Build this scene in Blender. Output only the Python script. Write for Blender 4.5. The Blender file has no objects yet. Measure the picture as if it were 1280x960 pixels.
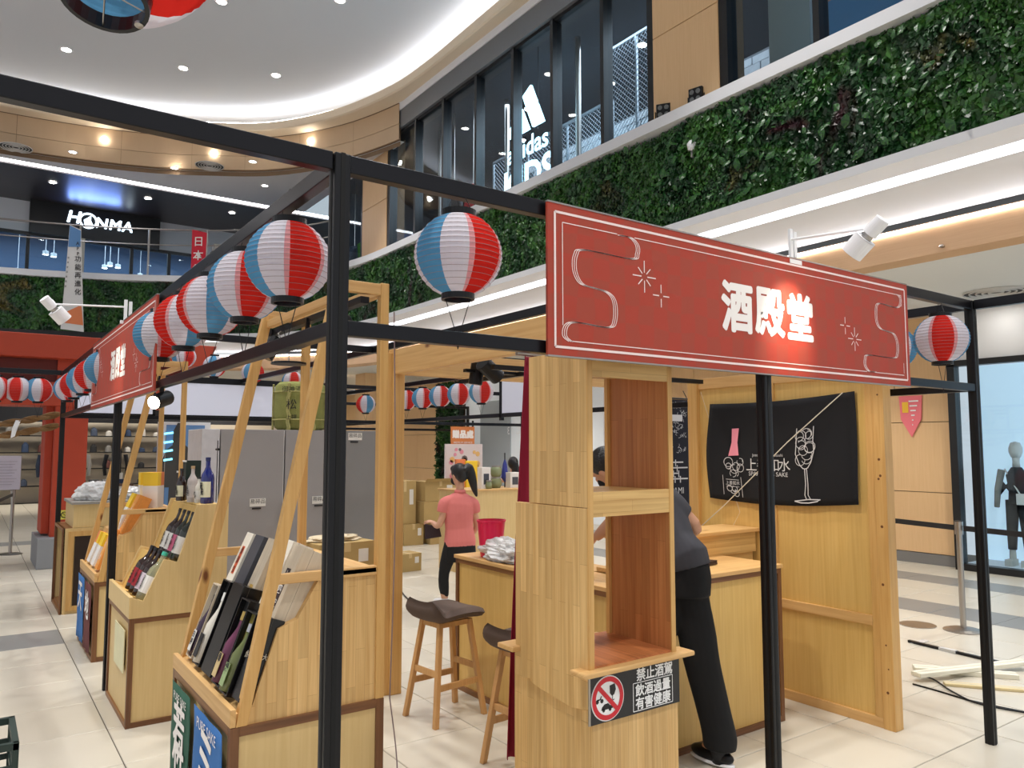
import bpy, bmesh, math, random
import numpy as np
from mathutils import Vector, Matrix, Euler
R_ = random.Random(7)
sc = bpy.context.scene
COL = sc.collection
PI = math.pi
# ------------------------------------------------------------------ camera, world, light, exposure
FPX = 957.0; CAMH = 1.70; PITCH = math.atan(78/957.0); YAW = math.radians(54.7)
cd = bpy.data.cameras.new('camera'); cd.sensor_width = 36; cd.lens = FPX/1280*36; cd.clip_start = .02; cd.clip_end = 200
cam = bpy.data.objects.new('camera', cd); COL.objects.link(cam); sc.camera = cam
cam.location = (0, 0, CAMH); cam.rotation_euler = (PI/2+PITCH, 0, YAW-PI/2)
w = bpy.data.worlds.new('world'); sc.world = w; w.use_nodes = True
w.node_tree.nodes['Background'].inputs[0].default_value = (.95, .97, 1, 1)
w.node_tree.nodes['Background'].inputs[1].default_value = .68
sc.view_settings.view_transform = 'Standard'; sc.view_settings.look = 'None'
sc.view_settings.exposure = 0.12; sc.view_settings.gamma = 1; sc.view_settings.use_curve_mapping = False
def light(kind, loc, energy, color=(1, .95, .88), size=.3, target=None, angle=60, sx=None, sy=None, blend=.6):
    l = bpy.data.lights.new(kind.lower()+'_light', kind); l.energy = energy; l.color = color
    if kind == 'AREA':
        l.shape = 'RECTANGLE'; l.size = sx; l.size_y = sy
    else: l.shadow_soft_size = size
    if kind == 'SPOT': l.spot_size = math.radians(angle); l.spot_blend = blend
    o = bpy.data.objects.new(kind.lower()+'_light', l); COL.objects.link(o); o.location = loc
    if target is not None:
        o.rotation_euler = (Vector(target)-Vector(loc)).to_track_quat('-Z', 'Y').to_euler()
    return o
# the mall's ceiling downlights: beams from 9.2 m
for x, y, e in ((1.2, -1, 1900), (4.0, -.6, 1700), (-1.2, 3.0, 2300), (2.4, 2.6, 1200), (5.4, 4.4, 1500), (2.2, 6.8, 1600),
                (-.9, 8.0, 2000), (4.6, 9.6, 1500), (1.2, 12.5, 1500), (5.6, 13.5, 1400), (-1.5, 14, 1400), (-3, 5, 1200)):
    light('SPOT', (x, y, 9.2), e*.38, (1, .975, .94), .12, (x*.9+.2, y, 0), 75)
# corridor downlights on the shop side
for x, y, z, e in ((9.3, 3.3, 3.5, 170), (9.4, 6.5, 3.5, 150), (9.4, 10, 3.5, 150), (9.6, 14, 3.5, 150), (8.5, 19, 3.5, 150), (9.2, .5, 3.5, 130),
                (2, 23, 3.9, 160), (-2, 23, 3.9, 160), (6, 22.5, 3.5, 130)):
    light('SPOT', (x, y, z), e, (1, .95, .87), .1, (x, y, 0), 140)
# ------------------------------------------------------------------ sight lines of the photograph, for working out real positions
_F = (math.cos(YAW), math.sin(YAW)); _R = (math.sin(YAW), -math.cos(YAW))
def ray(px, py):
    x = (px-640)/FPX; y = (480-py)/FPX
    fw = math.cos(PITCH)-y*math.sin(PITCH); up = math.sin(PITCH)+y*math.cos(PITCH)
    return (_F[0]*fw+_R[0]*x, _F[1]*fw+_R[1]*x, up)
def onz(px, py, z=0):
    d = ray(px, py); t = (z-CAMH)/d[2]; return Vector((d[0]*t, d[1]*t, z))
def onx(px, py, x):
    d = ray(px, py); t = x/d[0]; return Vector((x, d[1]*t, CAMH+d[2]*t))
def ony(px, py, y):
    d = ray(px, py); t = y/d[1]; return Vector((d[0]*t, y, CAMH+d[2]*t))
def at(px, py, dep):
    d = ray(px, py); fw = d[0]*_F[0]+d[1]*_F[1]; t = dep/fw; return Vector((d[0]*t, d[1]*t, CAMH+d[2]*t))
# ------------------------------------------------------------------ materials
def lin(c):
    return tuple(((v/255+.055)/1.055)**2.4 if v > 10 else v/255/12.92 for v in c)+(1,)
MATS = {}
class N:
    def __init__(s, m): s.t = m.node_tree; s.n = s.t.nodes; s.l = s.t.links; s.b = s.n['Principled BSDF']
    def a(s, ty, **kw):
        n = s.n.new(ty)
        for k, v in kw.items(): setattr(n, k, v)
        return n
    def k(s, a, b): s.l.new(a, b)
def mat(name, col, rough=.5, metal=0, emit=0, ecol=None, alpha=None, trans=0, spec=None, noise=0, nscale=8, bump=0, bscale=60):
    if name in MATS: return MATS[name]
    m = bpy.data.materials.new(name); m.use_nodes = True; q = N(m); b = q.b
    c = lin(col); b.inputs['Base Color'].default_value = c; b.inputs['Roughness'].default_value = rough; b.inputs['Metallic'].default_value = metal
    if spec is not None: b.inputs['Specular IOR Level'].default_value = spec
    if emit: b.inputs['Emission Color'].default_value = lin(ecol or col); b.inputs['Emission Strength'].default_value = emit
    if trans: b.inputs['Transmission Weight'].default_value = trans
    if alpha is not None: b.inputs['Alpha'].default_value = alpha
    if noise or bump:
        tc = q.a('ShaderNodeTexCoord')
    if noise:
        no = q.a('ShaderNodeTexNoise'); no.inputs['Scale'].default_value = nscale; no.inputs['Detail'].default_value = 5
        q.k(tc.outputs['Object'], no.inputs['Vector'])
        mx = q.a('ShaderNodeMix', data_type='RGBA')
        q.k(no.outputs['Fac'], mx.inputs['Factor'])
        mx.inputs['A'].default_value = tuple(v*(1-noise) for v in c[:3])+(1,); mx.inputs['B'].default_value = tuple(min(1, v*(1+noise)) for v in c[:3])+(1,)
        q.k(mx.outputs['Result'], b.inputs['Base Color'])
    if bump:
        no2 = q.a('ShaderNodeTexNoise'); no2.inputs['Scale'].default_value = bscale; q.k(tc.outputs['Object'], no2.inputs['Vector'])
        bm_ = q.a('ShaderNodeBump'); bm_.inputs['Strength'].default_value = bump; bm_.inputs['Distance'].default_value = .01
        q.k(no2.outputs['Fac'], bm_.inputs['Height']); q.k(bm_.outputs['Normal'], b.inputs['Normal'])
    MATS[name] = m; return m
def wood(name, c1, c2, axis='z', joint=None, grain=.5, rough=.45, knots=0, jc=.12):
    """grain runs along axis; joint=(length, width) gives finger-jointed staves"""
    if name in MATS: return MATS[name]
    m = bpy.data.materials.new(name); m.use_nodes = True; q = N(m); b = q.b
    b.inputs['Roughness'].default_value = rough
    tc = q.a('ShaderNodeTexCoord'); sp = q.a('ShaderNodeSeparateXYZ'); q.k(tc.outputs['Object'], sp.inputs[0])
    o = {'x': ('X', 'Y', 'Z'), 'y': ('Y', 'X', 'Z'), 'z': ('Z', 'X', 'Y')}[axis]
    ad = q.a('ShaderNodeMath', operation='ADD'); q.k(sp.outputs[o[1]], ad.inputs[0]); q.k(sp.outputs[o[2]], ad.inputs[1])
    cb = q.a('ShaderNodeCombineXYZ'); q.k(sp.outputs[o[0]], cb.inputs[0]); q.k(ad.outputs[0], cb.inputs[1])
    mp = q.a('ShaderNodeMapping'); mp.inputs['Scale'].default_value = (1.2, 34, 1); q.k(cb.outputs[0], mp.inputs[0])
    no = q.a('ShaderNodeTexNoise'); no.inputs['Scale'].default_value = 1.6; no.inputs['Detail'].default_value = 6; no.inputs['Distortion'].default_value = .6
    q.k(mp.outputs[0], no.inputs['Vector'])
    rp = q.a('ShaderNodeValToRGB'); rp.color_ramp.elements[0].position = .5-grain*.4; rp.color_ramp.elements[1].position = .5+grain*.4
    rp.color_ramp.elements[0].color = lin(c2); rp.color_ramp.elements[1].color = lin(c1); q.k(no.outputs['Fac'], rp.inputs[0])
    out = rp.outputs[0]
    if joint:
        br = q.a('ShaderNodeTexBrick'); br.offset = .37; br.offset_frequency = 2; br.squash = 1
        br.inputs['Scale'].default_value = 1; br.inputs['Brick Width'].default_value = joint[0]; br.inputs['Row Height'].default_value = joint[1]
        br.inputs['Mortar Size'].default_value = .0007; br.inputs['Mortar Smooth'].default_value = .3
        br.inputs['Color1'].default_value = (1+jc, 1+jc, 1+jc, 1); br.inputs['Color2'].default_value = (1-jc, 1-jc*1.15, 1-jc*1.4, 1); br.inputs['Mortar'].default_value = (.7, .62, .52, 1)
        q.k(cb.outputs[0], br.inputs['Vector'])
        mx = q.a('ShaderNodeMix', data_type='RGBA', blend_type='MULTIPLY'); mx.inputs['Factor'].default_value = 1
        q.k(out, mx.inputs['A']); q.k(br.outputs['Color'], mx.inputs['B']); out = mx.outputs['Result']
    if knots:
        vo = q.a('ShaderNodeTexVoronoi'); vo.inputs['Scale'].default_value = knots
        mp2 = q.a('ShaderNodeMapping'); mp2.inputs['Scale'].default_value = (.7, 1.6, 1); q.k(cb.outputs[0], mp2.inputs[0]); q.k(mp2.outputs[0], vo.inputs['Vector'])
        r2 = q.a('ShaderNodeValToRGB'); r2.color_ramp.elements[0].position = .035; r2.color_ramp.elements[1].position = .085
        r2.color_ramp.elements[0].color = (.25, .12, .05, 1); r2.color_ramp.elements[1].color = (1, 1, 1, 1); q.k(vo.outputs['Distance'], r2.inputs[0])
        m3 = q.a('ShaderNodeMix', data_type='RGBA', blend_type='MULTIPLY'); m3.inputs['Factor'].default_value = 1
        q.k(out, m3.inputs['A']); q.k(r2.outputs[0], m3.inputs['B']); out = m3.outputs['Result']
    q.k(out, b.inputs['Base Color']); MATS[name] = m; return m
BLACK = mat('black_metal', (22, 22, 25), .35, .4, noise=.1)
SHEEN = mat('black_metal_beam', (30, 30, 34), .3, .6, noise=.1)
CHROME = mat('brushed_steel', (170, 165, 160), .3, 1)
WHITE = mat('white_paint', (238, 238, 240), .6)
WALLW = mat('white_plaster', (225, 226, 230), .8, noise=.03, nscale=2)
JOINT = wood('finger_joint_pine', (220, 184, 126), (196, 154, 94), 'z', (.42, .042))
JOINTX = wood('finger_joint_pine_x', (222, 186, 122), (198, 156, 94), 'x', (.42, .045))
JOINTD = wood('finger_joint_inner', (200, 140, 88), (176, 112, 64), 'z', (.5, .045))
VENEER = wood('pale_veneer', (224, 196, 140), (208, 176, 118), 'z', grain=.9)
PLY = wood('yellow_plywood', (226, 190, 118), (208, 166, 90), 'z', grain=.8)
PINEZ = wood('pine_post', (220, 178, 112), (194, 144, 78), 'z', grain=.8, knots=2.6)
PINEX = wood('pine_beam_x', (224, 184, 124), (200, 152, 92), 'x', grain=.8, knots=2.6)
PINEY = wood('pine_beam_y', (224, 184, 124), (200, 152, 92), 'y', grain=.8, knots=2.6)
BROWN = wood('brown_trim_z', (128, 84, 50), (98, 62, 36), 'z')
BROWNX = wood('brown_trim_x', (128, 84, 50), (98, 62, 36), 'x')
BROWNY = wood('brown_trim_y', (150, 104, 62), (118, 78, 44), 'y')
OAK = wood('oak_leg', (212, 166, 108), (188, 138, 84), 'z', grain=.8)
MALLWOOD = wood('mall_wood_panel', (228, 190, 144), (214, 174, 126), 'z', grain=1)
MALLWOODD = wood('mall_wood_soffit', (196, 160, 122), (178, 142, 104), 'y', grain=1)
# ------------------------------------------------------------------ mesh helpers
class MB:
    def __init__(s): s.v = []; s.f = []; s.m = []; s.mi = 0
    def add(s, vs, fs):
        n = len(s.v); s.v += [tuple(p) for p in vs]; s.f += [tuple(i+n for i in f) for f in fs]; s.m += [s.mi]*len(fs); return s
    def box(s, x0, x1, y0, y1, z0, z1):
        return s.add([(x0, y0, z0), (x1, y0, z0), (x1, y1, z0), (x0, y1, z0), (x0, y0, z1), (x1, y0, z1), (x1, y1, z1), (x0, y1, z1)],
                     [(0, 3, 2, 1), (4, 5, 6, 7), (0, 1, 5, 4), (1, 2, 6, 5), (2, 3, 7, 6), (3, 0, 4, 7)])
    def cbox(s, c, d): return s.box(c[0]-d[0]/2, c[0]+d[0]/2, c[1]-d[1]/2, c[1]+d[1]/2, c[2]-d[2]/2, c[2]+d[2]/2)
    def bar(s, p, q, w, h=None, up=(0, 0, 1)):
        p = Vector(p); q = Vector(q); h = h or w; d = (q-p).normalized(); u = Vector(up)
        if abs(d.dot(u)) > .98: u = Vector((0, 1, 0))
        a = d.cross(u).normalized()*w/2; b = a.cross(d).normalized()*h/2
        vs = [e+i*a+j*b for e in (p, q) for i, j in ((-1, -1), (1, -1), (1, 1), (-1, 1))]
        return s.add(vs, [(0, 1, 2, 3), (7, 6, 5, 4), (0, 4, 5, 1), (1, 5, 6, 2), (2, 6, 7, 3), (3, 7, 4, 0)])
    def tube(s, pts, r, n=8, cap=True):
        pts = [Vector(p) for p in pts]; rings = []; u0 = None
        for i, p in enumerate(pts):
            d = (pts[min(i+1, len(pts)-1)]-pts[max(i-1, 0)]).normalized()
            if u0 is None: u0 = Vector((0, 0, 1)) if abs(d.z) < .9 else Vector((1, 0, 0))
            a = d.cross(u0).normalized(); b = a.cross(d).normalized(); u0 = b
            rr = r[i] if isinstance(r, (list, tuple)) else r
            ra, rb = rr if isinstance(rr, tuple) else (rr, rr)
            rings.append([p+a*ra*math.cos(2*PI*k/n)+b*rb*math.sin(2*PI*k/n) for k in range(n)])
        vs = [v for g in rings for v in g]; fs = []
        for i in range(len(pts)-1):
            for k in range(n):
                k2 = (k+1) % n; fs.append((i*n+k, i*n+k2, (i+1)*n+k2, (i+1)*n+k))
        if cap: fs.append(tuple(range(n))[::-1]); fs.append(tuple((len(pts)-1)*n+k for k in range(n)))
        return s.add(vs, fs)
    def lathe(s, prof, n=24, c=(0, 0, 0), gore=None):
        c = Vector(c); vs = []; k0 = len(prof)
        for r, z in prof:
            for k in range(n): vs.append(c+Vector((r*math.cos(2*PI*k/n), r*math.sin(2*PI*k/n), z)))
        base = s.mi
        for i in range(k0-1):
            pass
        n0 = len(s.v); s.v += [tuple(v) for v in vs]
        for i in range(k0-1):
            for k in range(n):
                k2 = (k+1) % n; s.f.append((n0+i*n+k, n0+i*n+k2, n0+(i+1)*n+k2, n0+(i+1)*n+k))
                s.m.append(gore[int(k*len(gore)/n)] if gore else base)
        return s
    def prism(s, poly, axis, a, b):
        """poly in the two other axes (in xyz order), extruded along axis from a to b"""
        def P(u, v, w): return {'x': (w, u, v), 'y': (u, w, v), 'z': (u, v, w)}[axis]
        n = len(poly); vs = [P(u, v, a) for u, v in poly]+[P(u, v, b) for u, v in poly]
        fs = [tuple(range(n)), tuple(range(2*n-1, n-1, -1))]+[(i, i+n, (i+1) % n+n, (i+1) % n) for i in range(n)]
        return s.add(vs, fs)
    def quad(s, a, b, c, d): return s.add([a, b, c, d], [(0, 1, 2, 3)])
    def disc(s, c, n_, r, n=20, th=.004):
        c = Vector(c); n_ = Vector(n_).normalized(); return s.tube([c, c+n_*th], r, n)
    def data(s, name, mats, off=(0, 0, 0), smooth=False, mesh=None):
        me = bpy.data.meshes.new(name); o = Vector(off)
        me.from_pydata([tuple(Vector(v)-o) for v in s.v], [], s.f)
        for m in (mats if isinstance(mats, (list, tuple)) else [mats]): me.materials.append(m)
        me.polygons.foreach_set('material_index', s.m)
        bm = bmesh.new(); bm.from_mesh(me); bmesh.ops.recalc_face_normals(bm, faces=bm.faces); bm.to_mesh(me); bm.free()
        if smooth: me.polygons.foreach_set('use_smooth', [True]*len(me.polygons))
        me.update(); return me
def thing(name, loc, label, cat, group=None, rot=(0, 0, 0), kind=None):
    o = bpy.data.objects.new(name, None); COL.objects.link(o); o.location = loc; o.rotation_euler = rot; o.empty_display_size = .1
    tag(o, label, cat, group, kind); return o
def tag(o, label=None, cat=None, group=None, kind=None):
    if label: o['label'] = label
    if cat: o['category'] = cat
    if group: o['group'] = group
    if kind: o['kind'] = kind
    return o
def rootloc(p):
    v = Vector((0, 0, 0))
    while p is not None: v += p.location; p = p.parent
    return v
def part(root, name, mb, mats, local=False, label=None, bevel=0, smooth=False, kind=None):
    """mesh child; the mesh is given in world coordinates unless local"""
    me = mb.data(name, mats, (0, 0, 0) if local else rootloc(root), smooth)
    o = bpy.data.objects.new(name, me); COL.objects.link(o); o.parent = root
    if label: o['label'] = label
    if kind: o['kind'] = kind
    if bevel: bv(o, bevel)
    return o
def bv(o, wd, seg=2):
    m = o.modifiers.new('bevel', 'BEVEL'); m.width = wd; m.segments = seg; m.limit_method = 'ANGLE'; m.angle_limit = .7; return o
def solo(name, mb, mats, label, cat, group=None, bevel=0, smooth=False, kind=None):
    a = np.array([tuple(v) for v in mb.v]); lo = a.min(0); hi = a.max(0); c = ((lo[0]+hi[0])/2, (lo[1]+hi[1])/2, lo[2])
    me = mb.data(name, mats, c, smooth); o = bpy.data.objects.new(name, me); COL.objects.link(o); o.location = c
    tag(o, label, cat, group, kind)
    if bevel: bv(o, bevel)
    return o
def struct(name, mb, mats, label=None, smooth=False, cat=None):
    me = mb.data(name, mats, (0, 0, 0), smooth); o = bpy.data.objects.new(name, me); COL.objects.link(o); o['kind'] = 'structure'
    if label: o['label'] = label; o['category'] = cat or name.split('_')[0]
    return o
def dup(root, loc, rot=None, label=None, group=None, skip=()):
    r = root.copy(); COL.objects.link(r); r.location = loc
    if rot is not None: r.rotation_euler = rot
    if label: r['label'] = label
    if group: r['group'] = group
    for ch in list(root.children):
        if ch.name.split('.')[0] in skip: continue
        c = ch.copy(); COL.objects.link(c); c.parent = r
        for g in list(ch.children):
            d = g.copy(); COL.objects.link(d); d.parent = c
    return r
_tc = {}
def text(mb, s_, size, o, u, v, offset=0, extr=.001, align='CENTER', sx=1.0, spacing=1.0, shear=0, bold=0):
    """lettering laid on a plane: o centre of the line, u reading direction, v up"""
    key = (s_, offset, align, spacing, shear)
    if key not in _tc:
        c = bpy.data.curves.new('lettering', 'FONT'); c.body = s_; c.size = 1; c.align_x = align; c.align_y = 'CENTER'; c.offset = offset
        c.space_character = spacing; c.shear = shear; c.resolution_u = 3; c.fill_mode = 'FRONT'
        ob = bpy.data.objects.new('lettering', c); me = bpy.data.meshes.new_from_object(ob)
        _tc[key] = ([tuple(p.co) for p in me.vertices], [tuple(f.vertices) for f in me.polygons])
        bpy.data.objects.remove(ob); bpy.data.meshes.remove(me)
    vs, fs = _tc[key]; o = Vector(o); u = Vector(u).normalized(); v = Vector(v).normalized(); n = u.cross(v)
    xs = [p[1] for p in vs]
    cy = (min(xs)+max(xs))/2 if xs else 0
    for i, (dx, dy) in enumerate([(0, 0)]+([(math.cos(k*PI/4)*bold, math.sin(k*PI/4)*bold) for k in range(8)] if bold else [])):
        mb.add([o+u*(p[0]*size*sx+dx)+v*((p[1]-cy)*size+dy)+n*(extr+.00004*i) for p in vs], fs)
    return mb
def stroke(mb, pts, wd, n, lift=.001):
    """flat ribbon of width wd along pts on a plane with normal n"""
    pts = [Vector(p) for p in pts]; n = Vector(n).normalized(); vs = []
    for i, p in enumerate(pts):
        d = (pts[min(i+1, len(pts)-1)]-pts[max(i-1, 0)]).normalized(); a = d.cross(n).normalized()*wd/2
        vs += [p+a+n*lift, p-a+n*lift]
    return mb.add(vs, [(2*i, 2*i+1, 2*i+3, 2*i+2) for i in range(len(pts)-1)])
def smooth_path(pts, k=6):
    pts = [Vector(p) for p in pts]; out = []
    for i in range(len(pts)-1):
        p0 = pts[max(i-1, 0)]; p1 = pts[i]; p2 = pts[i+1]; p3 = pts[min(i+2, len(pts)-1)]
        for j in range(k):
            t = j/k; out.append(.5*((2*p1)+(-p0+p2)*t+(2*p0-5*p1+4*p2-p3)*t*t+(-p0+3*p1-3*p2+p3)*t**3))
    return out+[pts[-1]]
# ================================================================== THE MALL: floor
TX, TY = .61, .62; X0 = 4.425-17*TX; Y0 = 2.21-6*TY
TILE_A = mat('cream_floor_tile', (206, 199, 184), .28, noise=.05, nscale=1.5, bump=.02, bscale=12)
TILE_B = mat('grey_floor_tile', (136, 136, 134), .35, noise=.06, nscale=2)
GROUT = mat('floor_grout', (96, 88, 78), .8)
floor = struct('floor', MB().box(-9, 13, -3, 30, -.2, -.006), GROUT)
def tile_mesh(wx, wy, name):
    g = .003; bv_ = .003
    m = MB(); a = wx/2-g; b = wy/2-g
    m.add([(-a, -b, -.008), (a, -b, -.008), (a, b, -.008), (-a, b, -.008), (-a, -b, -bv_), (a, -b, -bv_), (a, b, -bv_), (-a, b, -bv_),
           (-a+bv_, -b+bv_, 0), (a-bv_, -b+bv_, 0), (a-bv_, b-bv_, 0), (-a+bv_, b-bv_, 0)],
          [(0, 1, 5, 4), (1, 2, 6, 5), (2, 3, 7, 6), (3, 0, 4, 7), (4, 5, 9, 8), (5, 6, 10, 9), (6, 7, 11, 10), (7, 4, 8, 11), (8, 9, 10, 11)])
    return m
tiles = []
for i in range(-3, 29):
    for j in range(-6, 46):
        cx = X0+(i+.5)*TX; cy = Y0+(j+.5)*TY
        if cx > 12.6 or cx < -8.5: continue
        grey = (abs(cx+.28*(cy-4.1)*.0-8.25) < .32) or (abs(cx-10.1) < .32) or (abs(cy-7.85) < .3 and cx < .8) or (abs(cy-16.2) < .32 and cx < 3)
        dep = cx*_F[0]+cy*_F[1]; lat = cx*_R[0]+cy*_R[1]
        vis = dep > 2.6 and abs(lat/dep) < .72
        tiles.append((dep if vis else 999, cx, cy, grey))
tiles.sort()
tm = {g: tile_mesh(TX, TY, 'tile').data('floor_tile', TILE_B if g else TILE_A) for g in (False, True)}
for k, (dep, cx, cy, g) in enumerate(tiles[:300]):
    o = bpy.data.objects.new('floor_tile', tm[g]); COL.objects.link(o); o.parent = floor; o.location = (cx, cy, R_.uniform(-.0006, .0004))
rest = MB()
for dep, cx, cy, g in tiles[300:]:
    rest.mi = 1 if g else 0; t = tile_mesh(TX, TY, ''); rest.add([(x+cx, y+cy, z) for x, y, z in t.v], t.f)
part(floor, 'floor_tiling', rest, [TILE_A, TILE_B], kind='stuff')
# ------------------------------------------------------------------ swept bands round the atrium
def poly2(pts, k=6):
    return [(p.x, p.y) for p in smooth_path([(x, y, 0) for x, y in pts], k)]
def offs(path, d):
    out = []
    for i, (x, y) in enumerate(path):
        a = path[max(i-1, 0)]; b = path[min(i+1, len(path)-1)]; dx, dy = b[0]-a[0], b[1]-a[1]; L = math.hypot(dx, dy)
        out.append((x+dy/L*d, y-dx/L*d))
    return out
def sweep(mb, path, prof, closed=False):
    lines = [[(x, y, z) for x, y in offs(path, d)] for d, z in prof]; n = len(path); vs = [p for l in lines for p in l]
    fs = [(a*n+i, a*n+i+1, (a+1)*n+i+1, (a+1)*n+i) for a in range(len(prof)-1) for i in range(n-1)]
    if closed: fs += [((len(prof)-1)*n+i, (len(prof)-1)*n+i+1, i+1, i) for i in range(n-1)]
    return mb.add(vs, fs)
FP = poly2([(7.0, -3), (7.0, 1), (7.0, 5), (7.0, 9), (7.0, 13), (6.9, 15.3), (6.35, 17.2), (5.2, 18.6), (3.6, 19.7), (1.5, 20.6), (-1.5, 21.2), (-6, 21.4), (-9, 21.4)])
iL = next(i for i, p in enumerate(FP) if p[0] < 3.2 and p[1] > 10)
band = MB()
sweep(band, FP[:iL+1], [(.0, 4.36), (-.24, 4.36), (-.24, 4.27), (.12, 4.27)])          # planter ledge
band.mi = 0; sweep(band, FP, [(.0, 5.60), (-.22, 5.62), (-.22, 5.76), (.25, 5.76)])           # white sill
struct('trim_1', band, [WALLW])
gw = MB(); sweep(gw, FP, [(.03, 4.3), (.03, 5.7)])
greenwall = tag(bpy.data.objects.new('living_wall', gw.data('living_wall', mat('leaf_backing', (20, 30, 16), .9))), 'long living wall of dense mixed green foliage on the upper floor edge', 'plant wall'); COL.objects.link(greenwall)
RP = FP[:iL+1]; LP = FP[iL:]
s1 = MB(); sweep(s1, RP, [(.12, 4.30), (.12, 4.34), (.30, 4.34), (.30, 4.24), (.88, 4.06), (.95, 4.06)]); struct('ceiling_soffit', s1, [WALLW])
s2 = MB(); sweep(s2, RP, [(.96, 4.0), (.95, 3.98), (.95, 3.66), (1.0, 3.60)]); struct('trim_2', s2, [MALLWOODD])
s3 = MB(); sweep(s3, LP, [(.0, 4.36), (-.24, 4.36), (-.24, 4.2), (-.06, 4.1), (.0, 3.9), (3.2, 3.9)]); struct('trim_3', s3, [mat('black_fascia', (28, 28, 30), .6)])
LED = mat('cove_light_strip', (250, 250, 255), emit=9)
LED2 = mat('cove_light_strip_soft', (255, 250, 242), emit=5)
l1 = MB(); sweep(l1, RP, [(.14, 4.335), (.28, 4.335)]); sweep(l1, RP, [(.925, 3.955), (.945, 3.985)])
solo('cove_light', l1, mat('fascia_light_strip', (250, 250, 255), emit=17), 'white light strip hidden in the recess under the green wall', 'light strip')
gc = MB(); o95 = offs(RP, 1.0)
cc = [(x, y) for x, y in o95]+[(o95[-1][0], 24), (13, 24), (13, -3)]
def plate(mb, pts, z):
    bm = bmesh.new(); f = bm.faces.new([bm.verts.new((x, y, z)) for x, y in pts]); bmesh.ops.triangulate(bm, faces=[f]); bm.verts.index_update()
    mb.add([tuple(v.co) for v in bm.verts], [tuple(v.index for v in f.verts) for f in bm.faces]); bm.free(); return mb
struct('ceiling_ground_floor', plate(gc, cc, 3.6), mat('ceiling_paint', (214, 212, 206), .9))
struct('ceiling_upper', MB().box(7.12, 11.6, -3, 18.5, 8.3, 8.35), mat('shop_ceiling_dark', (52, 56, 64), .8))
struct('floor_upper', MB().box(7.3, 13, -3, 22, 4.9, 5.0), mat('upper_floor', (120, 120, 122), .5))
# ------------------------------------------------------------------ atrium ceiling with its lit cove
CP = poly2([(6.75, -4), (6.75, 0), (6.75, 5), (6.75, 10), (6.75, 12.4), (6.6, 13.8), (6.1, 15.4), (5.2, 16.8), (4.1, 17.6), (2.7, 18.3), (.5, 18.75), (-3, 18.8), (-9, 18.6)])
m = MB(); sweep(m, CP, [(.0, 8.98), (.0, 8.82), (.03, 8.80), (.36, 8.80)]); 
sweep(m, CP, [(.0, 8.98), (.04, 8.98), (.04, 9.0), (.3, 9.0), (.62, 9.1), (.75, 9.3)])
struct('trim_4', m, [mat('cove_lip', (222, 204, 178), .7)])
cp9 = offs(CP, .75); top = cp9+[(-9, -4)]
struct('ceiling', plate(MB(), top, 9.32), mat('atrium_ceiling', (208, 214, 222), .9))
m = MB(); sweep(m, CP, [(.08, 9.03), (.2, 9.03)]); solo('cove_light', m, LED, 'bright curved light strip around the big atrium ceiling recess', 'light strip')
# wood clad curved bulkhead below the cove on the far side, in panels
i0 = next(i for i, p in enumerate(CP) if p[1] > 13.6); WP = CP[i0:]
bulk = MB(); sweep(bulk, WP, [(.36, 8.80), (.42, 8.78), (.42, 7.9)]); wallb = struct('wall_bulkhead', bulk, mat('panel_gap', (120, 96, 72), .8))
ww = offs(WP, .40); seg = 5
for a in range(0, len(WP)-1, seg):
    for z0, z1 in ((8.04, 8.36), (8.37, 8.79)):
        sub = offs(WP, .38)[a:a+seg+1]
        if len(sub) < 2: continue
        p = MB(); pts = list(sub); pts[0] = (pts[0][0]*.985+pts[1][0]*.015, pts[0][1]*.985+pts[1][1]*.015)
        q0 = [(x, y, z0) for x, y in pts]; q1 = [(x, y, z1) for x, y in pts]; n = len(pts)
        q2 = [(x, y, z0) for x, y in offs(WP, .415)[a:a+seg+1]]; q3 = [(x, y, z1) for x, y in offs(WP, .415)[a:a+seg+1]]
        p.add(q0+q1+q2+q3, [(i, i+1, n+i+1, n+i) for i in range(n-1)]+[(n+i, n+i+1, 3*n+i+1, 3*n+i) for i in range(n-1)]+[(i+1, i, 2*n+i, 2*n+i+1) for i in range(n-1)])
        part(wallb, 'wood_panel', p, mat('bulkhead_wood', (196, 168, 136), .6, noise=.05, nscale=3))
wp = offs(WP, .4)
struct('ceiling_gallery', plate(MB(), wp+[(-9, 19.75), (7.1, 19.75), (7.1, wp[0][1])], 8.0), mat('gallery_ceiling', (205, 204, 206), .9))
struct('ceiling_dark', MB().box(-9, 12, 19.95, 27, 7.96, 8.0), wood('dark_ceiling_boards', (70, 62, 60), (52, 46, 46), 'x', rough=.35))
solo('ceiling_strip_light', MB().box(-9, 9.2, 19.78, 19.92, 7.985, 8.02), LED, 'long straight light strip between white and dark gallery ceilings', 'light strip')
# ------------------------------------------------------------------ right shop front, upper floor (x = 7.1)
gf = MB()
gf.box(7.06, 7.3, -3, 20, 8.22, 8.3); gf.box(7.06, 7.2, -3, 20, 5.74, 5.80)
frame = struct('window_1', gf, mat('window_black', (16, 16, 18), .4))
for y in (17.6, 16.97, 13.28, 12.18, 11.03, 9.91, 8.87, 7.73, 4.42, 3.3, 2.2, 1.1, 0):
    part(frame, 'mullion', MB().box(7.02, 7.2, y-.035, y+.035, 5.76, 8.25), MATS['window_black'])
for y in (14.44, 15.78, 6.79, 5.62):
    part(frame, 'mullion', MB().box(7.02, 7.2, y-.06, y+.06, 5.76, 8.25), MATS['window_black'])
gl = bpy.data.materials.new('shop_glass'); gl.use_nodes = True; q = N(gl); q.n.remove(q.b)
mx = q.a('ShaderNodeMixShader'); tr = q.a('ShaderNodeBsdfTransparent'); tr.inputs[0].default_value = (.86, .93, .97, 1)
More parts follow.
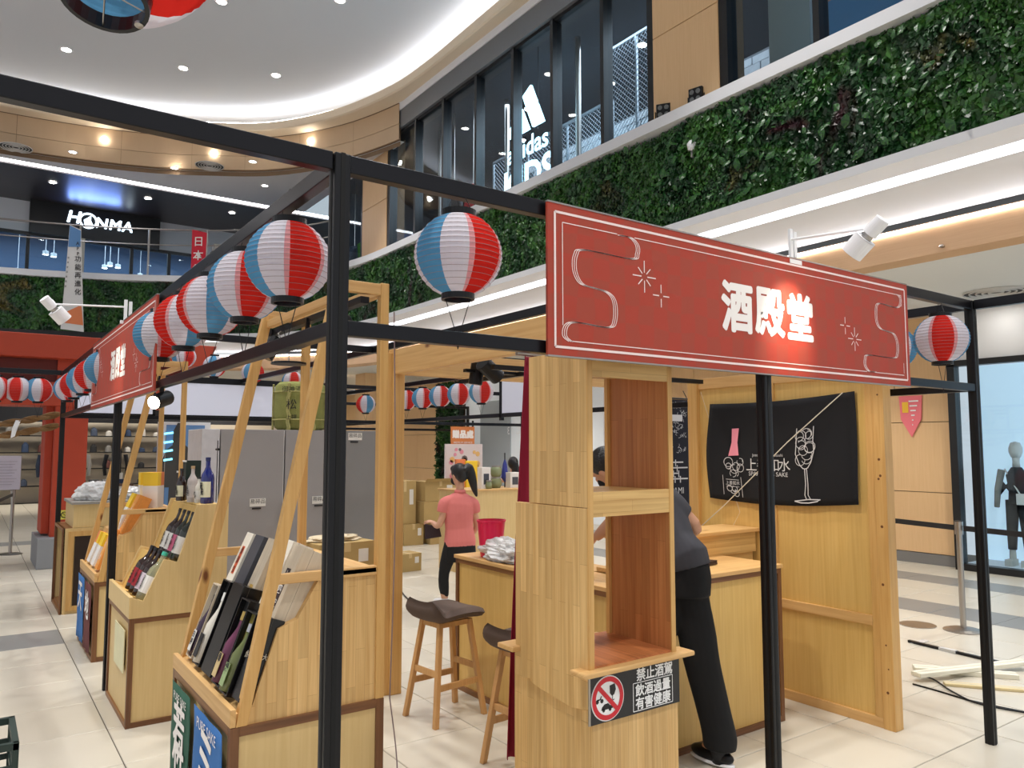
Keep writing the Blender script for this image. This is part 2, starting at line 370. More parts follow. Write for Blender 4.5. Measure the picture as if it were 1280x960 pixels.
gs = q.a('ShaderNodeBsdfGlossy'); gs.inputs['Roughness'].default_value = .02; fr = q.a('ShaderNodeLayerWeight'); fr.inputs[0].default_value = .5
pw = q.a('ShaderNodeMath', operation='POWER'); pw.inputs[1].default_value = 4; q.k(fr.outputs['Facing'], pw.inputs[0])
mt = q.a('ShaderNodeMath', operation='MULTIPLY_ADD'); mt.inputs[1].default_value = .45; mt.inputs[2].default_value = .03; q.k(pw.outputs[0], mt.inputs[0])
q.k(mt.outputs[0], mx.inputs[0]); q.k(tr.outputs[0], mx.inputs[1]); q.k(gs.outputs[0], mx.inputs[2]); q.k(mx.outputs[0], q.n['Material Output'].inputs[0])
GLASS = gl
ys = [17.6, 16.97, 15.78]; 
for a, b in ((20, 17.6), (17.6, 16.97), (16.97, 15.78), (14.44, 13.28), (13.28, 12.18), (12.18, 11.03), (11.03, 9.91), (9.91, 8.87), (8.87, 7.73), (7.73, 6.79), (5.62, 4.42), (4.42, 3.3), (3.3, 2.2), (2.2, 1.1), (1.1, 0)):
    part(frame, 'pane', MB().box(7.10, 7.112, b, a, 5.78, 8.24), GLASS)
for y0, y1, nm in ((6.79, 5.62, 0), (15.78, 14.44, 1)):
    w_ = struct('wall_pier', MB().box(7.06, 7.4, y1, y0, 5.7, 8.8), mat('panel_gap', (120, 96, 72), .8))
    for z0, z1 in ((5.72, 6.95), (6.96, 8.78)):
        part(w_, 'wood_panel', MB().box(7.0, 7.07, y1+.06, y0-.06, z0, z1), MALLWOOD, bevel=.004)
m = MB(); m.box(7.0, 7.3, -3, 20, 8.28, 8.66); struct('trim_5', m, mat('grey_steel_lintel', (112, 114, 118), .4, .2, noise=.12, nscale=1))
m = MB(); m.box(6.98, 7.4, -3, 20, 8.66, 8.82); struct('trim_6', m, WALLW)
# interior of the upper shop
struct('wall_right_upper', MB().box(11.5, 11.6, -3, 18.5, 5, 8.3), mat('upper_shop_wall', (58, 66, 78), .8))
struct('wall_back_upper', MB().box(7.3, 11.5, 18.4, 18.5, 5, 8.3), mat('upper_shop_wall2', (70, 74, 82), .8))
for i, (y, x) in enumerate(((6.9, 8.9), (8.6, 8.7), (9.9, 9.2), (11.6, 8.6), (12.9, 9.4), (4.6, 8.6))):
    t = thing('pendant_lamp', (x, y, 8.3), 'small round lit ceiling lamp inside the upper shop, %s from the right' % ('third', 'fourth', 'fifth', 'sixth', 'seventh', 'second')[i], 'lamp')
    part(t, 'lens', MB().lathe([(0, -.06), (.07, -.06), (.08, -.03), (.05, 0)], 14), mat('lamp_lens', (255, 246, 230), emit=14), local=True)
    part(t, 'housing', MB().lathe([(.085, -.05), (.1, -.04), (.1, 0)], 14), BLACK, local=True)
light('AREA', (9.2, 10, 8.2), 420, (.8, .9, 1), sx=2.5, sy=8, target=(9.2, 10, 0))
light('AREA', (9.2, 3, 8.2), 160, (.8, .9, 1), sx=2.5, sy=4, target=(9.2, 3, 0))
# wire mesh fence, brick clad rail and pipes behind the glass
def wire_fence(y0, y1, z0, z1, x, lb):
    t = thing('wire_fence', (x, y0, z0), lb, 'fence')
    fr_ = MB()
    for z in (z0, z1): fr_.bar((x, y0, z), (x, y1, z), .04)
    for k in range(4):
        y = y0+(y1-y0)*k/3; fr_.bar((x, y, z0), (x, y, z1), .035)
    part(t, 'frame', fr_, mat('galvanised', (150, 158, 166), .4, .8))
    ms = MB(); H_ = z1-z0; n = int((y1-y0+H_)/.085)
    for k in range(n):
        s_ = y0-H_+k*.085
        for sg in (1, -1):
            a = s_; b = s_+H_
            ya = max(a, y0); yb = min(b, y1)
            if yb <= ya: continue
            za = z0+(ya-a); zb = z0+(yb-a)
            if sg < 0: za, zb = z1-(ya-a), z1-(yb-a)
            ms.bar((x+.01*sg, ya, za), (x+.01*sg, yb, zb), .007)
    part(t, 'wire_mesh', ms, MATS['galvanised'], kind='stuff')
wire_fence(6.9, 8.9, 5.0, 8.1, 8.2, 'tall wire mesh fence inside the upper shop by the wooden pier')
wire_fence(9.0, 12.5, 5.0, 7.4, 8.4, 'lower wire mesh fence inside the upper shop behind the lit logo')
bw = thing('brick_panel', (9.0, 9, 6.4), 'grey brick clad band on the wall inside the upper shop', 'wall panel')
part(bw, 'backing', MB().box(9.0, 9.1, 6.2, 12, 6.55, 7.35).box(9.02, 9.08, 6.3, 6.4, 5, 6.55).box(9.02, 9.08, 11.8, 11.9, 5, 6.55), mat('brick_mortar', (96, 98, 102), .9))
bme = MB().box(-.02, .0, -.14, .14, -.055, .055).data('brick', mat('grey_brick', (182, 184, 188), .8, noise=.2, nscale=6))
for r in range(6):
    for k in range(19):
        o = bpy.data.objects.new('brick', bme); COL.objects.link(o); o.parent = bw; o.location = (R_.uniform(-.02, 0), -2.62+k*.3+(.15 if r % 2 else 0), .22+r*.125)
for i, (x, y) in enumerate(((7.9, 6.95), (7.75, 9.1), (7.8, 13.6), (8.1, 11.6))):
    solo('steel_column', MB().tube([(x, y, 5.0), (x, y, 8.3)], .045, 12), CHROME, 'thin bright steel column inside the upper shop, %s' % ('beside the wooden pier', 'behind the pane right of the lit logo', 'behind the far panes', 'in the middle of the far panes'), 'column') if 0 else \
    solo('steel_column', MB().tube([(x, y, 5.0), (x, y, 8.3)], .045, 12), CHROME, 'thin bright steel column inside the upper shop, '+('beside the wooden pier', 'right of the lit logo', 'behind the far panes', 'left of the lit logo')[i], 'column')
# display niche with posters on the right
pn = thing('poster_wall', (8.0, 4.2, 5.0), 'blue lit picture wall behind the upper glass at top right', 'poster')
part(pn, 'panel', MB().box(8.0, 8.05, 3.0, 5.0, 5.0, 8.2), mat('teal_panel', (40, 92, 128), .5, emit=.25))
part(pn, 'side_panel', MB().box(7.9, 7.95, 5.05, 5.62, 5.0, 8.2), mat('pale_panel', (150, 160, 158), .6))
mm = MB()
for k in range(7): mm.cbox((7.99, 3.2+k*.27, 6.1+.1*(k % 3)), (.005, .12, .16))
for z in (5.9, 6.4, 6.9): mm.box(7.985, 7.99, 3.0, 5.0, z, z+.015)
part(pn, 'picture', mm, mat('poster_marks', (190, 120, 96), .6))
part(pn, 'figure', MB().tube([(7.97, 3.95, 5.7), (7.97, 3.9, 6.3), (7.97, 3.92, 6.6)], [.06, .09, .05], 8), mat('poster_skin', (178, 122, 98), .7))
# lit adidas logo (three slanted bars and lettering) hanging inside the glass
LOGO = mat('lit_logo', (200, 240, 255), emit=5, ecol=(190, 240, 255))
ad = thing('lit_logo_sign', (7.4, 9.95, 5.9), 'glowing white sportswear logo of three slanted bars over lettering behind glass', 'sign')
m = MB(); yc, zb = 10.02, 6.98
def ypt(u, v): return (yc-u, zb+v)
def bar3(a, b, c, d):
    m.prism([ypt(*p) for p in (a, b, c, d)], 'x', 7.38, 7.42)
bar3((-.47, .0), (-.30, .0), (-.42, .22), (-.47, .18)); bar3((-.20, .0), (.08, .0), (-.13, .42), (-.34, .30)); bar3((.18, .0), (.48, .0), (.13, .74), (-.10, .62))
part(ad, 'bars', m, LOGO)
m = MB(); text(m, 'adidas', .47, (7.39, yc-.02, 6.70), (0, -1, 0), (0, 0, 1), offset=.015); part(ad, 'lettering', m, LOGO, label='adidas')
m = MB(); text(m, 'KIDS', .66, (7.39, yc-.02, 6.18), (0, -1, 0), (0, 0, 1), offset=.03); part(ad, 'lettering', m, LOGO, label='KIDS')
m = MB(); m.bar((7.4, 10.3, 6.9), (7.4, 10.3, 8.3), .008); m.bar((7.4, 9.7, 6.9), (7.4, 9.7, 8.3), .008); part(ad, 'hanging_rod', m, BLACK)
light('AREA', (7.3, 9.9, 6.7), 14, (.6, .8, 1), sx=.9, sy=1.4, target=(6, 9.9, 6.7))
# clothes on rails inside far panes
for i, (y, c, nm) in enumerate(((16.9, (96, 150, 60), 'green'), (16.2, (40, 60, 50), 'dark green'), (12.0, (190, 50, 60), 'red'), (17.5, (90, 96, 110), 'grey'), (12.7, (60, 64, 70), 'charcoal'))):
    t = thing('hanging_jacket', (7.6, y, 6.0), '%s jacket hanging inside the upper glass %s' % (nm, 'near the corner' if y > 15 else 'left of the lit logo'), 'jacket')
    part(t, 'body', MB().tube([(0, 0, -.1), (0, 0, .3), (0, 0, .55), (0, 0, .66)], [(.1, .17), (.1, .17), (.09, .19), (.04, .05)], 10), mat('cloth_'+nm.replace(' ', '_'), c, .9), local=True, smooth=True)
    part(t, 'sleeve', MB().tube([(0, -.17, .56), (0, -.24, .3), (0, -.25, .0)], [.055, .05, .045], 8), MATS['cloth_'+nm.replace(' ', '_')], local=True, smooth=True)
    part(t, 'sleeve', MB().tube([(0, .17, .56), (0, .24, .3), (0, .25, .0)], [.055, .05, .045], 8), MATS['cloth_'+nm.replace(' ', '_')], local=True, smooth=True)
    part(t, 'hanger', MB().bar((0, 0, .64), (0, 0, 2.3), .008), CHROME, local=True)
# ------------------------------------------------------------------ far upper shop front (y = 22.8)
ir0 = next(i for i, p in enumerate(FP) if p[1] > 16.5)
fw_ = struct('wall_far_upper', MB().box(-9, 12, 22.8, 23.0, 7.15, 8.0), WALLW)
part(fw_, 'column', MB().box(-9, -7.5, 22.8, 23, 5, 7.2), WALLW)
struct('floor_far_upper', plate(MB(), offs(FP, .2)[ir0:]+[(-9, 27), (12, 27), (12, 18.6), (7.3, 18.6)], 5.0), mat('upper_floor', (120, 120, 122), .5))
struct('wall_far_interior', MB().box(-9, 12, 26.5, 26.6, 5, 8), mat('self_lit_shop_wall', (70, 92, 122), .7, emit=.12, ecol=(60, 90, 130)))  # blue emission in the wall stands in for shop lighting
w2 = struct('window_2', MB().box(-9, 12, 22.75, 22.85, 7.08, 7.16).box(-9, 12, 22.75, 22.85, 5.0, 5.08), MATS['window_black'])
xs = [-9, -6, -3.6, -1.2, .35, 1.0, 2.2, 3.4, 4.35, 5.6, 7.0, 9, 12]
for x in xs: part(w2, 'mullion', MB().box(x-.04, x+.04, 22.74, 22.86, 5.05, 7.1), MATS['window_black'])
for a, b in zip(xs, xs[1:]): part(w2, 'pane', MB().box(a+.04, b-.04, 22.79, 22.8, 5.08, 7.08), GLASS)
hs = thing('shop_sign', (2.5, 22.7, 7.2), 'black shop sign board with glowing white lettering on the far upper floor', 'sign')
part(hs, 'board', MB().box(1.0, 4.05, 22.55, 22.78, 7.12, 7.98), mat('sign_black', (20, 20, 24), .4))
m = MB(); text(m, 'H', .44, (1.98, 22.52, 7.66), (1, 0, 0), (.18, 0, 1), bold=.012); text(m, 'NMA', .38, (2.92, 22.52, 7.60), (1, 0, 0), (.12, 0, 1), bold=.012, spacing=1.12)
m.tube([(2.30+.19*math.cos(a), 22.52, 7.61+.19*math.sin(a)) for a in [2*PI*k/20 for k in range(21)]], .022, 6, False)
m.prism([(2.2, 7.62), (2.28, 7.68), (2.36, 7.76), (2.36, 7.62), (2.42, 7.5), (2.3, 7.44), (2.22, 7.5)], 'y', 22.51, 22.53)
part(hs, 'lettering', m, mat('honma_glow', (220, 240, 255), emit=4), label='HONMA in glowing white')
light('AREA', (3, 24.6, 7.8), 300, (.75, .88, 1), sx=12, sy=2, target=(3, 24.7, 0))  # fill light added to brighten the far shop interior
light('AREA', (2.4, 22.3, 7.7), 14, (.15, .3, 1), sx=1.2, sy=.15, target=(2.4, 21.4, 8.2))
# lights, shelves and blurred stock behind the far panes
for i, (px, py) in enumerate(((57, 318), (67, 321), (95, 314), (138, 318), (148, 319), (97, 300), (131, 328), (22, 340), (175, 346), (161, 355), (5, 262), (22, 278))):
    if i >= 9: continue
    p = ony(px, py, 24.5+.15*i)
    p.z = min(max(p.z, 6.2), 7.0)
    t = thing('shop_spotlight', p, 'bright spotlight inside the far upper shop, '+('first', 'second', 'fourth', 'sixth', 'seventh', 'third', 'fifth', 'leftmost faint', 'rightmost')[i]+' from the left', 'spotlight', 'spotlights inside the far upper shop')
    part(t, 'lens', MB().lathe([(0, 0), (.07, 0), (.07, .02)], 10), MATS['lamp_lens'], local=True)
    part(t, 'housing', MB().lathe([(.075, 0), (.075, .10), (.008, .12), (.006, 8-p.z)], 10), WHITE, local=True)
for i, x in enumerate((-1.5, .6, 2.6, 4.6, 6.6)):
    t = thing('display_shelf', (x, 26.3, 5.0), 'low lit shelf in the far upper shop, %s' % ('leftmost', 'left of the sign', 'under the sign', 'right of the sign', 'rightmost')[i], 'shelf')
    for s_ in (-.82, .82): part(t, 'side_panel', MB().box(s_-.02, s_+.02, -.3, .15, 0, 1.5), WHITE, local=True)
    for z in (.4, .9, 1.4): part(t, 'board', MB().box(-.8, .8, -.3, .15, z, z+.04), mat('pale_shelf', (150, 170, 190), .6, emit=.15), local=True)
    for k in range(8): 
        part(t, 'folded_stock', MB().cbox((-.7+.2*k, 0, .52+.5*(k % 3)), (.15, .2, R_.uniform(.1, .24))), mat('stock_%d' % (k % 4), [(70, 90, 120), (190, 200, 210), (60, 110, 130), (110, 120, 130)][k % 4], .8), local=True)
# curved glass railing on the far gallery
rail = thing('glass_railing', (2, 20.3, 5.76), 'curved glass railing with steel posts and handrails along the far gallery', 'railing')
RPATH = offs(FP, .12)
ir = next(i for i, p in enumerate(FP) if p[1] > 16.0)
rp = RPATH[ir:]
m = MB(); m.tube([(x, y, 6.96) for x, y in rp], .022, 8); part(rail, 'handrail', m, CHROME)
m = MB(); m.tube([(x, y, 6.58) for x, y in rp], .015, 8); part(rail, 'middle_rail', m, CHROME)
for a in range(0, len(rp)-1, 4):
    x, y = rp[a]; part(rail, 'post', MB().box(x-.02, x+.02, y-.02, y+.02, 5.76, 6.95), CHROME)
    sub = rp[a:a+5]
    if len(sub) > 1:
        p = MB(); n = len(sub); p.add([(x, y, 5.8) for x, y in sub]+[(x, y, 6.9) for x, y in sub], [(i, i+1, n+i+1, n+i) for i in range(n-1)]); part(rail, 'glass_pane', p, GLASS)
for i, px in enumerate((98, 272)):
    p = at(px, 320, 18.9 if i == 0 else 19.5)
    solo('gallery_post', MB().box(p.x-.12, p.x+.12, p.y-.12, p.y+.12, 5.0, 6.9), mat('beige_post', (186, 174, 158), .7), 'short beige post behind the railing by the %s hanging banner' % ('white', 'red')[i], 'post')
# ------------------------------------------------------------------ downlights and vents
DL = mat('downlight_glow', (255, 250, 240), emit=30)
def downlight(loc, r, lb, n_=0):
    t = thing('downlight', loc, lb[0], 'ceiling light', lb[1])
    part(t, 'lens', MB().lathe([(0, -.004), (r, -.004), (r, 0)], 16), DL, local=True)
    part(t, 'ring', MB().lathe([(r, -.008), (r*1.3, -.008), (r*1.4, 0)], 16), WHITE, local=True)
for nm, z, pts, r in ((('round downlight recessed in the big grey atrium ceiling', 'downlights in the atrium ceiling'), 9.32, [(83, 62), (229, 85), (345, 94), (277, 2), (425, 0)], .085),
                    (('round downlight in the pale gallery ceiling beyond the wood bulkhead', 'downlights in the pale gallery ceiling'), 8.0, [(91, 190), (218, 210), (316, 202), (331, 232), (257, 181), (372, 172), (128, 174)], .07),
                    (('round downlight in the dark ceiling before the far shop sign', 'downlights in the dark ceiling'), 7.955, [(66, 228), (185, 248), (290, 266)], .075)):
    for kk, (px, py) in enumerate(sorted(pts)):
        p = onz(px, py, z)
        if nm[0].startswith('round downlight in the pale') and not (p.y < 19.7): continue
        if nm[0].startswith('round downlight in the pale') and py < 182:
            p = onz(px, py, z); 
            from mathutils import Vector as _V
            dep = 16.6; p = at(px, py, dep); p.z -= .0
            q_ = min(offs(WP, .375), key=lambda a: (a[0]-p.x)**2+(a[1]-p.y)**2); p.x, p.y = q_
            t = thing('wall_lamp', p, 'small bright lamp on the curved wood bulkhead %s' % ('at left' if px < 200 else 'in the middle' if px < 300 else 'at right'), 'lamp')
            part(t, 'lens', MB().lathe([(0, -.07), (.06, -.05), (.08, 0), (.06, .05), (0, .07)], 12), DL, local=True); continue
        downlight(p, r, (nm[0]+', '+('first', 'second', 'third', 'fourth', 'fifth', 'sixth', 'seventh')[kk]+' from the left', nm[1]))
def vent(loc, r, lb):
    t = thing('ceiling_vent', loc, lb, 'air vent')
    part(t, 'backing', MB().lathe([(0, -.002), (r, -.002)], 24), mat('vent_dark', (70, 68, 66), .8), local=True)
    for k in range(1, 6): part(t, 'ring', MB().lathe([(r*k/5.2, -.004), (r*k/5.2+.012, -.02), (r*k/5.2+.02, -.004)], 24), mat('vent_white', (200, 198, 194), .6), local=True)
vent(onz(1245, 365, 3.6), .36, 'round slotted air vent in the lower ceiling at right')
vent(onz(20, 184, 8.0), .3, 'round slotted air vent in the pale gallery ceiling at far left')
vent(onz(262, 207, 8.0), .3, 'round slotted air vent in the pale gallery ceiling near its middle')
def small_light(p, lb): downlight(p, .11, (lb, None))
small_light(onz(1252, 388, 3.6) if 0 else Vector((10.9, 4.45, 3.6)), 'round white downlight in the lower ceiling at right edge')
for i, (px, py) in enumerate(((592, 470),)):
    p = onz(px, py+4*i, 3.6); p.x = max(p.x, 8.4); small_light(p, 'small downlight in the lower ceiling above the centre lanterns, %s' % ('nearest', 'middle', 'farthest')[i])
sp = onz(1177, 309, 3.9); solo('sprinkler', MB().lathe([(0, -.03), (.03, -.02), (.02, 0)], 8, (7.93, 3.69, 3.73)), CHROME, 'tiny ceiling sprinkler head under the wooden soffit at right', 'sprinkler')
# ------------------------------------------------------------------ ground floor right wall (x = 11.5)
wr = struct('wall_right', MB().box(11.5, 11.7, 5.3, 28, 0, 3.6), mat('panel_gap', (120, 96, 72), .8))
bulkh = MB().box(11.3, 11.5, -3, 5.2, 2.88, 3.6); struct('wall_right_bulkhead', bulkh, WALLW)
for y0 in (5.25, 6.45, 7.65, 8.85, 10.05, 11.25, 18.9, 20.1, 21.3, 22.5, 23.7, 24.9, 26.1):
    for z0, z1 in ((.16, 1.03), (1.04, 2.05), (2.06, 3.6)):
        part(wr, 'wood_panel', MB().box(11.44, 11.51, y0+.004, y0+1.196, z0, z1), MALLWOOD)
struct('baseboard_right', MB().box(11.42, 11.5, 5.2, 12.4, 0, .15), mat('grey_skirting', (120, 118, 116), .6))
# shop window with the mannequin
wn = struct('window_3', MB().box(11.25, 11.4, -3, 5.24, 2.82, 2.9).box(11.25, 11.4, -3, 5.24, 0, .09).box(11.25, 11.4, 5.15, 5.25, 0, 2.9), MATS['window_black'])
for y in (2.6, 0): part(wn, 'mullion', MB().box(11.25, 11.4, y-.04, y+.04, .05, 2.85), MATS['window_black'])
for a, b in ((2.64, 5.15), (.04, 2.56), (-3, -.04)): part(wn, 'pane', MB().box(11.3, 11.31, a, b, .09, 2.82), GLASS)
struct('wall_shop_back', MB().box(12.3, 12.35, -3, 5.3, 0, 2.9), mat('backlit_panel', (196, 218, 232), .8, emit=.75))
struct('floor_shop', MB().box(11.4, 12.35, -3, 5.3, 0, .05), WALLW)
m = MB(); text(m, 'M', .35, (12.29, 4.98, 1.12), (0, -1, 0), (0, 0, 1), offset=.01); solo('wall_letter', m, BLACK, 'black capital letter on the pale back of the mannequin window', 'lettering')
mq = thing('mannequin', (11.95, 4.70, .05), 'white headed mannequin in dark vest and trousers in the right shop window', 'mannequin')
WM = mat('mannequin_white', (226, 222, 216), .5)
m = MB(); m.tube([(0, 0, 1.36), (0, 0, 1.44), (0, 0, 1.50)], [.05, .045, .05], 10); m.lathe([(0, 1.48), (.06, 1.5), (.085, 1.57), (.085, 1.63), (.06, 1.7), (0, 1.72)], 14); part(mq, 'head', m, WM, local=True, smooth=True)
m = MB().tube([(0, 0, .86), (0, 0, 1.05), (0, 0, 1.25), (0, 0, 1.36)], [(.11, .15), (.1, .13), (.12, .19), (.06, .08)], 14); part(mq, 'vest', m, mat('mannequin_vest', (30, 30, 32), .8), local=True, smooth=True)
for s_ in (-1, 1):
    part(mq, 'arm', MB().tube([(0, .19*s_, 1.32), (0, .25*s_, 1.05), (-.08, .24*s_, .8)], [.05, .042, .035], 10), mat('mannequin_sleeve', (150, 146, 138), .9), local=True, smooth=True)
    part(mq, 'trouser_leg', MB().tube([(0, .07*s_, .9), (0, .09*s_, .5), (0, .1*s_, .22)], [.09, .07, .055], 10), mat('mannequin_trousers', (24, 26, 28), .8), local=True, smooth=True)
    part(mq, 'boot', MB().tube([(0, .1*s_, .24), (0, .1*s_, .08)], [.04, .045], 10).box(-.16, .06, .1*s_-.045, .1*s_+.045, 0, .09), mat('mannequin_boot', (196, 192, 182), .7), local=True)
part(mq, 'strap', MB().bar((-.13, .1, 1.34), (-.13, -.1, .95), .03, .01), WM, local=True)
part(mq, 'pouch', MB().box(-.16, -.1, -.16, -.04, .85, 1.0), WM, local=True)
# pink leaf-shaped notice on the wood wall
pk = onx(1138, 500, 11.42); t = thing('wall_notice', (11.42, pk.y, 1.6), 'pink shield-shaped notice with white lines on the wood wall at right', 'notice')
m = MB(); m.prism([(pk.y-.17, 2.45), (pk.y+.17, 2.45), (pk.y+.15, 2.1), (pk.y, 1.84), (pk.y-.15, 2.1)], 'x', 11.41, 11.43); part(t, 'board', m, mat('notice_pink', (236, 120, 130), .7))
m = MB()
for k in range(6): m.box(11.403, 11.408, pk.y-.12+.02*k, pk.y+.02-.01*k, 2.36-.07*k, 2.38-.07*k)
part(t, 'writing', m, WHITE); part(t, 'badge', MB().box(11.403, 11.408, pk.y+.03, pk.y+.12, 2.2, 2.36), mat('badge_yellow', (240, 190, 60), .7))
# white shop beyond (y 12.5..18.8), plant column
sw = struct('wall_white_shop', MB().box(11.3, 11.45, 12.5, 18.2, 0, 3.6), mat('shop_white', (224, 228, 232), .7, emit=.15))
part(sw, 'opening', MB().box(11.27, 11.3, 13.2, 15.0, 0, 2.7), mat('shop_grey', (150, 158, 162), .7)); part(sw, 'frame', MB().box(11.24, 11.3, 15.4, 15.5, 0, 3.2), MATS['window_black'])
part(sw, 'opening', MB().box(11.27, 11.3, 16.0, 17.4, 0, 2.9), mat('shop_grey2', (176, 184, 190), .7))
m = MB(); text(m, '13', .28, (11.2, 15.9, 2.1), (0, 1, 0), (0, 0, 1)); text(m, 'C', .28, (11.2, 15.55, 2.1), (0, 1, 0), (0, 0, 1)); solo('wall_lettering', m, WHITE, 'white mirrored lettering on grey glass beyond the centre lanterns', 'lettering')
struct('wall_pier_far', MB().box(8.3, 8.9, 18.3, 18.9, 0, 3.6), MALLWOOD)
# ------------------------------------------------------------------ far ground floor shops (y > 22)
struct('wall_far', MB().box(-9, 12, 27.5, 27.7, 0, 4.0), mat('far_shop_wall', (216, 204, 186), .8))
struct('ceiling_far', MB().box(-9, 12, 21.9, 28, 3.88, 3.9), mat('far_shop_ceiling', (60, 60, 62), .8))
wf = struct('window_4', MB().box(-9, 8, 23.9, 24.0, 2.35, 3.9), mat('shopfront_header', (56, 56, 60), .6))
for x in (-7, -4.4, -1.6, 3.4, 5.6, 8): part(wf, 'mullion', MB().box(x-.06, x+.06, 23.88, 24.02, 0, 2.4), MATS['window_black'])
light('AREA', (0, 25.5, 3.8), 260, (1, .93, .82), sx=9, sy=2, target=(0, 25.6, 0))
light('AREA', (6.5, 25.5, 3.8), 120, (1, .93, .82), sx=4, sy=2, target=(6.5, 25.6, 0))
SHC = [(30, 30, 34), (60, 70, 90), (120, 118, 116), (190, 186, 180), (44, 60, 88), (90, 50, 44)]
for i, x in enumerate((-4.2, -2.4, -.6, 1.2, 3.0, 4.8)):
    t = thing('shop_shelving', (x, 27.2, 0), 'tall pale shelving with bags in the far ground floor shop, %s' % ('leftmost', 'second from left', 'left of the red column', 'behind the red column', 'right of the red column', 'behind the dark poster')[i], 'shelving')
    for s_ in (-.86, .86): part(t, 'upright', MB().box(s_-.025, s_+.025, -.3, .1, 0, 3.0), BLACK, local=True)
    for z in (.5, 1.0, 1.5, 2.0, 2.5): part(t, 'board', MB().box(-.86, .86, -.3, .1, z, z+.03), BLACK, local=True)
    for z in (.5, 1.0, 1.5, 2.0):
        for k in range(4):
            if R_.random() < .75:
                c = R_.randrange(6); hh = R_.uniform(.12, .3); ww_ = R_.uniform(.2, .34); xx = -.65+.42*k
                part(t, 'bag', MB().tube([(xx, -.1, z+.03), (xx, -.1, z+.03+hh*.7), (xx, -.1, z+.03+hh)], [(ww_/2, .1), (ww_/2*.95, .09), (ww_/2*.4, .03)], 8), mat('stock_c%d' % c, SHC[c], .8), local=True)
for i, (x, y, c) in enumerate(((-.5, 22.9, 1), (.35, 23.2, 4), (1.75, 23.0, 1), (2.4, 23.4, 3), (3.3, 23.3, 0), (-1.5, 23.4, 2))):
    t = thing('far_mannequin', (x, y, 0), 'dressed mannequin at the far ground floor shop, %s' % ('second from left', 'left beside the red column', 'first right of the red column', 'second right of the red column', 'third right of the red column', 'leftmost')[i], 'mannequin')
    part(t, 'head', MB().lathe([(0, 1.62), (.08, 1.68), (.09, 1.76), (.06, 1.86), (0, 1.88)], 10), WM, local=True, smooth=True)
    part(t, 'top', MB().tube([(0, 0, .95), (0, 0, 1.2), (0, 0, 1.5), (0, 0, 1.62)], [(.17, .11), (.15, .1), (.23, .11), (.05, .05)], 10), mat('stock_c%d' % c, SHC[c], .8), local=True, smooth=True)
    for s_ in (-1, 1):
        part(t, 'arm', MB().tube([(.23*s_, 0, 1.48), (.28*s_, 0, 1.2), (.26*s_, -.05, .92)], [.055, .05, .04], 8), mat('stock_c%d' % c, SHC[c], .8), local=True, smooth=True)
        part(t, 'leg', MB().tube([(.09*s_, 0, .98), (.11*s_, 0, .5), (.11*s_, 0, .04)], [.09, .07, .05], 8), mat('stock_c%d' % ((c+3) % 6), SHC[(c+3) % 6], .8), local=True, smooth=True)
for i, (x, y, w_) in enumerate(((-1.0, 21.8, 1.3), (2.6, 21.5, 1.6), (5.0, 22, 1.6))):
    t = thing('display_table', (x, y, 0), 'low display table with folded clothes before the far shop, %s' % ('left', 'middle', 'right')[i], 'table')
    part(t, 'top', MB().box(-w_/2, w_/2, -.4, .4, .72, .78), mat('table_brown', (94, 70, 56), .6), local=True)
    for a, b in ((-1, -1), (1, -1), (-1, 1), (1, 1)): part(t, 'leg', MB().box(a*w_/2*.93-.03, a*w_/2*.93+.03, b*.34-.03, b*.34+.03, 0, .72), BLACK, local=True)
    for k in range(5): part(t, 'folded_clothes', MB().cbox((-w_/2+.2+k*w_/5.6, 0, .83), (.2, .3, .1)), mat('stock_c%d' % k, SHC[k], .8), local=True)
# ------------------------------------------------------------------ living wall foliage
rng = np.random.default_rng(5)
def leafmat():
    m = bpy.data.materials.new('foliage'); m.use_nodes = True; q = N(m); b = q.b; b.inputs['Roughness'].default_value = .4
    tc = q.a('ShaderNodeTexCoord'); n1 = q.a('ShaderNodeTexNoise'); n1.inputs['Scale'].default_value = 1.1; n1.inputs['Detail'].default_value = 3; n1.inputs['Distortion'].default_value = .8
    q.k(tc.outputs['Object'], n1.inputs['Vector'])
    rp = q.a('ShaderNodeValToRGB'); e = rp.color_ramp.elements; e[0].position = .30; e[0].color = lin((74, 34, 44)); e[1].position = .72; e[1].color = lin((118, 104, 46))
    for p, c in ((.37, (34, 66, 38)), (.46, (30, 84, 34)), (.54, (66, 118, 44)), (.60, (44, 92, 44)), (.66, (38, 72, 40))):
        x = e.new(p); x.color = lin(c)
    q.k(n1.outputs['Fac'], rp.inputs[0])
    ge = q.a('ShaderNodeNewGeometry'); r3 = q.a('ShaderNodeMapRange'); r3.inputs['To Min'].default_value = .3; r3.inputs['To Max'].default_value = 1.15
    q.k(ge.outputs['Random Per Island'], r3.inputs['Value'])
    mx = q.a('ShaderNodeVectorMath', operation='SCALE'); q.k(rp.outputs[0], mx.inputs[0]); q.k(r3.outputs[0], mx.inputs['Scale']); q.k(mx.outputs[0], b.inputs['Base Color'])
    return m
FOL = leafmat()
P = np.array(FP); seg_ = np.diff(P, axis=0); L = np.hypot(seg_[:, 0], seg_[:, 1]); cum = np.concatenate([[0], np.cumsum(L)])
def fascia_pts(n, s0, s1):
    s = rng.uniform(s0, s1, n); i = np.clip(np.searchsorted(cum, s)-1, 0, len(L)-1); t = (s-cum[i])/L[i]
    p = P[i]+seg_[i]*t[:, None]; T = seg_[i]/L[i][:, None]; Nn = np.stack([-T[:, 1], T[:, 0]], 1); return s, p, T, Nn
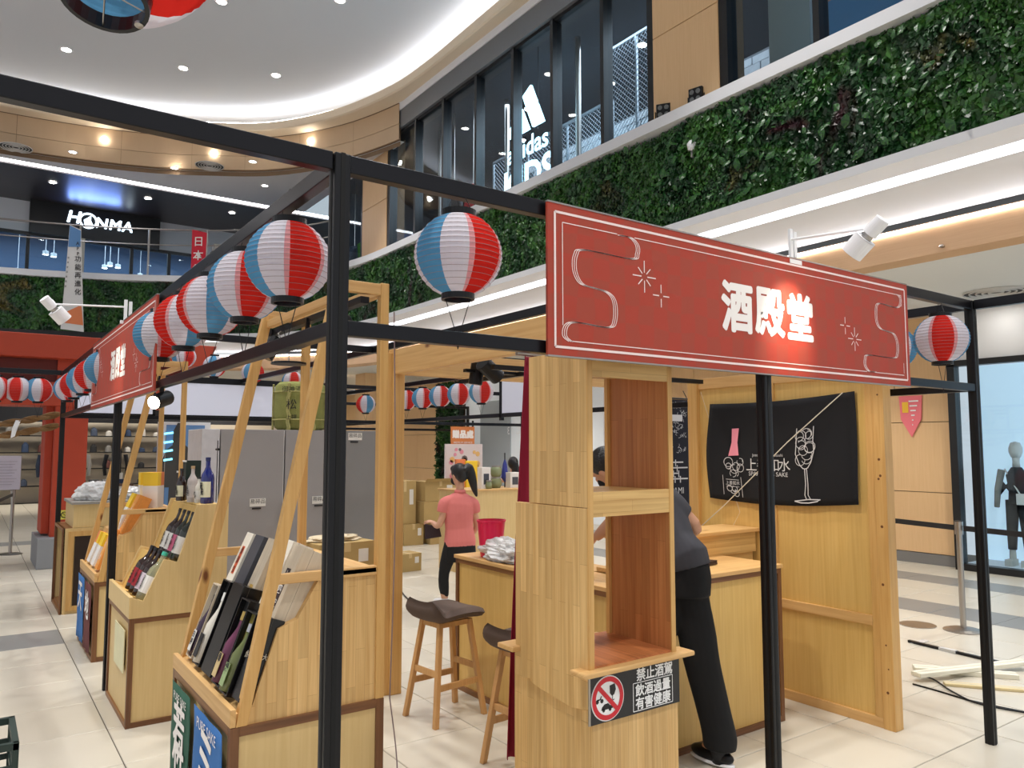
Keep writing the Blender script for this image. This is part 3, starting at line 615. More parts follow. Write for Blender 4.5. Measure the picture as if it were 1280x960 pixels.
def leaves(n, s0, s1, z0, z1, size, depth=.09):
    s, p, T, Nn = fascia_pts(n, s0, s1); z = rng.uniform(z0, z1, n)
    big = .5+.9*(np.sin(s*2.1+z*1.7)*np.sin(s*.83+2*z+1)*.5+.5)
    bulge = .05+.07*(np.sin(s*3.1)*np.sin(z*4.2+s)*.5+.5)
    d = rng.uniform(0, 1, n)*depth+bulge
    c = np.stack([p[:, 0]+Nn[:, 0]*d, p[:, 1]+Nn[:, 1]*d, z], 1)
    n3 = np.stack([Nn[:, 0], Nn[:, 1], np.full(n, .35)], 1)+rng.normal(0, .45, (n, 3)); n3 /= np.linalg.norm(n3, axis=1)[:, None]
    dn = np.stack([T[:, 0]*rng.normal(0, .6, n), T[:, 1]*rng.normal(0, .6, n), -np.ones(n)], 1); dn -= n3*(dn*n3).sum(1)[:, None]; dn /= np.linalg.norm(dn, axis=1)[:, None]
    sd = np.cross(n3, dn); ln = (size*big*rng.uniform(.7, 1.3, n))[:, None]; wd = ln*.36
    V = np.stack([c-dn*ln*.5, c+sd*wd-n3*wd*.3-dn*ln*.05, c+dn*ln*.55-n3*ln*.12, c-sd*wd-n3*wd*.3-dn*ln*.05], 1).reshape(-1, 3)
    return V
def quads_mesh(name, V, m, tri=True):
    n = len(V)//4; me = bpy.data.meshes.new(name); me.vertices.add(len(V)); me.vertices.foreach_set('co', V.astype(np.float32).ravel())
    b = np.arange(n)[:, None]*4; F = np.concatenate([b+[0, 1, 2], b+[0, 2, 3]], 1).reshape(-1)
    me.loops.add(len(F)); me.loops.foreach_set('vertex_index', F.astype(np.int32)); me.polygons.add(len(F)//3)
    me.polygons.foreach_set('loop_start', np.arange(0, len(F), 3).astype(np.int32)); me.materials.append(m); me.update(calc_edges=True); me.validate(); return me
s_end = cum[-1]
V = np.concatenate([leaves(90000, 3, 17, 4.38, 5.58, .066), leaves(70000, 17, s_end-4, 4.38, 5.58, .075), leaves(1500, 3, s_end-4, 5.56, 5.66, .07)])
fo = bpy.data.objects.new('foliage', quads_mesh('foliage', V, FOL)); COL.objects.link(fo); fo.parent = greenwall; fo['kind'] = 'stuff'
# the 300 largest nearest leaves, one by one
lm = MB(); lm.add([(0, 0, .5), (.2, .03, .3), (.3, .0, .0), (.18, .02, -.3), (0, 0, -.55), (-.18, .02, -.3), (-.3, 0, 0), (-.2, .03, .3), (0, -.07, 0), (0, -.05, .3), (0, -.05, -.3)],
    [(0, 1, 9), (1, 2, 8, 9), (2, 3, 10, 8), (3, 4, 10), (4, 5, 10), (5, 6, 8, 10), (6, 7, 9, 8), (7, 0, 9)])
lme = lm.data('leaf', FOL)
s, p, T, Nn = fascia_pts(300, 5.2, 11.5)
for k in range(300):
    o = bpy.data.objects.new('leaf', lme); COL.objects.link(o); o.parent = greenwall
    d = .17+.08*rng.random(); z = 4.45+1.08*rng.random(); o.location = (p[k, 0]+Nn[k, 0]*d, p[k, 1]+Nn[k, 1]*d, z)
    o.rotation_euler = (-.5+rng.normal(0, .35), rng.normal(0, .5), -PI/2+rng.normal(0, .4)); sc_ = .09+.05*rng.random(); o.scale = (sc_, sc_, sc_)
# spot lamps at the planter edge
for i, (px, py) in enumerate(((870, 117), (829, 137))):
    p = onx(px, py, 6.97); t = thing('flood_lamp', (6.98, p.y, 5.76), 'black square four-lens flood lamp on the planter edge, the %s one' % ('right', 'left')[i], 'lamp', rot=(0, 0, .25 if i == 0 else .6))
    part(t, 'housing', MB().box(-.04, .06, -.09, .09, .05, .25), BLACK, local=True, bevel=.008); part(t, 'bracket', MB().box(-.02, .02, -.11, .11, 0, .04).box(-.02, .02, -.11, -.1, 0, .16).box(-.02, .02, .1, .11, 0, .16), BLACK, local=True)
    for a in (-1, 1):
        for b in (-1, 1): part(t, 'lens', MB().tube([(-.05, a*.04, .15+b*.045), (-.04, a*.04, .15+b*.045)], .03, 12), mat('flood_lens', (110, 112, 112), .2), local=True)
p = onx(865, 182, 6.85); t = thing('wall_spike_lamp', p, 'small white round fixture in the green wall left of the brown leaves', 'lamp')
part(t, 'head', MB().lathe([(0, -.07), (.05, -.05), (.06, .02), (.03, .06), (0, .07)], 12), WHITE, local=True, smooth=True); part(t, 'stem', MB().tube([(0, 0, -.15), (0, 0, -.05)], .018, 8), CHROME, local=True)
# vertical plant column on the right far side
t = thing('plant_column', (11.2, 19.1, 0), 'tall narrow column of green plants beyond the centre lanterns', 'plant wall'); part(t, 'backing', MB().box(11.15, 11.3, 18.3, 19.4, 0, 3.5), MATS['leaf_backing'])
n = 7000; c = np.stack([rng.uniform(11.0, 11.15, n), rng.uniform(18.3, 19.4, n), rng.uniform(0, 3.5, n)], 1); a = rng.normal(0, 1, (n, 3)); a /= np.linalg.norm(a, axis=1)[:, None]; b = np.cross(a, rng.normal(0, 1, (n, 3))); b /= np.linalg.norm(b, axis=1)[:, None]
V = np.stack([c-a*.06, c+b*.025, c+a*.06, c-b*.025], 1).reshape(-1, 3)
fo = bpy.data.objects.new('foliage', quads_mesh('foliage', V-np.array([11.2, 19.1, 0]), FOL)); COL.objects.link(fo); fo.parent = t; fo['kind'] = 'stuff'
# ================================================================== THE STALL: black steel frame
sf = thing('steel_stall', (.87, 2.12, 0), 'black square tube stall frame around the booth, nearest the camera', 'frame')
TZ0, TZ1 = 2.515, 2.57; LZ0, LZ1 = 2.025, 2.07
def post(t, x, y, z1=2.57, w_=.05):
    p = MB().box(x-w_/2, x+w_/2, y-w_/2, y+w_/2, 0, z1)
    for s_ in (-1, 1):  # slotted profile lips
        p.box(x+s_*w_/2-.003*(s_ < 0), x+s_*w_/2+.003*(s_ > 0), y-.008, y+.008, .02, z1-.02) if 0 else None
    o = part(t, 'post', p, BLACK, bevel=.004)
    gq = MB()
    gq.box(x-w_/2-.0012, x-w_/2, y-.007, y+.007, 0, z1); gq.box(x-.007, x+.007, y-w_/2-.0012, y-w_/2, 0, z1); part(o, 'groove', gq, mat('groove_black', (6, 6, 7), .8)) ; o.children[0].location = (0, 0, 0)
def beam(t, a, b, z0, z1, w_=.04):
    p = MB()
    if a[1] == b[1]: p.box(min(a[0], b[0]), max(a[0], b[0]), a[1]-w_/2, a[1]+w_/2, z0, z1)
    else: p.box(a[0]-w_/2, a[0]+w_/2, min(a[1], b[1]), max(a[1], b[1]), z0, z1)
    part(t, 'beam', p, SHEEN, bevel=.003)
for x, y in ((.87, 2.12), (2.87, 2.12), (4.87, 2.12), (.87, 6.15), (4.87, 6.15)): post(sf, x, y)
for z0, z1 in ((TZ0, TZ1), (LZ0, LZ1)):
    beam(sf, (.895, 2.12), (4.845, 2.12), z0, z1)
    beam(sf, (.87, 2.145), (.87, 6.125), z0, z1)
    beam(sf, (4.87, 2.145), (4.87, 6.125), z0, z1)
beam(sf, (.895, 6.15), (4.845, 6.15), TZ0, TZ1); beam(sf, (2.87, 2.145), (2.87, 6.125), TZ0, TZ1)
f2 = thing('steel_stall', (.87, 10.15, 0), 'black square tube frame of the second bay further back on the left', 'frame')
for x, y in ((.87, 10.15), (4.87, 10.15)): post(f2, x, y)
for z0, z1 in ((TZ0, TZ1), (LZ0, LZ1)):
    beam(f2, (.87, 6.18), (.87, 10.125), z0, z1); beam(f2, (4.87, 6.18), (4.87, 10.125), z0, z1); beam(f2, (.9, 10.15), (4.84, 10.15), z0, z1)
beam(f2, (2.87, 6.18), (2.87, 10.12), TZ0, TZ1)
f3 = thing('steel_stall', (-3.1, 10.15, 0), 'black square tube frame at the far left edge with a row of lanterns', 'frame')
post(f3, -.02, 12.4); post(f3, -3.1, 10.15)
beam(f3, (-3.1, 10.15), (.84, 10.15), TZ0, TZ1); beam(f3, (-.02, 10.18), (-.02, 12.37), TZ0, TZ1)
f4 = thing('steel_stall', (-3.13, 2.12, 0), 'black beam of the next bay coming in from the upper left', 'frame')
post(f4, -3.13, 2.12); beam(f4, (-3.1, 2.12), (.84, 2.12), TZ0, TZ1)
f5 = thing('steel_stall', (4.87, -1.88, 0), 'black beam of the bay leaving through the right edge', 'frame')
post(f5, 4.87, -1.88); beam(f5, (4.87, -1.85), (4.87, 2.09), TZ0, TZ1)
f6 = thing('steel_stall', (4.87, 14.2, 0), 'thin black frame far behind the centre lanterns', 'frame')
for x, y in ((4.87, 14.2), (8.87, 14.2), (8.87, 10.15)): post(f6, x, y)
for z0, z1 in ((TZ0, TZ1), (LZ0, LZ1)):
    beam(f6, (4.87, 10.2), (4.87, 14.17), z0, z1); beam(f6, (4.9, 14.2), (8.84, 14.2), z0, z1); beam(f6, (4.9, 10.15), (8.84, 10.15), z0, z1)
# ------------------------------------------------------------------ paper lanterns
def paper(name, c):
    m = bpy.data.materials.new(name); m.use_nodes = True; q = N(m); q.n.remove(q.b)
    a = q.a('ShaderNodeBsdfDiffuse'); b = q.a('ShaderNodeBsdfTranslucent'); x = q.a('ShaderNodeMixShader'); x.inputs[0].default_value = .45
    a.inputs[0].default_value = lin(c); b.inputs[0].default_value = lin(c); q.k(a.outputs[0], x.inputs[1]); q.k(b.outputs[0], x.inputs[2]); q.k(x.outputs[0], q.n['Material Output'].inputs[0]); return m
PW, PR, PB, PK = paper('paper_white', (232, 231, 238)), paper('paper_red', (220, 50, 42)), paper('paper_blue', (96, 164, 206)), paper('paper_pink', (238, 170, 172))
LR, LH = .145, .130
def lantern_mesh(n=48, ribs=15):
    m = MB(); prof = []
    for i in range(ribs*2+1):
        t = -1+2*i/(ribs*2); r = .052+(LR-.052)*max(0, 1-abs(t)**1.95)**.72
        prof.append((r-(.0022 if i % 2 else 0), t*LH))
    gore = []
    for k in range(48):
        g = (k//6) % 4; e = k % 6
        c = {0: 0, 1: 2, 2: 0, 3: 1}[g]
        if g in (0, 2):
            nb = {0: (1, 2), 2: (2, 1)}[g]
            if e == 5 and nb[1] == 1: c = 3
            if e == 0 and nb[0] == 1: c = 3
        gore.append(c)
    m.lathe(prof, n, gore=gore); return m
RIB = mat('lantern_rib', (150, 130, 130), .8)
def make_lantern(loc, rz, label, group):
    t = thing('paper_lantern', loc, label, 'lantern', group, rot=(0, 0, rz))
    part(t, 'paper_shade', lantern_mesh(), [PW, PR, PB, PK], local=True)
    rb = MB()
    for i in range(1, 15):
        tt = -1+2*i/15; r = .052+(LR-.052)*max(0, 1-abs(tt)**1.95)**.72
        rb.lathe([(r+.0003, tt*LH-.0007), (r+.0012, tt*LH), (r+.0003, tt*LH+.0007)], 32)
    part(t, 'rib', rb, RIB, local=True)
    part(t, 'cap_ring', MB().lathe([(.047, LH-.003), (.057, LH-.003), (.059, LH+.018), (.047, LH+.02), (.045, LH+.005), (.047, LH-.003)], 28), BLACK, local=True)
    part(t, 'base_ring', MB().lathe([(.046, -LH-.018), (.055, -LH-.018), (.055, -LH+.003), (.047, -LH+.003), (.045, -LH-.01), (.046, -LH-.018)], 28), BLACK, local=True)
    cz = 2.57-2.335
    c = MB()
    for s_ in (-1, 1): c.tube([(s_*.05, 0, LH+.01), (s_*.012, 0, cz-.02), (s_*.012, .0, cz+.01), (0, 0, cz+.02)], .0014, 5)
    part(t, 'hanging_wire', c, BLACK, local=True)
    c = MB()
    for s_ in (-1, 1): c.tube([(s_*.045, 0, -LH-.01), (s_*.008, 0, -.255), (0, 0, -.31)], .0016, 5)
    part(t, 'bottom_cord', c, BLACK, local=True)
    return t
GA = 'red, white and blue paper lanterns along the left beam'
lan0 = make_lantern((.87, 2.56, 2.335), math.atan2(-2.56, -.87)+math.radians(24-157.5), 'large striped paper lantern on the left beam, nearest the black corner post', GA)
def lan(x, y, rz, label, group, z=2.335):
    rz = math.atan2(-y, -x)+math.radians(rz-157.5)
    return dup(lan0, (x, y, z), (0, 0, rz), label, group)
ORD = ['second', 'third', 'fourth', 'fifth']
for i, (y, r) in enumerate(((3.06, 14), (3.6, -75), (4.12, -60), (4.72, 25))):
    lan(.87, y, r, 'striped paper lantern on the left beam, %s from the black corner post' % ORD[i], GA)
for i, (y, r) in enumerate(((7.0, 40), (7.7, -50), (8.35, 30), (9.1, -40), (9.7, 10))):
    lan(.87, y, r, 'striped paper lantern beyond the left red sign, %s' % ('touching its edge', 'second behind it', 'third behind it', 'fourth behind it', 'last one at the far post')[i], 'striped lanterns beyond the left sign')
lan(1.285, 2.12, 44, 'striped paper lantern alone on the front beam between corner post and red sign', 'paper lanterns on the front beam', 2.325)
lan(4.50, 2.12, 4, 'striped paper lantern right of the red sign, on the front beam', 'paper lanterns on the front beam', 2.31)
lan(4.87, 2.60, -20, 'striped paper lantern half hidden behind the right end of the red sign', 'paper lanterns on the right beam', 2.335)
for i, (x, r) in enumerate(((.62, 40), (.42, -10), (.22, 60), (.02, 20), (-.2, -30), (-.45, 80))):
    lan(x, 10.15, r, 'striped paper lantern in the far left row, %s from the right' % ('first', 'second', 'third', 'fourth', 'fifth', 'sixth')[i], 'striped lanterns in the far left row')
for i, (y, r) in enumerate(((7.5, 22), (8.0, 25), (8.46, 30), (8.92, 32), (9.38, 30))):
    lan(4.87, y, r, 'small looking striped lantern in the centre row, %s from the right' % ('first', 'second', 'third', 'fourth', 'fifth')[i], 'striped lanterns in the centre row')
lan(4.87, 10.70, -60, 'blue and white striped lantern between corner post and wooden posts, far back', 'striped lanterns far back')
for i, (px, py, d) in enumerate(((229, 446, 12.0), (268, 457, 11), (313, 465, 9.2), (366, 476, 9.0))):
    p = at(px, py, d); 
    if i < 3: continue
def hung(px, py, d, r, label):
    p = at(px, py, d); l = dup(lan0, p, (0, 0, r), label, 'striped lanterns far back', skip=('hanging_wire',)); return l
# far lanterns on strings stretched between the frames
for i, (px, py, r) in enumerate(((230, 446, 30), (268, 458, -100), (316, 466, 60), (366, 477, 10))):
    y = 10.15; p = ony(px, py, y); l = lan(p.x, y, r, 'striped paper lantern on the far back beam, %s from the left' % ('first', 'second', 'third', 'fourth')[i], 'striped lanterns on the far back beam', 2.335 if 0 else p.z)
    c = MB(); 
for i, (px, py, r) in enumerate(((27, 450, 0), (80, 458, 90), (52, 463, 40))):
    p = at(px, py, 13.2); l = lan(p.x, p.y, r, 'striped paper lantern high behind the far left row, %s' % ('left', 'right', 'middle')[i], 'striped lanterns behind the far left row', p.z)
p1 = at(10, 446, 13.2); p2 = at(95, 452, 13.2)
wl = MB(); wl.tube([(-4, p1.y-.2, p1.z+.28), (p1.x, p1.y, p1.z+.24), (p2.x, p2.y, p2.z+.24), (3.0, p2.y-.6, p2.z+.35)], .006, 5); solo('string_wire', wl, BLACK, 'thin black wire carrying the lanterns high behind the far left row', 'wire')
# the big lantern overhead, cut by the top edge of the picture
big = thing('paper_lantern', at(130, 2, .98), 'huge close red and white lantern overhead, cut by the top edge', 'lantern', rot=(.10, .24, 1.47))
pb = MB(); prof = [(.052, -.128+.0)]
B_ = 1.0
pm = MB()
prof = []
for i in range(31):
    t_ = -1+2*i/30; r = .052+(.142-.052)*max(0, 1-abs(t_)**1.95)**.72
    prof.append(((r-(.002 if i % 2 else 0))*B_, (t_+1)*.128*B_+.02))
gore = [{0: 0, 1: 2, 2: 0, 3: 1}[(k//6) % 4] for k in range(48)]
pm.lathe(prof, 48, gore=[gore[(k+9) % 48] for k in range(48)]); part(big, 'paper_shade', pm, [PW, PR, PB], local=True)
part(big, 'base_ring', MB().lathe([(.050, 0), (.056, 0), (.057, .024), (.050, .024), (.050, 0)], 32), BLACK, local=True)
part(big, 'cross_wire', MB().tube([(-.05, 0, .004), (.05, 0, .004)], .0012, 5).tube([(-.03, .04, .004), (.0, -.05, .004)], .001, 5), CHROME, local=True)
for a in (2.6, 5.2): part(big, 'rivet', MB().lathe([(0, -.003), (.006, -.001), (.006, .003)], 10, (.050*math.cos(a), .050*math.sin(a), 0)), CHROME, local=True)
part(big, 'cap_ring', MB().lathe([(.047, .275), (.058, .275), (.059, .295), (.047, .297)], 28), BLACK, local=True)
bl = big.location; part(big, 'hanging_wire', MB().tube([(0, 0, .29), (0, 0, .42)], .0015, 5), BLACK, local=True)
# ------------------------------------------------------------------ red signs
def signmat():
    m = bpy.data.materials.new('sign_red'); m.use_nodes = True; q = N(m); b = q.b; b.inputs['Roughness'].default_value = .6
    tc = q.a('ShaderNodeTexCoord'); sp = q.a('ShaderNodeSeparateXYZ'); q.k(tc.outputs['Object'], sp.inputs[0]); ad_ = q.a('ShaderNodeMath', operation='ADD'); q.k(sp.outputs[0], ad_.inputs[0]); q.k(sp.outputs[1], ad_.inputs[1])
    cb = q.a('ShaderNodeCombineXYZ'); q.k(ad_.outputs[0], cb.inputs[0]); q.k(sp.outputs[2], cb.inputs[1])
    wv = q.a('ShaderNodeTexNoise'); wv.inputs['Scale'].default_value = 9; wv.inputs['Detail'].default_value = 0
    mxv = q.a('ShaderNodeVectorMath', operation='MULTIPLY_ADD'); q.k(wv.outputs['Color'], mxv.inputs[0]); mxv.inputs[1].default_value = (.03, .03, 0); q.k(cb.outputs[0], mxv.inputs[2])
    q.k(cb.outputs[0], wv.inputs['Vector'])
    ck = q.a('ShaderNodeTexChecker'); ck.inputs['Scale'].default_value = 13; ck.inputs[1].default_value = lin((170, 56, 36)); ck.inputs[2].default_value = lin((162, 62, 42)); q.k(mxv.outputs[0], ck.inputs['Vector'])
    q.k(ck.outputs['Color'], b.inputs['Base Color']); return m
SIGN = signmat(); PRINT = mat('sign_print', (244, 222, 218), .5); PRINT2 = mat('sign_print_white', (246, 240, 236), .5)
def sign(axis, lab, name='stall_sign'):
    """axis 'x': the front sign at y=2.07; axis 'y': the left one at x=.82"""
    if axis == 'x':
        O = Vector((1.62, 2.085, 2.015)); U = Vector((1, 0, 0)); Nn = Vector((0, -1, 0)); Wd = 2.43
    else:
        O = Vector((.835, 7.28, 2.005)); U = Vector((0, -1, 0)); Nn = Vector((-1, 0, 0)); Wd = 2.68
    Hh = .545
    t = thing(name, (O+U*Wd/2), lab, 'sign')
    b = MB(); a = O; c = O+U*Wd+Vector((0, 0, Hh))+Nn*.012
    b.box(min(a.x, c.x), max(a.x, c.x), min(a.y, c.y), max(a.y, c.y), a.z, c.z); part(t, 'board', b, SIGN, bevel=.002)
    e = MB()
    for z in (-.004, Hh-.002):
        a = O+Vector((0, 0, z))-Nn*.004; c = O+U*Wd+Nn*.014+Vector((0, 0, z+.006)); e.box(min(a.x, c.x), max(a.x, c.x), min(a.y, c.y), max(a.y, c.y), a.z, c.z)
    part(t, 'edge_strip', e, CHROME)
    S = lambda u, v: O+U*u+Vector((0, 0, v))+Nn*.0125
    k = Wd/2.43
    m = MB()
    def rect(i, w_):
        stroke(m, [S(i, i), S(Wd-i, i), S(Wd-i, Hh-i), S(i, Hh-i), S(i, i)], w_, Nn)
    a, w_ = .032, .009
    for p, q_ in (((a, a), (Wd-a, a)), ((Wd-a, a), (Wd-a, Hh-a)), ((Wd-a, Hh-a), (a, Hh-a)), ((a, Hh-a), (a, a))): stroke(m, [S(*p), S(*q_)], w_, Nn)
    part(t, 'border_line', m, PRINT)
    m = MB(); a = .066
    def cloud(sgn, cu, cv, sc_):
        base = [(.30, .47), (.36, .47), (.395, .445), (.395, .41), (.36, .385), (.12, .385), (.075, .36), (.07, .30), (.10, .255), (.16, .245), (.235, .235), (.27, .20), (.27, .13), (.235, .10), (.08, .105), (.03, .09), (.02, .05), (.05, .03)]
        for d in (0, .011, .022):
            pts = [(u+d*.9, v) for u, v in base]
            if sgn < 0: pts = [(-u, .5-v) for u, v in pts]
            stroke(m, [S(cu+u*sc_, cv+v*sc_) for u, v in [(p.x, p.y) for p in smooth_path([(u, v, 0) for u, v in pts], 5)]], .0032, Nn)
    cloud(1, .045*k, .025, .96); cloud(-1, Wd-.045*k, .03, .96)
    for p, q_ in (((.42, Hh-a), (Wd-a, Hh-a)), ((a, Hh-a), (.33, Hh-a)), ((a, Hh-a), (a, .11)), ((Wd-a, Hh-a), (Wd-a, .42)), ((Wd-a, .12), (Wd-a, a)), ((.1, a-.01), (Wd-.42, a-.01)), ((Wd-.35, a-.01), (Wd-a, a-.01))): stroke(m, [S(*p), S(*q_)], .0035, Nn)
    part(t, 'cloud_line', m, PRINT)
    m = MB()
    def star(u, v, r, n, r0=.25):
        for i in range(n):
            an = 2*PI*i/n+PI/2; stroke(m, [S(u+r*r0*math.cos(an), v+r*r0*math.sin(an)), S(u+r*math.cos(an)*(1 if i % (n//4) == 0 else .75), v+r*math.sin(an)*(1 if i % (n//4) == 0 else .75))], .0045, Nn)
    for sa in ((.47*k, .335, .062, 8), (.56*k, .27, .045, 4), (Wd-.60*k, .27, .042, 4), (Wd-.52*k, .21, .058, 8)):
        m = MB(); star(*sa); part(t, 'star_print', m, PRINT)
    for j, ch in enumerate('酒殿堂'):
        m = MB(); text(m, ch, .225, S(Wd*.512+(j-1)*.222, .275), U, (0, 0, 1), offset=.006, sx=.92, bold=.0075); part(t, 'lettering', m, PRINT2, label=ch+' in white brush-like strokes')
    return t
sign('x', 'wide red sign board with three white characters over the booth front')
sign('y', 'red sign board with white characters on the left beam, seen edge on')
# clamp spotlights on the signs
def clamp_lamp(name, base, head, aim, lb, e, long=True):
    t = thing(name, base, lb, 'lamp'); b = Vector(base); h = Vector(head); a = Vector(aim); d = (a-h).normalized()
    m = MB(); m.bar(b-Vector((0, 0, .05)), b+Vector((0, 0, .10)), .02, .012); m.bar(b+Vector((.03, 0, -.03)), b+Vector((.03, 0, .09)), .02, .012); m.bar(b+Vector((-.03, 0, -.055)), b+Vector((.06, 0, -.055)), .03, .02)
    part(t, 'clamp', m, WHITE); part(t, 'arm', MB().tube([b+Vector((0, 0, .05)), h+Vector((0, 0, .04))], .006, 8), WHITE)
    part(t, 'rear_housing', MB().tube([h-d*.10, h-d*.02], .032, 20), WHITE, bevel=.004); part(t, 'cooling_fins', MB().tube([h-d*.02, h], .024, 20), CHROME)
    part(t, 'head', MB().tube([h, h+d*.085], .048, 24, False).tube([h, h+d*.004], .048, 24), WHITE, smooth=False)
    part(t, 'lens', MB().tube([h+d*.068, h+d*.07], .045, 20), mat('warm_lens', (255, 240, 214), emit=12))
    part(t, 'yoke', MB().tube([h+Vector((0, 0, .04)), h-d*.03+Vector((0, 0, .045)), h-d*.04+Vector((0, 0, .03))], .005, 6), WHITE)
    if e: light('SPOT', h+d*.10, e, (1, .88, .7), .03, aim, 62, blend=.9)
    return t
cb_ = ony(968, 325, 2.085); clamp_lamp('clamp_spotlight', (3.05, 2.085, 2.60), ony(1082, 298, 1.72), (3.0, 2.07, 2.26), 'white clamp spotlight on a long arm above the front red sign', 20)
clamp_lamp('clamp_spotlight', (.835, 5.75, 2.60), onx(63, 415, .42) if 0 else (.42, 5.72, 2.58), (.80, 5.85, 2.2), 'white clamp spotlight on a long arm beside the left red sign', 8)
# white fabric screens hanging on the back frame
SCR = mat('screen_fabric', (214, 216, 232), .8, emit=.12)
for i, (x0, x1) in enumerate(((1.9, 3.4), (3.46, 4.08), (.98, 1.84))):
    t = thing('hanging_screen', ((x0+x1)/2, 10.12, 2.06), 'blank pale fabric screen in black edging on the far back frame, %s' % ('middle', 'right', 'left')[i], 'screen')
    part(t, 'fabric', MB().box(x0+.03, x1-.03, 10.115, 10.125, 2.09, 2.49), SCR); 
    part(t, 'edging', MB().box(x0, x1, 10.11, 10.13, 2.07, 2.09).box(x0, x1, 10.11, 10.13, 2.49, 2.52).box(x0, x0+.03, 10.11, 10.13, 2.07, 2.52).box(x1-.03, x1, 10.11, 10.13, 2.07, 2.52), BLACK)
t = thing('hanging_screen', (4.87, 6.7, 2.06), 'blank pale fabric screen left of the booth cabinet, behind it', 'screen')
part(t, 'fabric', MB().box(4.86, 4.88, 6.2, 7.06, 2.07, 2.51), SCR); part(t, 'edging', MB().box(4.85, 4.89, 7.06, 7.1, 1.99, 2.52), BLACK)
# ================================================================== wooden display stands on the left
def stand(y0, y1, lb, banners, near):
    """slant fronted stand with cupboard base, stepped display and timber uprights"""
    t = thing('display_stand', (1.19, (y0+y1)/2, 0), lb, 'display stand', 'slanted display stands with timber uprights')
    x0, x1 = .87, 1.515
    part(t, 'base_cabinet', MB().box(x0+.012, x1-.012, y0+.012, y1-.012, .0, .60), VENEER)
    e = .035
    m = MB()
    for x in (x0, x1-e):
        for y in (y0, y1-e): m = MB().box(x, x+e, y, y+e, 0, .62); part(t, 'corner_trim', m, BROWN, bevel=.002)
    for y in (y0, y1-e):
        for z in (0, .585): part(t, 'edge_trim', MB().box(x0+e, x1-e, y, y+e, z, z+e), BROWNX)
    for x in (x0, x1-e):
        for z in (0, .585): part(t, 'edge_trim', MB().box(x, x+e, y0+e, y1-e, z, z+e), BROWNY)
    prof = [(.872, .62), (.872, .66), (.955, .69), (1.05, .97), (1.13, 1.0), (1.22, 1.155), (1.50, 1.155), (1.50, .62)]
    part(t, 'stepped_body', MB().prism(prof, 'y', y0+.012, y1-.012), JOINT)
    part(t, 'front_lip', MB().box(.868, .89, y0, y1, .622, .69), PINEY, bevel=.002)
    part(t, 'top_board', MB().box(1.22, 1.473, y0+.002, y1-.002, 1.156, 1.178), PINEY, bevel=.002)
    for y in (y0, y1-.04):
        part(t, 'slanted_upright', MB().prism([(.89, .62), (.935, .62), (1.305, 2.40), (1.255, 2.40)], 'y', y, y+.04), PINEZ, bevel=.003)
        part(t, 'rear_upright', MB().box(1.475, 1.515, y, y+.04, .62, 2.43), PINEZ, bevel=.003)
        part(t, 'side_rail', MB().box(1.01, 1.475, y+.002, y+.036, 1.145, 1.185), PINEX, bevel=.003)
        part(t, 'top_rail', MB().box(1.27, 1.475, y+.001, y+.039, 2.375, 2.425), PINEX, bevel=.003)
    part(t, 'cross_rail', MB().box(1.475, 1.51, y0+.04, y1-.04, 2.375, 2.42), PINEY, bevel=.003)
    part(t, 'cross_rail', MB().box(1.27, 1.305, y0+.04, y1-.04, 2.33, 2.37), PINEY, bevel=.003)
    return t
st1 = stand(3.095, 4.10, 'nearest slanted pine display stand holding boxed bottles', 2, True)
st3 = stand(6.97, 7.93, 'slanted pine display stand farther back holding yellow and orange boxes', 2, False)
# track and spot heads under the cross rail of the nearest stand
tr_ = thing('track_light', (1.33, 3.6, 2.33), 'black lighting track with three spot heads under the near stand top', 'track light')
part(tr_, 'track', MB().box(1.38, 1.42, 3.1, 4.6, 2.33, 2.36), BLACK)
def spot_head(root, p, d, s_=1.0, lens=None):
    p = Vector(p); d = Vector(d).normalized()
    o = part(root, 'spot_head', MB().tube([p-d*.06*s_, p+d*.07*s_], .042*s_, 20), BLACK, bevel=.004)
    part(o, 'stem', MB().bar(p, p+Vector((0, 0, .10*s_)), .02), BLACK)
    part(o, 'lens', MB().tube([p+d*.068*s_, p+d*.072*s_], .036*s_, 16), lens or mat('dark_lens', (60, 60, 66), .1))
spot_head(tr_, (1.38, 3.35, 2.26), (-.8, -.3, -.5)); spot_head(tr_, (1.38, 3.75, 2.25), (-.9, .1, -.4)); spot_head(tr_, (1.38, 4.3, 2.26), (-.5, 0, -.8))
t = thing('clamp_spotlight', (.87, 5.0, 2.0), 'small round lit spotlight under the left beam beside the red sign', 'lamp')
spot_head(t, (.87, 4.62, 1.96), (-.6, -.6, -.25), 1.0, mat('warm_lens', (255, 240, 214), emit=12)); 
t = thing('round_plate_hook', (.87, 2.62, 1.95), 'thin black disc hanging on a hook from the lower left beam', 'hook')
part(t, 'disc', MB().tube([(.9, 2.62, 1.985), (.9, 2.62, 1.992)], .06, 20), BLACK); part(t, 'hook', MB().tube([(.9, 2.62, 1.99), (.9, 2.62, 2.03), (.86, 2.62, 2.09), (.87, 2.62, 2.1)], .002, 6), CHROME)
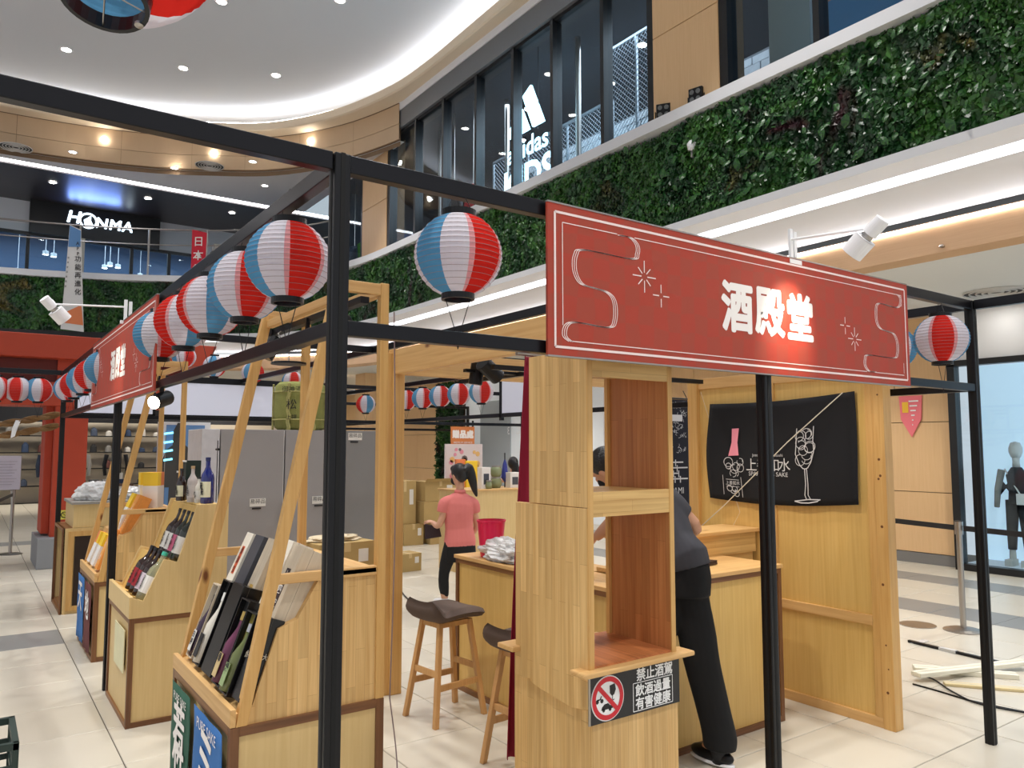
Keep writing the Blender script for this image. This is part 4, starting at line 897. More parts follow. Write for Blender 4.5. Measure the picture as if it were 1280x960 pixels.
# ------------------------------------------------------------------ stand 2: closed stepped stand with bottles
t2 = thing('display_stand', (1.13, 5.64, 0), 'closed pale veneer stand with two steps of bottles, second on the left', 'display stand')
y0, y1 = 5.235, 6.05
part(t2, 'base_cabinet', MB().box(.862, 1.408, y0+.01, y1-.01, 0, .62), VENEER)
for x in (.85, 1.39):
    for y in (y0, y1-.03): part(t2, 'corner_trim', MB().box(x, x+.03, y, y+.03, 0, .65), BROWN, bevel=.002)
for y in (y0, y1-.03):
    for z in (0, .62): part(t2, 'edge_trim', MB().box(.88, 1.39, y, y+.03, z, z+.03), BROWNX)
for z in (0, .62): part(t2, 'edge_trim', MB().box(.85, .88, y0+.03, y1-.03, z, z+.03), BROWNY)
pr = [(.85, .65), (.85, .78), (.925, .75), (1.035, .995), (1.115, .97), (1.225, 1.325), (1.42, 1.325), (1.42, .65)]
for y in (y0, y1-.018): part(t2, 'side_panel', MB().prism(pr, 'y', y, y+.018), VENEER, bevel=.001)
pi = [(.85, .65), (.85, .76), (.866, .75), (.93, .73), (1.045, .975), (1.12, .95), (1.24, 1.30), (1.24, 1.31), (1.42, 1.31), (1.42, .65)]
part(t2, 'stepped_shelf', MB().prism(pi, 'y', y0+.018, y1-.018), PLY)
part(t2, 'lip', MB().box(.846, .868, y0-.002, y1+.002, .652, .778), VENEER)
m = MB(); m.box(.845, .85, 5.36, 5.72, .30, .56); tp = thing('paper_notice', (.845, 5.54, .3), 'curled cream paper notice taped to the pale stand front', 'notice'); part(tp, 'sheet', m, mat('cream_paper', (222, 216, 178), .7, noise=.12))
# bottles
def bottle(loc, rot, r, h, glass, label, lc, cap, lb, group, shape='sake', neck=.3):
    t = thing('sake_bottle', loc, lb, 'bottle', group, rot=rot)
    nr = r*.34
    prof = [(0, 0), (r*.92, 0), (r, h*.02), (r, h*.55), (r*.9, h*.63), (r*.55, h*.72), (nr, h*.8), (nr*.95, h*.97), (nr*.95, h), (0, h)]
    part(t, 'body', MB().lathe(prof, 20), glass, local=True, smooth=True)
    part(t, 'cap', MB().lathe([(nr*1.12, h*.93), (nr*1.15, h*1.005), (0, h*1.01)], 16), cap, local=True)
    n = 10; a0 = PI*.52; a1 = PI*1.48; vs = []
    for z in (h*.14, h*.48):
        for k in range(n): a = a0+(a1-a0)*k/(n-1); vs.append(((r+.0008)*math.cos(a), (r+.0008)*math.sin(a), z))
    m = MB().add(vs, [(k, k+1, n+k+1, n+k) for k in range(n-1)]); lo = part(t, 'label', m, lc, local=True)
    m = MB()
    for k, (y, z) in enumerate(((.0, .42), (.0, .36), (.01, .29), (.01, .23))): text(m, label[k % len(label)], r*.75, (-(r+.003), -y, h*z), (0, -1, 0), (0, 0, 1), offset=.02, extr=.0)
    part(lo, 'writing', m, mat('ink', (30, 28, 30), .6)) if 0 else None
    w_ = part(t, 'writing', m, mat('ink', (30, 28, 30), .6), local=True)
    return t
GB = mat('brown_glass', (38, 18, 12), .08, spec=.8); GD = mat('dark_green_glass', (30, 36, 26), .08, spec=.8); GC = mat('clear_glass', (196, 204, 176), .05, trans=.7); GBL = mat('blue_glass', (22, 34, 120), .06, spec=.9, trans=.2)
LW = mat('label_white', (226, 222, 216), .6); LP_ = mat('label_pink', (196, 96, 128), .6); LRed = mat('label_red', (150, 30, 40), .6, noise=.4, nscale=40)
CB = mat('cap_black', (24, 20, 22), .4); CT = mat('cap_teal', (70, 186, 160), .4); CW = mat('cap_white', (230, 228, 224), .4)
lean = math.radians(24)
bt = 'bottles on the stepped pale stand'
for i, (y, g, ch, lc, cp, lb) in enumerate(((5.33, GC, '白水', LW, CT, 'clear sake bottle with teal cap, white label with blue drops'), (5.46, GB, '雪香', mat('label_lilac', (206, 190, 200), .6), CB, 'brown sake bottle with pale lilac label beside the clear one'), (5.59, GB, '紅梅', LRed, CB, 'brown sake bottle with dark red and orange label'), (5.72, GB, '紅', LRed, CB, 'brown bottle at the far end of the lower step, red label'))):
    bottle((.935, y, .742), (0, lean, 0), .047, .31, g, ch, lc, cp, lb, bt)
for i, (y, g, ch, lc, cp, lb) in enumerate(((5.33, GD, '純米', LW, CB, 'dark green bottle with grey white label on the upper step, nearest'), (5.45, GD, '梅酒', LP_, CB, 'dark green bottle with pink label on the upper step, middle'), (5.57, GB, '大吟醸', LW, CB, 'brown bottle with bold white label on the upper step'), (5.70, GB, '吟醸', LW, CB, 'brown bottle with white label at the far end of the upper step'))):
    bottle((1.125, y, .966), (0, lean*.8, 0), .047, .32, g, ch, lc, cp, lb, bt)
bt = 'bottles standing on top of the pale stand'
bottle((1.30, 5.31, 1.326), (0, 0, .3), .042, .30, GBL, '酔鯨', mat('label_cream', (226, 222, 190), .6), mat('cap_blue', (26, 34, 90), .4), 'bright blue tall bottle with cream label on top of the pale stand', bt)
bottle((1.27, 5.40, 1.326), (0, 0, .2), .028, .17, mat('white_glass', (214, 208, 196), .3), '小鼓', LW, CB, 'small white bottle with white label beside the blue bottle', bt)
bottle((1.25, 5.50, 1.326), (0, 0, .2), .034, .24, mat('grey_print_glass', (186, 176, 172), .35, noise=.3, nscale=30), '花', mat('label_grey', (200, 192, 188), .6), mat('cap_cork', (180, 150, 110), .7), 'slim pale patterned bottle with cork on top of the pale stand', bt)
bottle((1.28, 5.62, 1.326), (0, 0, .2), .034, .22, GD, '黒', LW, CB, 'dark short bottle with white label on top of the pale stand', bt)
bottle((1.22, 5.69, 1.326), (0, 0, .2), .034, .22, GB, '黒', mat('label_cream', (226, 222, 190), .6), CB, 'brown squat bottle with cream label behind the dark box', bt)
t = thing('dark_carton', (1.3, 5.80, 1.326), 'dark green upright gift carton on top of the pale stand', 'box')
part(t, 'body', MB().box(1.26, 1.36, 5.75, 5.85, 1.326, 1.60), mat('carton_dark_green', (22, 40, 34), .5)); part(t, 'edge', MB().box(1.257, 1.262, 5.745, 5.855, 1.59, 1.602), LW)
t = thing('display_twig', (1.33, 5.40, 1.326), 'thin black stick ornament standing behind the blue bottle', 'ornament')
part(t, 'stick', MB().tube([(1.37, 5.36, 1.33), (1.37, 5.36, 1.74)], .003, 6), BLACK); part(t, 'knob', MB().tube([(1.37, 5.33, 1.68), (1.37, 5.39, 1.68)], .008, 8), BLACK)
# leaning gift boxes with bottles in their windows
def gift_box(loc, w_, d_, h_, ang, body, lb, group, window=None, bot=None, strip=None, stripc=None, chars=None, side=None):
    t = thing('gift_box', loc, lb, 'box', group, rot=(0, ang, 0))
    if window:
        m = MB(); th = .006
        m.box(d_*.25, d_, -w_/2, w_/2, 0, h_); m.box(0, d_*.25, -w_/2, -w_/2+th, 0, h_); m.box(0, d_*.25, w_/2-th, w_/2, 0, h_); m.box(0, d_*.25, -w_/2+th, w_/2-th, 0, th); m.box(0, d_*.25, -w_/2+th, w_/2-th, h_-th, h_)
        part(t, 'box_body', m, body, local=True)
        part(t, 'lining', MB().box(d_*.24, d_*.25, -w_/2+th, w_/2-th, th, h_-th), window, local=True)
        if bot:
            r = w_*.30; hb = h_*.84; cx = d_*.2
            part(t, 'bottle', MB().lathe([(0, .01), (r, .012), (r, hb*.55), (r*.5, hb*.72), (r*.32, hb*.8), (r*.3, hb), (0, hb)], 14, (cx, 0, 0)), bot[0], local=True, smooth=True)
            part(t, 'bottle_label', MB().box(cx-r-.002, cx-r, -r*.7, r*.7, hb*.1, hb*.42), bot[1], local=True)
            part(t, 'bottle_cap', MB().lathe([(r*.38, hb*.9), (r*.38, hb*1.02), (0, hb*1.02)], 10, (cx, 0, 0)), bot[2], local=True)
            m = MB()
            for k, ch in enumerate(bot[3]): text(m, ch, r*1.1, (cx-r-.003, 0, hb*(.36-.12*k)), (0, -1, 0), (0, 0, 1), offset=.02)
            part(t, 'writing', m, MATS['ink'], local=True)
    else:
        part(t, 'box_body', MB().box(0, d_, -w_/2, w_/2, 0, h_), body, local=True, bevel=.0015)
        part(t, 'lid_line', MB().box(d_*.27, d_*.275, -w_/2-.0006, w_/2+.0006, 0, h_+.0006), mat('seam', (120, 104, 88), .8), local=True)
    if strip:
        z0, z1, yy = strip; so = part(t, 'label', MB().box(-.0015, 0, yy-w_*.18, yy+w_*.18, z0, z1), stripc, local=True)
        m = MB(); n = len(chars); 
        for k, ch in enumerate(chars): text(m, ch, min((z1-z0)/n*.95, w_*.36), (-.003, yy, z1-(z1-z0)*(k+.5)/n), (0, -1, 0), (0, 0, 1), offset=.01, extr=.0)
        part(t, 'writing', m, mat('label_writing', (240, 232, 224), .6) if stripc.name != 'label_orange' else mat('writing_dark_red', (96, 30, 20), .6), local=True)
    if side:
        m = MB(); text(m, side, .03, (d_*.5, -w_/2-.0012, h_*.55), (1, 0, 0), (0, 0, 1)); part(t, 'side_writing', m, mat('foil_writing', (190, 184, 170), .4), local=True)
    return t
PAL = wood('paulownia', (214, 200, 178), (196, 180, 156), 'z', grain=.7); PALW = mat('white_card', (232, 224, 208), .6); BLK = mat('black_card', (16, 16, 18), .25); GRY = mat('slate_card', (70, 72, 80), .5)
LO = mat('label_orange', (214, 96, 56), .6); LD = mat('label_dark', (44, 24, 30), .6)
g1 = 'gift boxes on the nearest stand'
a1 = math.radians(20)
gift_box((.905, 3.955, .70), .10, .10, .35, a1, PAL, 'open pale wood box with white labelled bottle at the far end of the front row', g1, mat('lining_grey', (150, 146, 142), .7), (mat('bottle_plum', (56, 40, 60), .1), LW, CB, '白鹿'))
gift_box((.90, 3.80, .70), .12, .10, .39, a1, BLK, 'tall black box with a white flower tied bottle, second in the front row', g1, mat('lining_black', (14, 14, 16), .5), (mat('white_glass', (214, 208, 196), .3), mat('label_night', (40, 40, 44), .5), CW, '銀'))
gift_box((.90, 3.62, .70), .16, .11, .40, a1, BLK, 'wide plain glossy black box in the middle of the front row', g1)
gift_box((.895, 3.44, .70), .12, .10, .36, a1, BLK, 'black box showing a purple and cream wrapped bottle', g1, mat('lining_black', (14, 14, 16), .5), (mat('wrap_purple', (100, 44, 74), .35, noise=.5, nscale=30), mat('label_straw', (206, 180, 130), .6, noise=.2), mat('cap_gold', (190, 160, 90), .3, .6), '華'))
gift_box((.89, 3.30, .70), .12, .10, .33, a1, BLK, 'black box with olive lining and a green leaf labelled bottle', g1, mat('lining_olive', (120, 108, 40), .5), (mat('bottle_clear_green', (104, 112, 66), .15), mat('label_leaf', (150, 170, 120), .6, noise=.3, nscale=50), mat('cap_silver', (190, 190, 194), .3, .6), '緑'))
gift_box((.905, 3.17, .705), .10, .07, .33, a1, BLK, 'flat black box with small foil writing, nearest in the front row', g1, side='純米 大吟醸')
a2 = math.radians(24)
gift_box((1.05, 3.93, .985), .10, .10, .31, a2, PALW, 'white wooden box with orange label in the back row', g1, strip=(.10, .24, 0), stripc=LO, chars='清酒宝')
gift_box((1.055, 3.79, .985), .13, .10, .31, a2, GRY, 'slate grey tall box in the back row', g1)
gift_box((1.06, 3.62, .985), .11, .10, .31, a2, PAL, 'plain pale wooden box in the back row behind the slanted upright', g1, strip=(.03, .09, 0), stripc=mat('label_gold', (200, 160, 70), .4), chars='金')
gift_box((1.05, 3.37, .985), .09, .10, .33, a2, PALW, 'cream box with narrow dark label in the back row', g1, strip=(.14, .24, 0), stripc=mat('label_black', (30, 28, 28), .5), chars='黒松')
gift_box((.985, 3.20, .88), .12, .17, .44, a2, PAL, 'large pale wooden box with two dark name labels leaning over the near side', g1, strip=(.16, .34, 0), stripc=LD, chars='十四代')
# stand 3 boxes
g3 = 'yellow and orange boxes on the farther stand'
YO = mat('card_yellow', (240, 200, 50), .6); OR = mat('card_orange', (228, 130, 80), .6); WC = mat('card_white', (232, 228, 224), .6)
def tri_box(loc, ang, lb, w_=.15, h_=.27, d_=.09, rot=0, top=(OR, YO)):
    t = thing('gift_carton', loc, lb, 'box', g3, rot=(0, ang, rot))
    part(t, 'box_body', MB().box(0, d_, -w_/2, w_/2, 0, h_*.62), WC, local=True); part(t, 'top_band', MB().box(0, d_, -w_/2, 0, h_*.62, h_), top[1], local=True); part(t, 'top_band', MB().box(0, d_, 0, w_/2, h_*.62, h_), top[0], local=True)
tri_box((.90, 7.70, .70), a1, 'white carton with orange and yellow top, far end of the front row'); 
ob_ = mat('amber_card', (226, 150, 70), .6, noise=.15, nscale=30)
gift_box((.90, 7.20, .70), .12, .1, .34, a1, ob_, 'amber box with red brushed character, front row of the farther stand', g3, strip=(.04, .26, 0), stripc=mat('amber_face', (236, 176, 100), .6), chars='梅酒')
tri_box((.90, 7.45, .70), a1, 'yellow topped white carton in the front row beside the amber box', top=(YO, YO))
gift_box((1.06, 7.15, .985), .14, .1, .34, a2, ob_, 'amber box with red brushed character in the back row of the farther stand', g3, strip=(.04, .26, 0), stripc=MATS['amber_face'], chars='柚子')
tri_box((1.06, 7.40, .985), a2, 'white carton with yellow top in the back row of the farther stand', h_=.34, top=(YO, YO))
tri_box((1.27, 7.25, 1.178), 0, 'tall white carton with orange and yellow top standing on the farther stand', w_=.16, h_=.30, d_=.12, rot=-.5)
tri_box((1.26, 7.52, 1.178), 0, 'yellow carton standing behind the tall white carton', w_=.10, h_=.29, d_=.1, top=(YO, YO))
# banners on the bases
def cloth_banner(y0, y1, z0, z1, x, m_, lb, ch, grp, small):
    t = thing('cloth_banner', (x, (y0+y1)/2, z0), lb, 'banner', grp); n = 12; vs = []
    for j in range(9):
        for i in range(n+1):
            y = y0+(y1-y0)*i/n; z = z0+(z1-z0)*j/8; vs.append((x-.006+.003*math.sin(i*1.1)+.002*math.sin(j*1.3+i), y, z))
    m = MB().add(vs, [(j*(n+1)+i, j*(n+1)+i+1, (j+1)*(n+1)+i+1, (j+1)*(n+1)+i) for j in range(8) for i in range(n)])
    o = part(t, 'cloth', m, m_, smooth=True); sm = o.modifiers.new('thick', 'SOLIDIFY'); sm.thickness = .002
    m = MB(); yc = (y0+y1)/2
    for k, c_ in enumerate(ch): text(m, c_, (y1-y0)*.62, (x-.0125, yc, z1-.17-.16*k), (0, -1, 0), (0, 0, 1), extr=0, bold=.006)
    if small: text(m, small, (y1-y0)*.14, (x-.0125, yc, z1-.05), (0, -1, 0), (0, 0, 1), extr=0)
    part(t, 'lettering', m, PRINT2)
GRN = mat('banner_green', (48, 92, 74), .85, noise=.1, nscale=20); BLU = mat('banner_blue', (58, 112, 176), .85, noise=.1, nscale=20); MAR = mat('banner_maroon', (104, 52, 52), .85, noise=.1, nscale=20)
cloth_banner(3.67, 4.03, .03, .585, .862, GRN, 'dark green cloth banner with white characters on the nearest stand', '若竹', 'cloth banners', 'PURE SAKE')
cloth_banner(3.15, 3.60, .03, .585, .862, BLU, 'blue cloth banner with white strokes on the nearest stand', 'ミ', 'cloth banners', 'PURE SAKE')
cloth_banner(7.45, 7.88, .05, .585, .862, BLU, 'blue cloth banner on the farther stand with small white writing', '天', 'cloth banners', None)
cloth_banner(7.02, 7.40, .05, .585, .862, MAR, 'maroon cloth banner on the farther stand', '地', 'cloth banners', None)
# ------------------------------------------------------------------ stand 4: dark open cabinet with a wooden box on top
t = thing('open_cabinet', (1.2, 9.45, 0), 'open fronted wooden cabinet with dark inside, farthest on the left', 'cabinet')
x0, x1, y0, y1 = .84, 1.6, 9.1, 9.95
part(t, 'side_panel', MB().box(x0, x1, y0, y0+.02, 0, .86), VENEER); part(t, 'side_panel', MB().box(x0, x1, y1-.02, y1, 0, .86), VENEER); part(t, 'back_panel', MB().box(x1-.02, x1, y0+.02, y1-.02, 0, .86), mat('cabinet_shade', (46, 30, 20), .8))
part(t, 'bottom_board', MB().box(x0+.01, x1-.02, y0+.02, y1-.02, .03, .05), BROWNY); part(t, 'top_board', MB().box(x0, x1, y0+.02, y1-.02, .84, .86), BROWNY)
for a, b, c, d in ((y0, y0+.03, 0, .86), (y1-.03, y1, 0, .86)): part(t, 'face_trim', MB().box(x0-.015, x0+.01, a, b, c, d), BROWN)
for z in (0, .83): part(t, 'face_trim', MB().box(x0-.012, x0+.01, y0+.03, y1-.03, z, z+.03), BROWNY)
# front opening also faces the camera side in the photograph
part(t, 'front_panel', MB().box(x0+.10, x1-.02, y0-.012, y0-.002, .08, .78), mat('cabinet_shade', (46, 30, 20), .8));  # flat dark sheet, its colour stands in for the shaded inside of the opening
part(t, 'frame', MB().box(x0+.04, x0+.09, y0-.016, y0, .03, .83).box(x0+.09, x1, y0-.016, y0, .78, .83).box(x0+.09, x1, y0-.016, y0, .03, .08), PINEZ)
t = thing('counter_box', (1.25, 9.4, .86), 'plain wooden box counter standing on the open cabinet', 'box')
part(t, 'body', MB().box(.92, 1.75, 9.12, 9.9, .862, 1.10), VENEER, bevel=.003); part(t, 'top', MB().box(.9, 1.77, 9.1, 9.92, 1.10, 1.125), mat('grey_top', (150, 146, 140), .5))
def crumple(name, c, rad, m_, lb, cat, seed, n=3, amp=.28, freq=6):
    bm = bmesh.new(); bmesh.ops.create_icosphere(bm, subdivisions=n+1, radius=1)
    from mathutils import noise as _n
    for v in bm.verts:
        d = _n.noise(v.co*freq*.35+Vector((seed, 0, 0)))*amp+_n.noise(v.co*freq+Vector((0, seed, 0)))*amp*.45
        v.co = Vector((v.co.x*rad[0], v.co.y*rad[1], (v.co.z*rad[2])))*(1+d); v.co.z = max(v.co.z, -rad[2]*.45)
    zmin = min(v.co.z for v in bm.verts)
    m = MB().add([(v.co.x+c[0], v.co.y+c[1], v.co.z-zmin+c[2]) for v in bm.verts], [tuple(v.index for v in f.verts) for f in bm.faces]); bm.free()
    return solo(name, m, m_, lb, cat)
PLAS = mat('thin_plastic', (232, 232, 232), .22, trans=.25, noise=.1, nscale=14)
crumple('plastic_bag', (1.14, 9.45, 1.126), (.2, .2, .13), PLAS, 'crumpled white plastic bag on the farthest wooden box counter', 'bag', 3)
crumple('plastic_bag', (1.5, 9.4, 1.126), (.13, .13, .09), PLAS, 'smaller white plastic bag right of the bigger one', 'bag', 5)
# ================================================================== tall open shelf cabinet under the sign
kx0, kx1, ky0, ky1 = 1.895, 2.35, 2.19, 2.555
kc = thing('shelf_cabinet', ((kx0+kx1)/2, 2.42, 0), 'tall open pine shelf cabinet with curved side board under the red sign', 'cabinet')
part(kc, 'side_panel', MB().box(kx0, kx0+.02, ky0, ky1, 1.47, 2.07), JOINT, bevel=.0015)
part(kc, 'side_panel', MB().prism([(ky0, .745), (ky0+.02, .735), (ky0+.10, .725), (ky0+.2, .735), (ky0+.29, .745), (ky0+.34, .755), (ky0+.36, .768), (ky0+.385, .762), (ky0+.455, .765), (ky0+.455, 1.468), (ky0, 1.468)], 'x', kx0-.004, kx0+.018), JOINT, bevel=.0015)
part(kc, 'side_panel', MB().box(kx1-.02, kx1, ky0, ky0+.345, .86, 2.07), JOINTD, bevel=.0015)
part(kc, 'front_edge', MB().box(kx0-.002, kx0+.024, ky0-.006, ky0, .86, 2.07), PINEZ); part(kc, 'front_edge', MB().box(kx1-.022, kx1+.002, ky0-.006, ky0, .86, 2.07), PINEZ)
part(kc, 'top_board', MB().box(kx0+.02, kx1-.02, ky0, ky1, 2.0, 2.02), JOINTX); part(kc, 'top_fascia', MB().box(kx0+.02, kx1-.02, ky0-.004, ky0+.015, 1.965, 2.068), JOINTX)
part(kc, 'shelf_board', MB().box(kx0+.02, kx1-.02, ky0+.01, ky0+.365, 1.505, 1.525), JOINTX); part(kc, 'shelf_fascia', MB().box(kx0+.024, kx1-.022, ky0-.004, ky0+.014, 1.435, 1.528), JOINTX)
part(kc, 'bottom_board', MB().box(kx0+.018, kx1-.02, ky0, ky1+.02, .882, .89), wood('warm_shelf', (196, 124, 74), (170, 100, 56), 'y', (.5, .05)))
for x in (2.02, 2.2): part(kc, 'light_disc', MB().tube([(x, 2.36, 1.992), (x, 2.36, 1.999)], .055, 24), mat('disc_light', (236, 226, 210), .4, emit=.25))
part(kc, 'rear_edge', MB().box(kx1-.035, kx1, ky0+.345, ky0+.365, .87, 2.0), PINEZ)
part(kc, 'base_cabinet', MB().box(kx0+.016, kx1+.018, ky0+.005, ky0+.49, 0, .862), JOINT, bevel=.002)
part(kc, 'ledge_board', MB().box(kx0-.05, kx1+.075, ky0-.04, ky0+.05, .862, .882), PINEX, bevel=.006)
part(kc, 'ledge_board', MB().box(kx0-.045, kx0+.05, ky0+.42, ky0+.53, .862, .882), PINEX, bevel=.004)
wn_ = thing('warning_sign', ((kx0+kx1)/2, ky0, .62), 'black plate sign with red no drinking circle and white characters on the cabinet', 'sign')
zs0, zs1 = .683, .852; ys_ = ky0+.002
part(wn_, 'plate', MB().box(kx0-.001, kx1+.019, ys_-.006, ys_+.001, zs0, zs1), mat('plate_black', (24, 24, 28), .3))
part(wn_, 'folded_edge', MB().box(kx0-.004, kx0+.004, ys_-.0065, ys_-.001, zs0, zs1), CHROME)
cx_, cz_ = kx0+.088, .768
RD = mat('warning_red', (206, 30, 46), .4); WS = mat('warning_white', (240, 240, 240), .4)
def annul(mb, r0, r1, y, n=36):
    vs = []
    for k in range(n): a = 2*PI*k/n; vs += [(cx_+r0*math.cos(a), y, cz_+r0*math.sin(a)), (cx_+r1*math.cos(a), y, cz_+r1*math.sin(a))]
    return mb.add(vs, [(2*k, 2*k+1, (2*k+3) % (2*n), (2*k+2) % (2*n)) for k in range(n)])
part(wn_, 'white_disc', MB().tube([(cx_, ys_-.007, cz_), (cx_, ys_-.0065, cz_)], .082, 36), WS)
m = MB(); annul(m, .060, .078, ys_-.0085); m.bar((cx_-.055, ys_-.009, cz_+.055), (cx_+.055, ys_-.009, cz_-.055), .001, .018, up=(0, 1, 0)) if 0 else stroke(m, [(cx_-.048, ys_-.0088, cz_+.048), (cx_+.048, ys_-.0088, cz_-.048)], .017, (0, -1, 0), 0)
part(wn_, 'red_ring', m, RD)
m = MB(); yy = ys_-.0078
def flat(poly): 
    poly = [(u*.88, v*.88) for u, v in poly]; n = len(poly); m.add([(cx_+u, yy, cz_+v) for u, v in poly], [tuple(range(n))])
flat([(.010, .05), (.040, .055), (.046, .03), (.036, .010), (.022, .006), (.012, .018)]); flat([(.026, .01), (.030, .01), (.026, -.012), (.022, -.012)]); flat([(.012, -.014), (.036, -.008), (.036, -.012), (.012, -.018)])
flat([(-.038, -.045), (-.034, -.033), (-.02, -.022), (.0, -.020), (.012, -.030), (.026, -.034), (.028, -.044)])
for u in (-.024, .012): flat([(u+.008*math.cos(a), -.046+.008*math.sin(a)) for a in [2*PI*k/12 for k in range(12)]])
for u in (-.060, -.034): flat([(u+.009*math.cos(a), -.006+.009*math.sin(a)) for a in [2*PI*k/12 for k in range(12)]])
flat([(-.060, -.004), (-.040, .0), (-.034, .014), (-.038, .016), (-.046, .004), (-.060, .004)])
part(wn_, 'pictogram', m, mat('pictogram_black', (18, 18, 20), .4))
m = MB(); tx = kx0+.325
text(m, '禁止酒駕', .050, (tx+.01, yy, .826), (1, 0, 0), (0, 0, 1), extr=0, bold=.0012)
text(m, '飲酒過量', .048, (tx, yy, .769), (1, 0, 0), (0, 0, 1), extr=0, bold=.0012); text(m, '有害健康', .048, (tx, yy, .720), (1, 0, 0), (0, 0, 1), extr=0, bold=.0012)
fr_ = [(tx-.107, .693), (tx+.107, .693), (tx+.107, .797), (tx-.107, .797)]
for a in range(4): stroke(m, [(fr_[a][0], yy, fr_[a][1]), (fr_[(a+1) % 4][0], yy, fr_[(a+1) % 4][1])], .003, (0, -1, 0), 0)
part(wn_, 'lettering', m, WS)
# red curtain behind the cabinet
def curtain(x0, x1, y, z0, z1, lb):
    t = thing('red_curtain', ((x0+x1)/2, y, z0), lb, 'curtain'); n = 40; vs = []
    for j in range(14):
        f_ = j/13; w_ = (x1-x0)*(1.0+.28*(1-f_))
        for i in range(n+1):
            u = i/n; vs.append((x1-w_*(1-u) if 1 else 0, y+.028*math.sin(u*26+.4*math.sin(f_*4))*(1.1-.5*f_), z0+(z1-z0)*f_))
    m = MB().add(vs, [(j*(n+1)+i, j*(n+1)+i+1, (j+1)*(n+1)+i+1, (j+1)*(n+1)+i) for j in range(13) for i in range(n)])
    o = part(t, 'cloth', m, mat('crimson_cloth', (136, 10, 44), .85), smooth=True); s_ = o.modifiers.new('thick', 'SOLIDIFY'); s_.thickness = .004
    part(t, 'rod', MB().tube([(x0-.05, y, z1+.01), (x1+.1, y, z1+.01)], .01, 10), CHROME)
curtain(2.15, 2.5, 2.93, .29, 2.13, 'long crimson curtain hanging behind the shelf cabinet')
part(thing('curtain_tag', (2.3, 2.88, 1.6), 'small grey tag clipped on the crimson curtain', 'tag'), 'plate', MB().box(2.27, 2.33, 2.885, 2.89, 1.62, 1.66), mat('tag_grey', (180, 170, 160), .5))
# ================================================================== timber pergola and plywood wall
pg_ = thing('timber_frame', (3.4, 4.0, 0), 'timber post and beam frame over the bar counter', 'frame')
part(pg_, 'post', MB().box(2.43, 2.52, 4.88, 4.97, 0, 2.39), PINEZ, bevel=.004)
part(pg_, 'post', MB().box(2.39, 2.43, 4.90, 4.97, 0, 2.36), PINEZ, bevel=.003)
part(pg_, 'beam', MB().box(2.44, 2.50, 2.66, 4.88, 2.21, 2.385), PINEY, bevel=.003)
part(pg_, 'beam', MB().box(2.52, 4.66, 4.89, 4.95, 2.21, 2.385), PINEX, bevel=.003)
part(pg_, 'beam', MB().box(2.50, 4.60, 2.70, 2.76, 2.20, 2.30), PINEX, bevel=.003)
part(pg_, 'post', MB().box(4.60, 4.68, 4.88, 4.96, 0, 2.21), PINEZ, bevel=.004)
for i in range(6): part(pg_, 'screw', MB().tube([(2.455+.0, 4.879, 2.30-.012*i), (2.455, 4.877, 2.30-.012*i)], .004, 8), CHROME) if i % 2 == 0 else None
pw_ = thing('plywood_partition', (4.64, 3.3, 0), 'tall plywood partition wall in a pine frame on the right', 'partition')
part(pw_, 'panel', MB().box(4.615, 4.63, 2.60, 4.0, .05, 2.16), PLY)
part(pw_, 'end_post', MB().box(4.59, 4.68, 2.525, 2.60, 0, 2.22), PINEZ, bevel=.003)
part(pw_, 'stile', MB().box(4.598, 4.632, 2.60, 2.65, .06, 2.14), PINEZ, bevel=.002); part(pw_, 'stile', MB().box(4.60, 4.632, 3.32, 3.36, .70, 2.14), PINEZ, bevel=.002)
part(pw_, 'rail', MB().box(4.597, 4.633, 2.60, 4.0, .0, .06), PINEY, bevel=.002); part(pw_, 'rail', MB().box(4.597, 4.633, 2.65, 4.0, .60, .66), PINEY, bevel=.002); part(pw_, 'rail', MB().box(4.60, 4.66, 2.60, 4.0, 2.14, 2.22), PINEY, bevel=.002)
part(pw_, 'corner_post', MB().box(4.58, 4.68, 4.0, 4.09, 0, 2.22), PINEZ, bevel=.003)
kn = MB()
for z, y in ((2.02, 2.56), (1.62, 2.565), (1.52, 2.56), (1.50, 2.572), (1.21, 2.562), (.86, 2.57), (.50, 2.565), (.36, 2.555), (.22, 2.565)): kn.tube([(4.5895, y, z), (4.589, y, z)], R_.uniform(.004, .009), 8)
part(pw_, 'knot', kn, mat('knot_brown', (110, 66, 32), .6))
# black cloth with bottle and glass drawing on the partition
bc = thing('black_tapestry', (4.57, 3.2, 1.3), 'black cloth printed with a pink necked bottle and a champagne glass', 'tapestry')
ya, yb = 3.885, 2.70; n = 26; mN = 16; vs = []
def surf(u, v):
    zb_ = 1.315+.02*u+.05*u*0; zt = 2.02+.045*math.sin(u*2.5)*0-.02*math.sin(PI*u)+.03*u
    return Vector((4.585-.012*math.sin(u*9+v*3)*math.sin(PI*v)-.006*math.sin(u*21)-.005, ya+(yb-ya)*u+.02*math.sin(v*4)*(1-u)-.02*(1-v)*0, zb_+(zt-zb_)*v-.03*math.sin(PI*u)*(1-v)))
for j in range(mN+1):
    for i in range(n+1): vs.append(surf(i/n, j/mN))
o = part(bc, 'cloth', MB().add(vs, [(j*(n+1)+i, j*(n+1)+i+1, (j+1)*(n+1)+i+1, (j+1)*(n+1)+i) for j in range(mN) for i in range(n)]), mat('black_cloth', (12, 13, 20), .9), smooth=True)
o.modifiers.new('thick', 'SOLIDIFY').thickness = .002
def S2(u, v): p = surf(u, v); p.x -= .010; return p
Nx = (-1, 0, 0)
